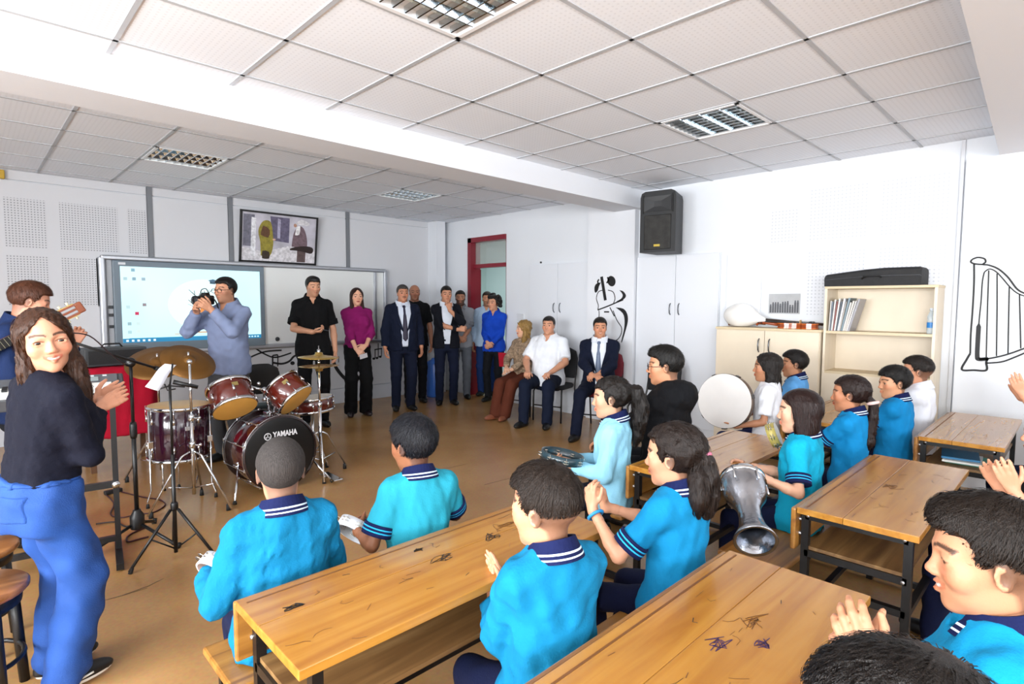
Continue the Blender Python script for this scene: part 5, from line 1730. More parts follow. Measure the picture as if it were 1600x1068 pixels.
def floor_tom():
    r = empty('floor_tom', (1.14, 4.80, 0), 0, 'deep plum floor tom standing on chrome legs', 'drum')
    R, H, z = .205, .40, .52
    drum_parts(r, (0, 0, z), (0.02, 0.0, 1), R, H, M_SHELLP, 8)
    for k in range(3):
        a = math.radians(200 + 120 * k); c, s = math.cos(a), math.sin(a)
        mb = MB(); mb.tube([(c * (R + .022), s * (R + .022), .70), (c * (R + .022), s * (R + .022), .12), (c * (R + .05), s * (R + .05), .05), (c * (R + .05), s * (R + .05), .015)], .006, 8); mb.build('leg', M_CHROME, r)
        MB().cyl((c * (R + .05), s * (R + .05), 0), (c * (R + .05), s * (R + .05), .03), .013, .01, 10).build('rubber_foot', M_RUB, r)
        mb = MB(); mb.box(-.02, .02, -.016, .016, -.025, .025, .005); mb.v = [(v[0] + c * (R + .015), v[1] + s * (R + .015), v[2] + .46) for v in mb.v]; mb.build('leg_bracket', M_CHROME, r)
    mb = MB(); mb.box(-.03, .03, -.006, .0, -.015, .015, .003); mb.v = [(v[0] + .02, v[1] - R - .001, v[2] + .57) for v in mb.v]; mb.build('badge', mat('badge_silver', '#c9c9cc', .3, .9), r)
floor_tom()

def tripod(r, z, spread, foot=0.0, rot=0, m=M_CHROME, rad=.008, col=None, ztop=None, feetm=None):
    for k in range(3):
        a = math.radians(rot + 120 * k); c, s = math.cos(a), math.sin(a)
        mb = MB(); mb.tube([(c * .02, s * .02, z), (c * spread * .25, s * spread * .25, z - .03), (c * spread, s * spread, .018)], rad, 8)
        lg = mb.build('leg', m, r)
        MB().cyl((c * (spread - .02), s * (spread - .02), .0), (c * (spread - .025), s * (spread - .025), .045), rad * 2.0, rad * 1.4, 10).build('rubber_foot', feetm or M_RUB, lg)
        mb = MB(); mb.cyl((0, 0, z * .35), (c * spread * .55, s * spread * .55, z * .45), rad * .6, None, 6); mb.build('brace', m, r)

def cymbal(name, R, m, par, loc, rot, bell=.03):
    mb = MB(); mb.lathe([(.006, .045), (.03, .043), (R * .2, .026), (R * .26, .020), (R * .6, .010), (R, .0), (R, -.0015), (R * .6, .008), (R * .26, .018), (R * .18, .024), (.006, .042)], 48)
    return mb.build(name, m, par, loc, rot)

def hi_hat():
    p = onZ(505, 752, 0)
    r = empty('hi_hat', (2.17, 4.60, 0), 0, 'chrome hi-hat stand with a pair of brass cymbals right of the bass drum', 'cymbal stand')
    tripod(r, .38, .27, rot=10)
    mb = MB(); mb.cyl((0, 0, .05), (0, 0, .62), .014, None, 12); mb.build('lower_tube', M_CHROME, r)
    mb = MB(); mb.cyl((0, 0, .60), (0, 0, .93), .010, None, 12); mb.lathe([(.017, 0), (.02, .01), (.02, .035), (.017, .04)], 12, (0, 0, .60)); mb.build('upper_tube', M_CHROME, r)
    mb = MB(); mb.cyl((0, 0, .9), (0, 0, 1.13), .004, None, 8); mb.build('pull_rod', M_CHROME, r)
    MB().box(-.04, .04, -.32, -.05, .02, .035, .004).build('pedal', M_CHROME, r)
    cymbal('bottom_cymbal', .165, M_BRASS, r, (0, 0, .955), (math.pi - .02, 0, 0))
    cymbal('top_cymbal', .17, M_BRASS, r, (0, 0, 1.03), (.03, .02, 0))
    mb = MB(); mb.cyl((0, 0, 1.06), (0, 0, 1.10), .013, None, 10); mb.cyl((0, 0, 1.0), (0, 0, .97), .012, None, 10); mb.build('clutch', M_CHROME, r)
hi_hat()

def snare():
    p = onY(487, 632, 4.95)
    r = empty('snare_drum', (float(p[0]) + .02, 4.98, 0), 0, 'snare drum on its stand behind the right-hand rack tom', 'drum')
    drum_parts(r, (0, 0, float(p[2])), (-.05, .06, 1), .18, .13, M_SHELLB, 8, headm=mat('head_white', '#d6d2c8', .5))
    tripod(r, .30, .22, rot=40); MB().cyl((0, 0, .05), (0, 0, float(p[2]) - .08), .012, None, 10).build('column', M_CHROME, r)
snare()

def cymbal_stand(loc, h, R, label, tilt, rot, boom=None, m=M_BRONZE):
    r = empty('cymbal_stand', (loc[0], loc[1], 0), 0, label, 'cymbal stand')
    tripod(r, .42, .30, rot=rot)
    MB().cyl((0, 0, .10), (0, 0, h * .60), .013, None, 12).build('lower_tube', M_CHROME, r)
    mb = MB(); mb.cyl((0, 0, h * .58), (0, 0, h - .03), .0095, None, 12)
    for z in (h * .58, h * .40): mb.lathe([(.018, 0), (.022, .01), (.022, .04), (.018, .05)], 12, (0, 0, z)); mb.cyl((0, 0, z + .02), (.05, -.01, z + .02), .006, None, 8); mb.ball((.05, -.01, z + .02), .012, 8, 6)
    mb.build('upper_tube', M_CHROME, r)
    top = Vector((0, 0, h - .03))
    if boom:
        e = top + Vector(boom); mb = MB(); mb.cyl(top, e, .006, None, 8); mb.ball(top, .02, 10, 6); mb.build('tilter', M_CHROME, r); top = e
    cymbal('cymbal', R, m, r, top, tilt)
    mb = MB(); mb.cyl(top + Vector((0, 0, .03)), top + Vector((0, 0, .075)), .007, None, 8); mb.build('wing_nut', M_CHROME, r)
cymbal_stand((1.15, 4.50), 1.10, .19, 'chrome cymbal stand in front of the floor tom with a tilted bronze cymbal', (math.radians(38), math.radians(10), 0), 65, (.05, .22, -.02))
cymbal_stand((1.13, 5.35), 1.03, .23, 'bronze cymbal tilted on a stand behind the floor tom', (math.radians(28), math.radians(-14), 0), 20)

# ------------------------------------------------------------------ microphone stand, music stand, keyboard
M_BLK = mat('stand_black', '#0c0c0e', .4)
def mic_stand():
    r = empty('microphone_stand', (.72, 4.08, 0), 0, 'black microphone stand with a boom reaching over to the left', 'microphone stand')
    MB().lathe([(.035, .09), (.04, .10), (.04, .17), (.022, .20), (.022, .21)], 16).build('hub', M_BLK, r)
    for a in (196, 300, 62):
        a = math.radians(a); c, s = math.cos(a), math.sin(a)
        lg = MB().cyl((c * .03, s * .03, .12), (c * .32, s * .32, .012), .010, None, 10).build('leg', M_BLK, r)
        MB().cyl((c * .305, s * .305, .0), (c * .325, s * .325, .03), .014, None, 10).build('rubber_foot', M_RUB, lg)
    MB().cyl((0, 0, .18), (0, 0, .72), .0125, None, 12).build('lower_tube', M_BLK, r)
    mb = MB(); mb.cyl((0, 0, .70), (0, 0, 1.12), .0095, None, 12); mb.lathe([(.016, 0), (.02, .02), (.02, .08), (.016, .1)], 12, (0, 0, .66)); mb.build('upper_tube', M_BLK, r)
    b0 = Vector((.12, -.04, 1.09)); b1 = Vector(onY(112, 534, 3.75)) - Vector((.72, 4.08, 0))
    mb = MB(); mb.cyl(b0, b1, .008, None, 10); mb.ball((0, 0, 1.13), .03, 12, 8); mb.cyl((0, -.03, 1.12), (0, .05, 1.14), .018, None, 10); mb.build('boom', M_BLK, r)
    MB().cyl(b0, b0 + (b0 - b1).normalized() * .09, .014, None, 10).build('counterweight', M_BLK, r)
    d = (b1 - b0).normalized()
    m0 = Vector(onY(84, 518, 3.62)) - Vector((.72, 4.08, 0)); m1 = Vector(onY(104, 520, 3.75)) - Vector((.72, 4.08, 0))
    MB().cyl(m1, m0, .010, .016, 12).build('microphone', mat('mic_dark', '#2b2c2f', .35, .6), r)
    mb = MB(); mb.cyl(b1, m1, .006, None, 8); mb.build('clip', M_BLK, r)
    pts = smooth([tuple(m1), tuple(m1 + Vector((.10, .03, -.02))), tuple(m1 + Vector((.20, .08, -.13))), tuple(b0 + Vector((-.14, .03, .02)))], 5)
    MB().tube(pts, .0035, 6).build('cable', mat('cable_dark', '#241014', .5), r)
mic_stand()
def music_stand():
    r = empty('music_stand', (.83, 3.66, 0), 0, 'black folding music stand in front of the drums', 'music stand')
    for a in (188, 315, 80):
        a = math.radians(a); c, s = math.cos(a), math.sin(a)
        lg = MB().cyl((c * .02, s * .02, .30), (c * .24, s * .24, .012), .0085, None, 8).build('leg', M_BLK, r)
        MB().cyl((c * .236, s * .236, .0), (c * .225, s * .225, .03), .012, .010, 8).build('rubber_foot', M_RUB, lg)
        MB().cyl((0, 0, .06), (c * .13, s * .13, .16), .005, None, 6).build('brace', M_BLK, r)
    mb = MB(); mb.cyl((0, 0, .04), (0, 0, .62), .011, None, 10); mb.lathe([(.016, 0), (.02, .01), (.02, .04), (.015, .05)], 12, (0, 0, .29)); mb.build('lower_tube', M_BLK, r)
    MB().cyl((0, 0, .6), (0, 0, 1.03), .0075, None, 10).build('upper_tube', M_BLK, r)
    mb = MB(); mb.tube([(-.07, .02, 1.00), (0, 0, 1.02), (.07, -.03, 1.01)], .005, 6); mb.tube([(0, 0, 1.02), (.03, .05, 1.14)], .005, 6); mb.tube([(-.03, -.02, 1.035), (-.02, -.035, 1.0), (.02, -.04, 1.005)], .004, 6); mb.build('desk_rail', M_BLK, r)
    MB().cyl((.02, .01, 1.04), (.14, -.02, 1.0), .013, .011, 10).build('grip', M_BLK, r)
music_stand()
def paper():
    c = [onY(227, 604, 3.62), onY(248, 611, 3.60), onY(276, 570, 3.70), onY(258, 568, 3.72)]
    mb = MB(); n = 8; vs = []; fs = []
    for i in range(n + 1):
        t = i / n
        a = A3(c[0]) * (1 - t) + A3(c[3]) * t; b = A3(c[1]) * (1 - t) + A3(c[2]) * t
        w = A3((0, -.012 * math.sin(t * 3.14 * 2), .008 * math.sin(t * 3.14)))
        for s in (0, .5, 1): vs.append(a * (1 - s) + b * s + w + A3((0, .006 * (s - .5) ** 2 * 4, 0)))
    for i in range(n):
        for j in range(2): fs.append((i * 3 + j, i * 3 + j + 1, i * 3 + j + 4, i * 3 + j + 3))
    o = mb._add(vs, fs, True).build('sheet_music', mat('paper_white', '#e4e6ef', .7))
    md = o.modifiers.new('thickness', 'SOLIDIFY'); md.thickness = .0012
    tag(o, 'loose white sheet of paper lying on the music stand', 'paper')
paper()
def keyboard():
    # electronic keyboard on a black stand, its right end seen past the clapping woman
    ox, oy = .24, 3.98
    r = empty('electronic_keyboard', (ox, oy, 0), math.radians(-8), 'grey-black electronic keyboard on a black stand behind the clapping woman', 'keyboard')
    K = Matrix.Translation((0, 0, 1.0)) @ Matrix.Rotation(math.radians(14), 4, 'X')
    def P(x0, x1, y0, y1, z0, z1, ch, name, m):
        mb = MB(); mb.X = K; mb.box(x0, x1, y0, y1, z0, z1, ch); return mb.build(name, m, r)
    P(-.55, .42, -.14, .17, -.04, .03, .008, 'body', mat('keyboard_body', '#3a3c40', .5))
    P(-.52, .36, -.135, .0, .03, .042, .002, 'white_keys', mat('key_white', '#dcdbd6', .3))
    for k in range(17):
        if k % 7 in (2, 6): continue
        P(-.50 + k * .049, -.478 + k * .049, -.06, .0, .042, .052, .001, 'black_key', mat('key_black', '#0d0d0e', .3))
    P(-.45, .39, .02, .155, .03, .034, .001, 'control_panel', mat('keyboard_panel', '#55585d', .5))
    P(.12, .30, .05, .11, .034, .037, .001, 'display', mat('lcd', '#8d9a9a', .3))
    for k in range(6): P(.02 + k * .06, .04 + k * .06, .12, .135, .034, .039, .001, 'button', mat('button_grey', '#b9bcc0', .5))
    for s in (-1, 1):
        mb = MB(); mb.box(s * .36 - .014, s * .36 + .014, -.012, .012, .05, .95); mb.build('stand_post', M_BLK, r)
        mb = MB(); mb.box(s * .36 - .018, s * .36 + .018, -.24, .24, 0.01, .045); mb.build('stand_foot', M_BLK, r)
        MB().cyl((s * .36, -.012, .44), (s * .36, -.04, .44), .02, None, 12).build('knob', M_CHROME, r)
    MB().box(-.36, .36, -.016, .016, .42, .455).build('stand_bar', M_BLK, r)
    MB().box(-.36, .36, -.016, .016, .10, .13).build('stand_bar', M_BLK, r)
keyboard()
def amplifier():
    r = empty('amplifier', (.96, 6.22, .926), math.radians(6), 'small dark amplifier standing on the red-covered box', 'amplifier')
    MB().box(-.24, .24, -.13, .13, 0, .16, .01).build('cabinet', mat('amp_grey', '#3c3f42', .6), r)
    MB().box(-.21, .21, -.135, -.13, .02, .14).build('grille', mat('amp_grille', '#1c1d1f', .7, bump=.3, bscale=150), r)
    mb = MB(); mb.tube([(-.08, 0, .16), (-.06, 0, .19), (.06, 0, .19), (.08, 0, .16)], .008, 8); mb.build('handle', M_BLK, r)
amplifier()
def red_box():
    # a stout box under a red cloth behind the drums
    r = empty('cloth_covered_table', (.98, 6.2, 0), 0, 'low table hidden under a bright red cloth behind the drum kit', 'table')
    S = SDF(); S.loft((0, 0, 0), np.eye(3), [.30, .34, .84, .90, .92], [.29, .29, .28, .27, .24], [.25, .25, .24, .23, .20], None, 0, n=6)
    S.noise(.006, .12, 4, 6, (1.5, 1.5, .1))
    np_mesh('cloth', [sdf_verts(S, .018)], cloth('#a80f2a'), r)
    for sx in (-1, 1):
        for sy in (-1, 1): MB().box(sx * .22 - .02, sx * .22 + .02, sy * .18 - .02, sy * .18 + .02, 0, .34).build('leg', mat('table_leg', '#5a3a22', .5), r)
red_box()
def crate():
    p = onZ(283, 664, 0)
    r = empty('wooden_box', (1.62, 6.35, 0), math.radians(8), 'small brown wooden box behind the floor tom', 'box')
    for x0, x1, y0, y1, z0, z1 in ((-.2, .2, -.15, .15, 0, .02), (-.2, -.18, -.15, .15, .02, .34), (.18, .2, -.15, .15, .02, .34), (-.18, .18, -.15, -.13, .02, .34), (-.18, .18, .13, .15, .02, .34)):
        MB().box(x0, x1, y0, y1, z0, z1, .002).build('board', mat('crate_wood', '#7a4c26', .5, var=.15, vscale=5), r)
crate()
def drum_stool():
    r = empty('drum_stool', (2.10, 5.62, 0), 0, 'black round-backed chair behind the drum kit', 'chair')
    S = SDF(); S.loft((0, .17, .60), rotm('X', 8), [-.02, 0, .14, .24, .29], [.18, .2, .21, .18, .08], [.022, .025, .025, .025, .02], None, 0); np_mesh('backrest', [sdf_verts(S, .012)], mat('seat_black', '#0b0b0c', .6), r)
    MB().lathe([(0, .42), (.19, .42), (.205, .44), (.205, .47), (.18, .49), (0, .49)], 30).build('seat', mat('seat_black', '#0b0b0c', .6), r)
    for sx in (-1, 1):
        MB().tube([(sx * .15, -.14, .43), (sx * .17, -.19, .0)], .011, 8).build('leg', M_BLK, r)
        MB().tube([(sx * .15, .14, .0), (sx * .15, .16, .43), (sx * .12, .19, .68)], .011, 8).build('leg', M_BLK, r)
drum_stool()

# cables on the floor
def cable(label, pix, rad=.005, col='#3a0d12'):
    pts = [tuple(onZ(u, v, rad + .001)) for u, v in pix]
    tag(MB().tube(smooth(pts, 5), rad, 6).build('cable', mat('cable_' + col, col, .5)), label, 'cable')
cable('dark red cable winding from the keyboard stand to the music stand', [(165, 772), (178, 786), (173, 803), (190, 808), (215, 803), (240, 800), (258, 788), (248, 780), (222, 776), (190, 768)])
cable('dark cable looping on the floor beside the microphone stand hub', [(232, 838), (213, 843), (200, 846), (199, 838), (212, 830), (226, 824)], .006)
cable('black cable lying in front of the keyboard stand feet', [(150, 818), (180, 815), (196, 822), (212, 818)], .005, '#17090b')
tag(MB().box(-.06, .06, -.02, .02, 0, .03, .006).build('power_strip', mat('power_black', '#141315', .5), None, tuple(onZ(177, 770, 0)), (0, 0, math.radians(12))), 'small dark power strip on the floor by the keyboard stand', 'power strip')

# ------------------------------------------------------------------ chairs for the guests along the right wall
def guest_chair(loc, rz, label, fab):
    r = empty('guest_chair', loc, math.radians(rz), label, 'chair', 'guest chairs along the right wall')
    fm = mat('chair_fabric_' + fab, fab, .8, bump=.1, bscale=120)
    S = SDF(); S.loft((0, 0, .44), np.eye(3), [-.03, -.02, .02, .03], [.20, .215, .215, .20], [.19, .205, .205, .19], None, 0, n=5); np_mesh('seat', [sdf_verts(S, .014)], fm, r)
    S = SDF(); S.loft((0, -.24, .52), rotm('X', 8), [.0, .04, .26, .36, .40], [.19, .20, .20, .17, .08], [.02, .024, .024, .022, .016], None, 0, n=4); np_mesh('backrest', [sdf_verts(S, .014)], fm, r)
    for s in (-1, 1):
        MB().tube([(s * .20, .20, 0), (s * .20, .19, .38), (s * .19, .16, .42)], .011, 8).build('leg', M_BLK, r)
        MB().tube([(s * .20, -.26, 0), (s * .20, -.19, .40), (s * .19, -.23, .52), (s * .18, -.28, .78)], .011, 8).build('leg', M_BLK, r)
    MB().tube([(-.20, .195, .2), (.20, .195, .2)], .008, 6).build('stretcher', M_BLK, r)
guest_chair((5.47, 5.33, 0), 100, 'cream-backed chair under the blonde woman', '#cbbda6')
guest_chair((5.45, 4.80, 0), 104, 'black chair under the man in the white shirt', '#121216')
guest_chair((5.42, 4.02, 0), 112, 'dark red chair under the seated man in the navy suit', '#6a0f22')
guest_chair((5.35, 3.28, 0), 95, 'empty black chair behind the boy in the black hoodie', '#101014')
tag(MB().box(-.07, .07, -.012, .0, -.10, .10, .004).build('red_folder', mat('folder_red', '#a3142a', .4), None, (5.30, 5.62, .72), (math.radians(-8), 0, math.radians(100))), 'small red folder held up against the cream chair beside the blonde woman', 'folder')
tag(MB().lathe([(0, 0), (.12, 0), (.13, .02), (.13, .52), (.12, .56), (.05, .60), (.04, .62), (0, .62)], 24).build('water_barrel', mat('barrel_blue', '#2f63b8', .35), None, (5.38, 7.30, 0)), 'blue plastic water barrel on the floor behind the man in the blazer', 'barrel')
# ------------------------------------------------------------------ people
TURQ = '#0a7dac'
DARK = '#15110f'
def lap(s, u=.72, seat=.4, y=.30, x=.10, dz=.20, **k):
    return dict(w=(s * x, y * u / .72, seat + dz * u), d=(0 - s * .3, 1, -.25), n=(0, -.1, -1), hint=(s * .35, -.6, -1), pose='relaxed', **k)
def kid(label, x, y, yaw, H, head, hair, top, **k):
    sp = dict(seat=k.pop('seat', .398), child=True, head=head, hair=hair, top=top, bottom=k.pop('bottom', {'col': '#0c1433'}), barearm=top['kind'] in ('polo', 'tshirt'),
              lod=k.pop('lod', .75), group=None, shoes='#17181c')
    u = (H - .232 * (H / 1.75) ** .26) / 1.478
    sp['armL'] = k.pop('armL', None) or lap(-1, u, sp['seat']); sp['armR'] = k.pop('armR', None) or lap(1, u, sp['seat'])
    sp.update(k)
    return person(label, (x, y), yaw, H, sp)
def polo(c=TURQ, **k): return dict(kind='polo', col=c, **k)
SH = lambda col=DARK, **k: dict(style='short', col=col, **k)

# ---- first column, front row
kid('boy with shaved head and long-sleeved turquoise top sitting in front of the drums', .70, 1.765, -10, 1.30, (-8, -4, 0), dict(style='buzz', col='#433e3c', rough=.8, jag=.006), dict(kind='sweater', col='#076c96', stripes=True, fold=.004, wide=1.06), eyes=False, skin='#c08a6c', lod=.55,
    armL=dict(w=(-.20, .17, .61), d=(.3, .9, .2), n=(.9, -.2, -.2), hint=(-.35, -.6, -1), pose='half'), armR=dict(w=(.14, .24, .60), d=(-.6, .8, 0), n=(-.6, -.5, -.4), hint=(.45, -.5, -1), pose='half'), build=1.08)
kid('boy with thick black hair and short turquoise sleeves right of the shaved-headed boy', 1.23, 1.78, -16, 1.28, (26, -6, 0), SH('#1a1b22', th=.05, top=.09, rec=.1, jag=.01), polo('#2590a6'), eyes=False, skin='#8e5c40', lod=.55,
    armL=dict(w=(-.20, .15, .60), d=(.2, .9, .1), n=(.9, -.2, -.2), hint=(-.4, -.4, -1), pose='half'), armR=dict(w=(.13, .24, .6), d=(-.4, .9, 0), n=(-.6, -.6, -.4), hint=(.7, -.35, -.8), pose='half'))
# ---- second row
kid('boy with faded brown hair and long-sleeved turquoise top seated behind the front desk', 1.08, .955, -14, 1.31, (30, -4, 0), SH('#2a1f18', th=-.014, top=.085, rec=.2, rough=.5, fade=-.02), dict(kind='sweater', col='#08709a', stripes=True, fold=.004), skin='#c38b6b', lod=.5,
    armL=dict(w=(-.04, .25, .60), d=(.15, .5, .75), n=(1, 0, 0), hint=(-.35, -.3, -1), pose='flat'), armR=dict(w=(.0, .25, .63), d=(-.15, .5, .75), n=(-1, 0, 0), hint=(.5, -.3, -1), pose='flat'))
P24 = kid('girl with wavy dark ponytail and blue wristband clapping at the second desk', 1.75, .965, -8, 1.33, (24, -4, 0),
    dict(style='pony', col='#251a15', th=.04, waves=.010, jag=.01, line=.3, tails=[([(0, -.40, .12), (.0, -.50, -.05), (.02, -.52, -.3), (.04, -.50, -.6), (.05, -.46, -.85), (.05, -.44, -1.0)], [.12, .15, .19, .20, .16, .05]), ([(-.05, -.36, -.05), (-.16, -.42, -.3), (-.2, -.42, -.6), (-.18, -.40, -.9)], [.1, .15, .16, .05]), ([(.05, -.36, -.05), (.2, -.40, -.3), (.24, -.38, -.6), (.2, -.36, -.88)], [.1, .14, .14, .04])]),
    polo('#0a78a8'), skin='#c48e70', lod=.5, female=True,
    armL=dict(w=(-.20, .215, .765), d=(-.05, .25, 1), n=(1, .1, 0), hint=(-.35, -.3, -1), pose='cup'), armR=dict(w=(-.09, .26, .74), d=(-.15, .35, 1), n=(-1, 0, 0), hint=(1, -.3, -.8), pose='cup'))
# ---- second column
P16 = kid('girl in a pale blue sweater with long wavy ponytail holding a tambourine', 2.50, 1.77, 22, 1.37, (14, -4, 0),
    dict(style='pony', col='#1f1916', th=.03, jag=.008, waves=.014, line=.27, tails=[([(0, -.44, .22), (.02, -.66, .12), (.05, -.74, -.2), (.08, -.70, -.6), (.08, -.62, -1.0), (.07, -.56, -1.25)], [.10, .17, .20, .20, .14, .05])]),
    dict(kind='sweater', col='#8cc6df', stripes=True), skin='#c8977a', lod=.6, female=True, bottom={'col': '#10131f'},
    armL=dict(w=(-.11, .20, .625), d=(.0, 1, .1), n=(.3, 0, 1), hint=(-.3, -.6, -1), pose='half'), armR=dict(w=(.02, .24, .62), d=(-.3, 1, 0), n=(-.5, 0, -.8), hint=(.4, -.5, -1), pose='relaxed'))
kid('teenage boy with glasses and a black hoodie', 3.06, 1.78, 4, 1.64, (30, -2, 0), SH('#161412', th=.035, top=.10, rec=.2, quiff=1), dict(kind='hoodie', col='#0d0e12', fold=.004), glasses='#1c1d22', skin='#bd8463', lod=.7, build=1.06, bottom={'col': '#101116'}, child=False)
P17 = kid('girl with a dark bob and turquoise polo holding a metal goblet drum', 2.93, .955, 2, 1.33, (16, -3, 0), dict(style='bob', col='#2a1714', th=.012, jag=.006, line=.30, rough=.3), polo('#0a96b8'), skin='#cf9f84', lod=.6, female=True,
    armL=dict(w=(-.30, .085, .70), d=(-.55, .7, .35), n=(.1, .1, -1), hint=(-.3, -.5, -1), pose='cup'), armR=dict(w=(-.02, .26, .66), d=(-.6, .8, .2), n=(-.5, -.5, -.5), hint=(.4, -.4, -1), pose='cup'))
P18 = kid('girl with a long dark ponytail tied with a pink band in a turquoise polo', 3.78, .96, -6, 1.31, (18, -3, 0),
    dict(style='pony', col='#281814', th=.03, jag=.006, line=.29, rough=.3, tails=[([(0, -.46, -.12), (.0, -.58, -.26), (.02, -.56, -.6), (.03, -.48, -1.0), (.03, -.44, -1.32), (.03, -.42, -1.5)], [.10, .11, .13, .14, .16, .07])]),
    polo('#0a7bb4'), skin='#b47a5a', lod=.6, female=True)
# ---- third column
kid('girl in a white T-shirt with long dark hair holding a big frame drum', 4.42, 1.70, 16, 1.42, (10, 0, 0), dict(style='long', col='#221b18', th=.02, jag=.006, line=.40, vline=1.0, waves=.010, tails=[([(-.24, -.08, -.2), (-.27, -.05, -.6), (-.25, -.0, -.95)], [.12, .12, .04]), ([(.1, -.3, -.3), (.1, -.36, -.8), (.1, -.34, -1.0)], [.2, .17, .06])]),
    dict(kind='tshirt', col='#e4e6ec'), skin='#b27c5c', lod=.75, female=True, bottom={'col': '#1a2150'},
    armL=dict(w=(-.18, .20, .57), d=(-.1, .95, -.05), n=(.2, .3, 1), hint=(-.3, -.5, -1), pose='grip'), armR=dict(w=(.0, .26, .76), d=(-.75, .55, .35), n=(-.5, .8, 0), hint=(.6, -.3, -1), pose='flat'))
kid('boy in a light blue polo seated behind the girl with the frame drum', 4.93, 1.68, 8, 1.40, (22, 0, 0), SH('#1b1512', th=.03, top=.07, rec=.1), polo('#5f9fd8'), skin='#b57f5e', lod=.8)
kid('boy in a turquoise polo turning his face towards the camera near the bookcase', 4.50, .885, -6, 1.33, (44, -3, 0), SH('#15110f', th=.045, top=.075, rec=-.1, line=.24), polo('#0a7ab4'), skin='#c9926f', lod=.7, glasses=None)
kid('boy in a white polo seated in front of the bookcase', 5.08, .86, -6, 1.40, (22, -2, 0), SH('#231a15', th=-.01, top=.075, rec=.3, fade=.0), dict(kind='polo', col='#dfe2ea', trim='#d6d9e2', stripe='#e6e8ee', stripe2='#e6e8ee'), skin='#c98f70', lod=.75)
# ---- foreground right
kid('smiling boy with short brown hair clapping in the right foreground', 1.38, .085, 6, 1.44, (12, -6, 0), SH('#20160f', th=-.012, top=.09, rec=.25, rough=.5, fade=.03, quiff=1), polo('#0a86b6'), skin='#b98262', lod=.42, smile=1, eyeopen=.022,
    armL=dict(w=(-.23, .18, .85), d=(-.25, .35, .9), n=(.9, .2, .1), hint=(-.4, -.3, -1), pose='cup'), armR=dict(w=(-.155, .21, .835), d=(-.55, .3, .75), n=(-.7, -.4, .2), hint=(.5, -.3, -1), pose='cup', thumb='out'))
kid('pupil seen only as the top of a dark-haired head at the bottom edge', 0.725, .085, -4, 1.40, (10, -10, 0), SH('#17110e', th=.045, top=.09, rec=.1, rough=.35), polo(), eyes=False, lod=.5)
kid('pupil in black clapping, mostly hidden past the right edge', 3.00, .06, 4, 1.40, (20, 0, 0), SH('#1b1512'), dict(kind='tshirt', col='#0d0d10'), skin='#c48c6e', lod=.7, eyes=False,
    armL=dict(w=(-.27, .12, .82), d=(-.3, .35, .9), n=(1, 0, .1), hint=(-.4, -.4, -1), pose='flat'), armR=dict(w=(-.17, .16, .80), d=(-.4, .35, .9), n=(-1, 0, -.1), hint=(.5, -.3, -1), pose='flat'))
kid('pupil whose raised clapping hands enter at the right edge below the harp', 4.72, .02, 2, 1.40, (20, 0, 0), SH('#1b1512'), polo(), skin='#c48c6e', lod=.8, eyes=False,
    armL=dict(w=(-.32, .24, .98), d=(-.2, .35, .9), n=(1, 0, .2), hint=(-.8, .2, -1), pose='flat'), armR=dict(w=(-.21, .27, .96), d=(-.5, .3, .8), n=(-1, 0, 0), hint=(1, -.2, -1), pose='flat'))

# ---- clapping young woman at the left, seen from her right side, face to the camera
DENIM = mat('denim', '#154389', .8, bump=.25, bscale=220, var=.18, vscale=4)
def v3(a): return tuple(a)
hx, hy = .175, 2.735
P29 = person('young woman in a black top and blue jeans clapping and smiling at the camera', (hx, hy), -72, 1.485, dict(female=True, child=False, lod=.45, smile=1, skin='#c98f72', brow='#33231b', eyeopen=.025, head=(-103, -2, 8), lean=5, side=5, build=1.1, hh=.228, hairh=.007,
    hair=dict(style='long', col='#43240f', th=.015, line=.43, vline=1.15, jag=.003, part=.03, waves=.006, rough=.35, tails=[
        ([(.28, -.05, -.1), (.31, -.02, -.45), (.30, .02, -.8), (.26, .08, -1.2), (.24, .10, -1.5)], [.10, .13, .14, .12, .03]),
        ([(-.26, -.05, -.1), (-.30, 0, -.45), (-.30, .07, -.85), (-.24, .14, -1.35), (-.16, .17, -1.75)], [.11, .15, .16, .14, .03]),
        ([(-.12, -.15, -.3), (-.16, -.05, -.7), (-.12, .04, -1.1), (-.04, .1, -1.4)], [.14, .16, .14, .03])]),
    top=dict(kind='sweater', col='#0b0d1c', inf=.007, hem=.07, fold=.003, loose=1.0), bottom=dict(col='#1f56a8', mat=DENIM, jeans=True, wide=1.5, inf=.016, len=.0, waist=.013, top=.105, fold=.0055), shoes='#0e0e10', sole=True,
    legL=dict(a=(-.09, .06, .08), toe=-4), legR=dict(a=(.06, .03, .08), toe=6),
    armL=dict(w=(-.03, .215, 1.09), d=(-.15, 1, .42), n=(.8, -.3, .4), hint=(-1, -.6, -.6), pose='flat'), armR=dict(w=(.06, .185, 1.075), d=(-.15, 1, .45), n=(-.8, .3, -.5), hint=(.7, -.7, -.7), pose='flat', thumb='in')))
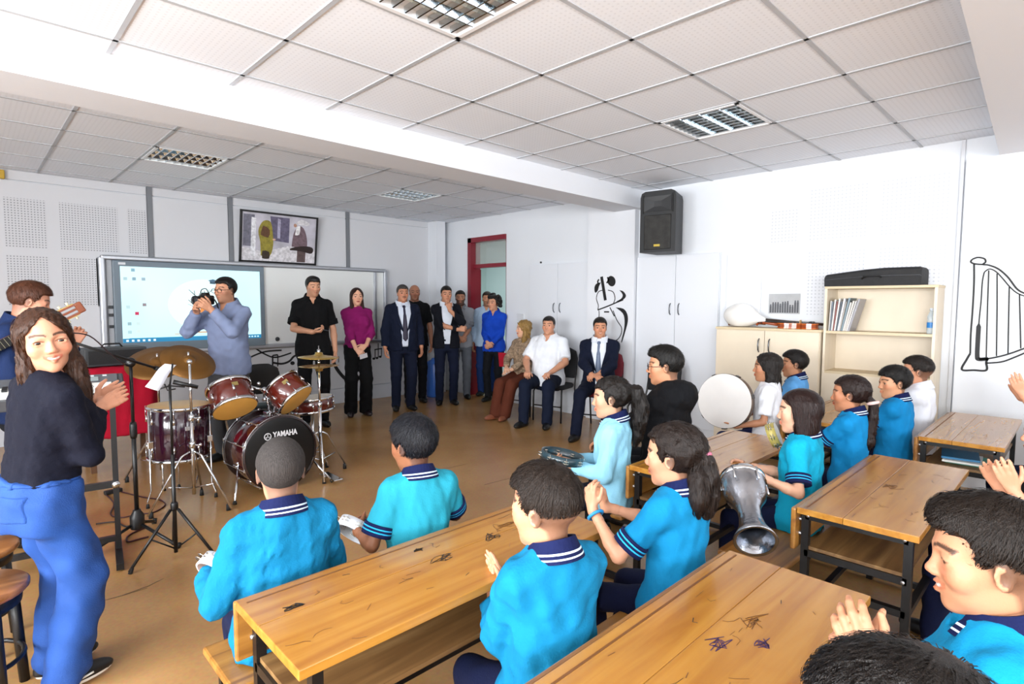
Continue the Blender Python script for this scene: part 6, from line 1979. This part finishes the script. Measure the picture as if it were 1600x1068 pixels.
def jeans_details(I):
    """waistband, belt loops and back pockets that follow the surface of the jeans"""
    S0, u, hz, root = I['legS'], I['u'], I['hz'], I['root']
    def patch(name, lo, hi, off, m, h=.006):
        S = SDF(); lo = A3(lo); hi = A3(hi); c = (lo + hi) / 2
        S.ops.append(('u', lambda P: S0(P) - F32(off), 0, c, float(np.linalg.norm(hi - lo) / 2)))
        S.func(lambda P: np.max(np.abs(P - c.astype(F32)) - ((hi - lo) / 2).astype(F32), axis=1))
        S.func(lambda P: -(S0(P) + F32(.012)))
        v, q = sdf_verts(S, h, lo - .01, hi + .01)
        if len(v): np_mesh(name, [(v, q)], m, root)
    d2 = DENIM
    z = hz[2]
    patch('waistband', (-.3, -.3, z + .070 * u), (.3, .3, z + .106 * u), .004, d2)
    for x0, x1 in ((.025, .125), (-.125, -.025)): patch('back_pocket', (x0, -.3, z - .075 * u), (x1, -.03, z + .035 * u), .004, d2)
    for x, y in ((.15, -.02), (.07, -.12)): patch('belt_loop', (x - .008, y - .06, z + .065 * u), (x + .008, y + .06, z + .112 * u), .008, d2)
jeans_details(P29)
person('man with reddish-brown hair playing a guitar behind the clapping woman', (.26, 4.55), -120, 1.63, dict(lod=.8, skin='#c98f74', hair=dict(style='short', col='#5a3320', th=.045, top=.08, rec=.1), head=(25, -16, 0), top=dict(kind='shirt', col='#16264a'), bottom=dict(col='#14161c'), eyes=True,
    armL=dict(w=(-.20, .18, 1.22), d=(-.2, .3, .9), n=(.4, .3, .4), pose='half', hint=(-.5, -.4, -1)), armR=dict(w=(.10, .22, .98), d=(-.8, .3, -.2), n=(0, -1, 0), pose='half')))

# ---- guests standing along the board
def adult(label, x, y, yaw, H, **k):
    sp = dict(lod=k.pop('lod', .95), child=False); sp.update(k)
    return person(label, (x, y), yaw, H, sp)
P1 = adult('man in a blue-grey shirt and glasses taking a photograph in front of the screen', 1.77, 5.62, 122, 1.735, skin='#c08a6c', hair=SH('#15110f', th=.03, top=.05), glasses='#2a2622', head=(-6, -2, 0), beard=.35,
    top=dict(kind='shirt', col='#7d89a8'), bottom=dict(col='#4a4c50'), build=1.04,
    armL=dict(w=(-.09, .30, 1.43), d=(.25, .7, .6), n=(.9, -.2, .3), hint=(-.7, -.2, -1), pose='half'), armR=dict(w=(.10, .26, 1.42), d=(-.4, .7, .5), n=(-.8, -.3, -.2), hint=(.8, -.2, -1), pose='half'))
adult('man in a black polo shirt looking at his phone by the whiteboard', 3.0, 6.50, 160, 1.815, skin='#c99476', hair=SH('#17110e', th=.02, top=.06, quiff=1), head=(18, -6, 0), gaze=(0, -10), top=dict(kind='polo', col='#0b0b0d', trim='#0b0b0d', stripe='#0b0b0d', stripe2='#0b0b0d'), bottom=dict(col='#0b0b0e'), barearm=True, beard=.25,
    armR=dict(w=(.03, .27, 1.16), d=(-.9, .3, .05), n=(0, -.2, 1), hint=(1, -.5, -.5), pose='half'))
adult('woman with long brown hair in a magenta blouse and wide black trousers', 3.72, 6.75, 163, 1.70, female=True, skin='#d9a488', lip='#a5483f', hair=dict(style='long', col='#3a1d14', th=.012, line=.42, vline=1.1, part=.0, jag=.004, tails=[([(.27, -.05, -.2), (.29, .05, -.7), (.24, .16, -1.2)], [.11, .13, .05]), ([(-.27, -.05, -.2), (-.29, .05, -.7), (-.24, .16, -1.2)], [.11, .13, .05])]),
    top=dict(kind='blouse', col='#7d1458', hem=-.0, sleeve=1.5), bottom=dict(col='#0a0a0c', wide=1.75, len=-.03), barearm=True, shoes='#1d1013',
    armL=dict(w=(-.07, .21, .95), d=(.7, .35, -.4), n=(-.3, -1, 0), hint=(-.6, -.5, -.8), pose='half'), armR=dict(w=(.06, .22, .90), d=(-.5, .4, -.6), n=(.3, -1, 0), hint=(.6, -.5, -.8), pose='half'))
SUIT = '#0d1428'
adult('grey-haired man with a moustache in a navy suit and tie', 4.37, 6.66, 158, 1.755, skin='#b97f62', hair=SH('#4b4744', th=.015, top=.035, rec=.9), mustache=1, beardcol='#2b211c', belly=.03, build=1.08, top=dict(kind='jacket', col=SUIT, tie='#1d1630', shirt='#cfd6e4', open=.03, vz=.10), bottom=dict(col=SUIT), head=(4, 0, 0))
adult('bald man in a black T-shirt half hidden behind the navy suit', 4.86, 7.08, 150, 1.775, skin='#a8735a', hair=dict(style='bald', col='#2a2522'), top=dict(kind='tshirt', col='#0c0d10'), bottom=dict(col='#0d0e12'), barearm=True, beard=.3)
adult('man in a dark blazer and white shirt with one hand raised to his chin', 5.08, 6.60, 150, 1.755, skin='#bb8467', hair=SH('#1a1512', th=.01, top=.03, rec=.8), top=dict(kind='jacket', col='#0b0d16', shirt='#d3d9e4', vz=.06, open=.03), bottom=dict(col='#0c1328'), head=(4, -4, 0),
    armR=dict(w=(-.14, .25, 1.12), d=(-1, .1, .1), n=(0, -1, 0), hint=(1, -.2, -.8), pose='half'), armL=dict(w=(-.02, .24, 1.40), d=(.2, -.2, 1), n=(.2, -1, 0), hint=(-.7, .3, -1), pose='half'))
adult('bearded man in a grey polo shirt with folded hands', 5.56, 6.86, 142, 1.70, skin='#a87459', hair=SH('#2a2421', th=.02, top=.04), beard=.8, beardcol='#2b2320', top=dict(kind='polo', col='#84868c', trim='#6e7076', stripe='#7c7e84', stripe2='#7c7e84'), bottom=dict(col='#5a5e66'), barearm=True,
    armL=dict(w=(-.03, .22, .95), d=(.7, .3, -.4), n=(-.3, -1, 0), pose='half'), armR=dict(w=(.03, .24, .98), d=(-.7, .3, -.4), n=(.3, -1, 0), pose='half'))
adult('man in a pale blue shirt standing in the doorway', 6.05, 6.78, 128, 1.69, skin='#bd8767', hair=SH('#2a2018', th=.02, top=.04), beard=.5, top=dict(kind='shirt', col='#a9bfd6'), bottom=dict(col='#173061'), head=(10, 0, 0))
adult('curly-haired woman in a royal blue zip jersey at the door', 5.77, 6.31, 118, 1.625, female=True, skin='#c48d70', hair=dict(style='curly', col='#17120f', th=.05), top=dict(kind='jersey', col='#0f3fae', collar=True, fold=.003), bottom=dict(col='#111318'), head=(-18, 0, 0),
    armL=dict(w=(-.03, .20, .90), d=(.6, .4, -.5), n=(-.3, -1, 0), pose='half'), armR=dict(w=(.03, .22, .92), d=(-.6, .4, -.5), n=(.3, -1, 0), pose='half'))

# ---- guests sitting along the right wall
LEO = mat('blouse_spotted', '#8d765f', .7, bump=.1, bscale=150, var=.55, vscale=38)
adult('blonde woman in a spotted blouse and brown trousers seated by the door', 5.40, 5.32, 100, 1.60, seat=.45, female=True, skin='#d9a98c', lip='#a44a44', hair=dict(style='long', col='#b08a4e', th=.03, line=.42, vline=1.1, waves=.03, part=.05, tails=[([(.28, -.05, -.2), (.33, .02, -.6), (.28, .10, -.95)], [.14, .17, .06]), ([(-.28, -.05, -.2), (-.33, .02, -.6), (-.28, .10, -.95)], [.14, .17, .06])]),
    top=dict(kind='blouse', col='#8d765f', mat=LEO), bottom=dict(col='#5a2c1d', wide=1.6), shoes='#8a5038', head=(-38, 0, 0), lean=-3, legL=dict(a=(-.06, .50, .08)), legR=dict(a=(.08, .52, .08)),
    armL=dict(w=(-.02, .30, .63), d=(.6, .7, -.2), n=(0, -.2, -1), hint=(-1, -.6, -.3)), armR=dict(w=(.06, .30, .66), d=(-.5, .7, -.2), n=(0, -.2, -1), hint=(1, -.6, -.3)))
adult('balding man in a white short-sleeved shirt seated with hands on his thighs', 5.36, 4.82, 112, 1.74, seat=.45, skin='#c48d70', hair=SH('#2b2421', th=.01, top=.02, rec=1.2), smile=.4, belly=.05, build=1.14, top=dict(kind='tshirt', col='#e3e6ec', collar=True, sleeve=.85), bottom=dict(col='#10182c'), barearm=True, head=(2, 0, 0), legL=dict(a=(-.15, .46, .08)), legR=dict(a=(.14, .50, .08)),
    armL=dict(w=(-.15, .32, .66), d=(.3, 1, -.2), n=(0, 0, -1), hint=(-1, -.5, -.3), pose='half'), armR=dict(w=(.15, .34, .66), d=(-.3, 1, -.2), n=(0, 0, -1), hint=(1, -.5, -.3), pose='half'))
adult('smiling man in a navy suit and tie seated below the cellist drawing', 5.36, 4.02, 122, 1.74, seat=.45, skin='#c48a6a', hair=SH('#241d19', th=.02, top=.06, rec=.5), smile=.7, build=1.06, top=dict(kind='jacket', col=SUIT, tie='#5f6d86', shirt='#dfe5ee', vz=.10, open=.02), bottom=dict(col=SUIT), head=(8, 0, 0), lean=-4, legL=dict(a=(-.12, .44, .08)), legR=dict(a=(.20, .56, .08)),
    armL=dict(w=(-.02, .34, .70), d=(.8, .5, -.1), n=(-.2, -.5, -1), hint=(-1, -.5, -.3), pose='half'), armR=dict(w=(.05, .36, .70), d=(-.8, .5, -.1), n=(.2, -.5, -1), hint=(1, -.5, -.3), pose='half'))
# ------------------------------------------------------------------ things held in hands
def at(u, v, d): return Vector(CAM + _ray(u, v) * (d / FPX))
def axis_rot(n, up=(0, 0, 1)):
    n = Vector(n).normalized(); return n.to_track_quat('Z', 'Y').to_euler()
M_RIM = mat('tambourine_rim', '#16323c', .3, coat=.5)
M_JING = mat('jingle', '#d5d2c6', .2, .95)
def tambourine(loc, n, R, label, rim=M_RIM, skin=None, pairs=8):
    r = empty('tambourine', loc, 0, label, 'tambourine'); r.rotation_euler = axis_rot(n)
    MB().lathe([(R - .006, -.022), (R, -.022), (R, .022), (R - .006, .022), (R - .006, -.022)], 40, cap=False).build('rim', rim, r)
    if skin: MB().lathe([(R - .003, .0225), (0, .023)], 40, cap=False).build('skin', skin, r)
    for k in range(pairs):
        a = 2 * math.pi * k / pairs; c, s = math.cos(a), math.sin(a)
        mb = MB()
        for z in (-.006, .006): mb.lathe([(.004, z + .003), (.018, z), (.018, z - .0008), (.004, z + .002)], 12, (c * (R - .001), s * (R - .001), 0), (0, 0, 1))
        mb.cyl((c * (R - .001), s * (R - .001), -.02), (c * (R - .001), s * (R - .001), .02), .0015, None, 6)
        mb.build('jingle', M_JING, r)
    return r
tambourine(at(878, 713, 3.02), (.15, -.12, 1), .115, 'dark teal tambourine in the hands of the girl in the pale blue sweater')
tambourine(at(346, 893, 1.86), (.75, .3, .5), .08, 'white tambourine with metal jingles beside the shaved-headed boy', mat('rim_white', '#c9ced6', .3))
tambourine(at(556, 828, 2.28), (.7, .2, .6), .08, 'pale tambourine beside the boy with thick black hair', mat('rim_pale', '#cfd3da', .3), mat('skin_pale', '#d9dad6', .5))
tambourine(at(1209, 679, 2.95), (.25, -.9, .4), .062, 'small tambourine with yellowish rim in front of the bob-haired girl', mat('rim_yellow', '#a89a55', .35), mat('skin_pale', '#d9dad6', .5))

def frame_drum():
    p = at(1131, 626, 4.32); R = .21
    r = empty('frame_drum', p, 0, 'large white frame drum held up by the girl in the white T-shirt', 'drum'); r.rotation_euler = axis_rot((-.97, -.05, .12))
    MB().lathe([(R - .007, -.06), (R, -.06), (R, .0), (R - .007, .0), (R - .007, -.06)], 48, cap=False).build('rim', mat('frame_rim', '#5c4a3c', .4), r)
    MB().lathe([(R - .002, .0006), (0, .0008)], 48, cap=False).build('skin', mat('drum_skin', '#d6d3d0', .55, var=.04, vscale=6), r)
    for k in range(7):
        a = 2 * math.pi * (k + .3) / 7; c, s = math.cos(a), math.sin(a)
        MB().box(-.016, .016, -.008, .008, -.05, -.008, .003).build('clamp', mat('clamp_dark', '#2c2724', .4), r, (c * R, s * R, 0), (0, 0, a + math.pi / 2))
frame_drum()

def darbuka():
    top = at(1160, 752, 2.46); bot = at(1181, 846, 2.17); L = (top - bot).length
    r = empty('goblet_drum', bot, 0, 'shiny silver metal goblet drum resting on the bench beside the bob-haired girl', 'drum'); r.rotation_euler = axis_rot(top - bot)
    k = L / .34
    M_AL = mat('hammered_aluminium', '#a4a8b0', .24, 1.0, bump=.25, bscale=45)
    MB().lathe([(.070, .004), (.080, 0), (.083, .004), (.070, .03), (.052, .07), (.044, .12), (.046, .17), (.062, .21), (.082, .24), (.090, .275), (.088, .315), (.092, .32), (.092, .34), (.082, .345)], 36, (0, 0, 0), (0, 0, 1), True, False).build('body', M_AL, r)
    MB().lathe([(.078, .004), (.060, .03), (.044, .07), (.036, .12), (.036, .25)], 36, (0, 0, 0), (0, 0, 1), True, False).build('bell_inside', M_AL, r)
    MB().lathe([(.082, .343), (.0, .344)], 30, cap=False).build('head', mat('drum_skin2', '#dcdad8', .5), r)
    MB().lathe([(.093, .322), (.097, .325), (.097, .345), (.082, .349), (.082, .343)], 36, cap=False).build('hoop', M_CHROME, r)
    for j in range(6):
        a = math.pi / 3 * j; MB().cyl((.095 * math.cos(a), .095 * math.sin(a), .27), (.095 * math.cos(a), .095 * math.sin(a), .345), .004, None, 6).build('tension_bolt', M_CHROME, r)
darbuka()

def guitar():
    h = at(103, 489, 3.45); b = Vector((-.20, 4.36, 1.06)); d = (h - b).normalized()
    r = empty('guitar', b, 0, 'classical guitar whose headstock shows beside the clapping woman', 'guitar')
    n = Vector((.35, -1, .1)); n = (n - d * n.dot(d)).normalized(); s = n.cross(d)
    m = Matrix.Identity(4)
    for i in range(3): m[i][0] = s[i]; m[i][1] = n[i]; m[i][2] = d[i]
    r.rotation_euler = m.to_euler()
    L = (h - b).length - .03
    half = [(0, -.20), (.09, -.19), (.15, -.13), (.16, -.06), (.125, .02), (.10, .07), (.115, .13), (.12, .18), (.08, .235), (0, .245)]
    out = smooth(half, 3); out = out + [(-x, z) for x, z in out[::-1][1:-1]]
    wood = mat('guitar_wood', '#9a5a26', .25, coat=.5, var=.1, vscale=4)
    MB().prism(out, -.045, .045, 'y').build('body', wood, r)
    MB().prism([(x * .99, z * .99) for x, z in out], .045, .048, 'y').build('soundboard', mat('guitar_top', '#c98f4a', .25, coat=.5), r)
    MB().cyl((0, .0481, .06), (0, .0489, .06), .045, None, 24).build('sound_hole', mat('hole_dark', '#120c08', .8), r)
    MB().box(-.026, .026, .02, .045, .2, L - .05, .004).build('neck', mat('neck_wood', '#5a2f16', .4), r)
    MB().box(-.027, .027, .045, .054, .06, L - .05, .002).build('fingerboard', mat('ebony', '#0e0c0b', .3), r)
    for k in range(14): MB().box(-.026, .026, .054, .0555, L - .055 - k * .022, L - .0535 - k * .022).build('fret', mat('fret_metal', '#c9c2a0', .3, .9), r)
    for x0, x1 in ((-.034, -.022), (-.006, .006), (.022, .034)): MB().box(x0, x1, .012, .034, L - .05, L + .09, .002).build('headstock_bar', mat('head_wood', '#7a3a1a', .3, coat=.5), r)
    MB().box(-.034, .034, .012, .034, L + .085, L + .125, .008).build('headstock', mat('head_wood', '#7a3a1a', .3, coat=.5), r)
    MB().box(-.034, .034, .012, .034, L - .06, L - .04, .003).build('nut_block', mat('head_wood', '#7a3a1a', .3), r)
    for sx in (-1, 1):
        MB().box(sx * .036 - .002, sx * .036 + .002, .014, .032, L - .045, L + .085).build('tuner_plate', mat('tuner_gold', '#c9b070', .3, .9), r)
        for k in range(3): MB().cyl((sx * .038, .023, L - .03 + k * .045), (sx * .056, .023, L - .03 + k * .045), .004, .008, 8).build('tuning_peg', mat('peg_ivory', '#d9cfae', .4), r)
guitar()

def photo_camera():
    p = at(322, 468, 5.16); f = Vector((-.83, -.53, 0)).normalized()
    r = empty('camera', p, math.atan2(f.y, f.x) + math.pi / 2, 'black digital camera held up by the man in front of the screen', 'camera')
    K = mat('camera_black', '#0b0b0c', .45)
    MB().box(-.065, .065, -.035, .035, -.045, .040, .012).build('body', K, r)
    MB().prism([(-.03, .036), (.03, .036), (.02, .065), (-.02, .065)], -.03, .02, 'y').build('viewfinder_hump', K, r)
    MB().box(.035, .065, -.055, -.03, -.04, .03, .008).build('grip', K, r)
    MB().lathe([(.034, .03), (.036, .045), (.036, .10), (.040, .105), (.040, .125), (.034, .13)], 24, (-.01, 0, -.005), (0, -1, 0)).build('lens', K, r)
    MB().lathe([(.030, .131), (0, .127)], 24, (-.01, 0, -.005), (0, -1, 0), True, False).build('lens_glass', mat('lens_glass', '#141a26', .05, coat=1), r)
    MB().tube(smooth([(.062, .0, .03), (.085, .03, -.03), (.10, .05, -.14), (.07, .09, -.22), (.01, .10, -.20), (-.03, .08, -.10), (-.066, .03, .02)], 5), .006, 6).build('strap', mat('strap_black', '#101012', .7), r)
    MB().tube(smooth([(-.06, .0, .038), (-.055, .01, .09), (-.01, .015, .10), (.02, .01, .06)], 4), .004, 6).build('strap_loop', mat('strap_black', '#101012', .7), r)
photo_camera()
def phone(loc, rz, tilt, label):
    r = empty('phone', loc, rz, label, 'phone'); r.rotation_euler = (tilt, 0, rz)
    MB().box(-.036, .036, -.075, .075, -.004, .004, .003).build('case', mat('phone_black', '#0c0c0e', .4), r)
    MB().box(-.033, .033, -.07, .07, .004, .0045).build('screen', mat('phone_screen', '#1a1e26', .08), r)
phone((2.965, 6.19, 1.19), math.radians(55), math.radians(12), 'black phone in the hand of the man in the black polo')
def papers():
    p = at(568, 556, 7.2)
    r = empty('card', p, math.radians(160), 'small pale card in the hands of the woman in magenta', 'card'); r.rotation_euler = (math.radians(60), math.radians(15), math.radians(160))
    MB().box(-.05, .05, -.035, .035, -.002, .002, .001).build('card_sheet', mat('card_pale', '#cfcdd2', .4), r)
papers()
# small things worn by people
def worn_ring(I, name, c, ax, R, r, m): MB().torus(c, ax, R, r, 22, 8).build(name, m, I['root'])
def hp(I, x, y, z): return Vector(I['TH'][0] + I['TH'][1] @ (A3((x, y, z)) * I['hh']))
a = P24['arms']['L']; worn_ring(P24, 'wristband', Vector(a['W'] + (a['E'] - a['W']) * .12), Vector(a['E'] - a['W']), .027, .006, mat('wristband_blue', '#1f86c4', .4))
worn_ring(P24, 'hair_tie', hp(P24, 0, -.47, .0), (0, -.6, -.8), .028, .008, mat('tie_pink', '#c46a86', .6))
worn_ring(P18, 'hair_tie', hp(P18, 0, -.57, -.22), (0, -.3, -1), .025, .010, mat('tie_pale', '#d9b9b4', .6))
for k in 'LR':
    l = P29['legs'][k]; A_ = l['A']; t = math.radians(l['toe']); u = P29['u']; ft = A3((math.sin(t), math.cos(t), 0)); sd = A3((math.cos(t), -math.sin(t), 0)); b = A3((A_[0], A_[1], A_[2] - .085 * u))
    P_ = lambda y, x, z: Vector(b + ft * y * u + sd * x * u + A3((0, 0, z * u)))
    wm = mat('lace_white', '#d3d0c8', .7)
    MB().tube(smooth([tuple(P_(-.055, .043, .055)), tuple(P_(-.01, .050, .062)), tuple(P_(.03, .050, .042)), tuple(P_(.09, .047, .046))], 4), .0042, 6).build('side_stripe', wm, P29['root'])
    for j in range(4): MB().tube([P_(.045 + .018 * j, -.022, .080 - .006 * j), P_(.048 + .018 * j, 0, .086 - .006 * j), P_(.045 + .018 * j, .024, .078 - .006 * j)], .003, 6).build('lace', wm, P29['root'])
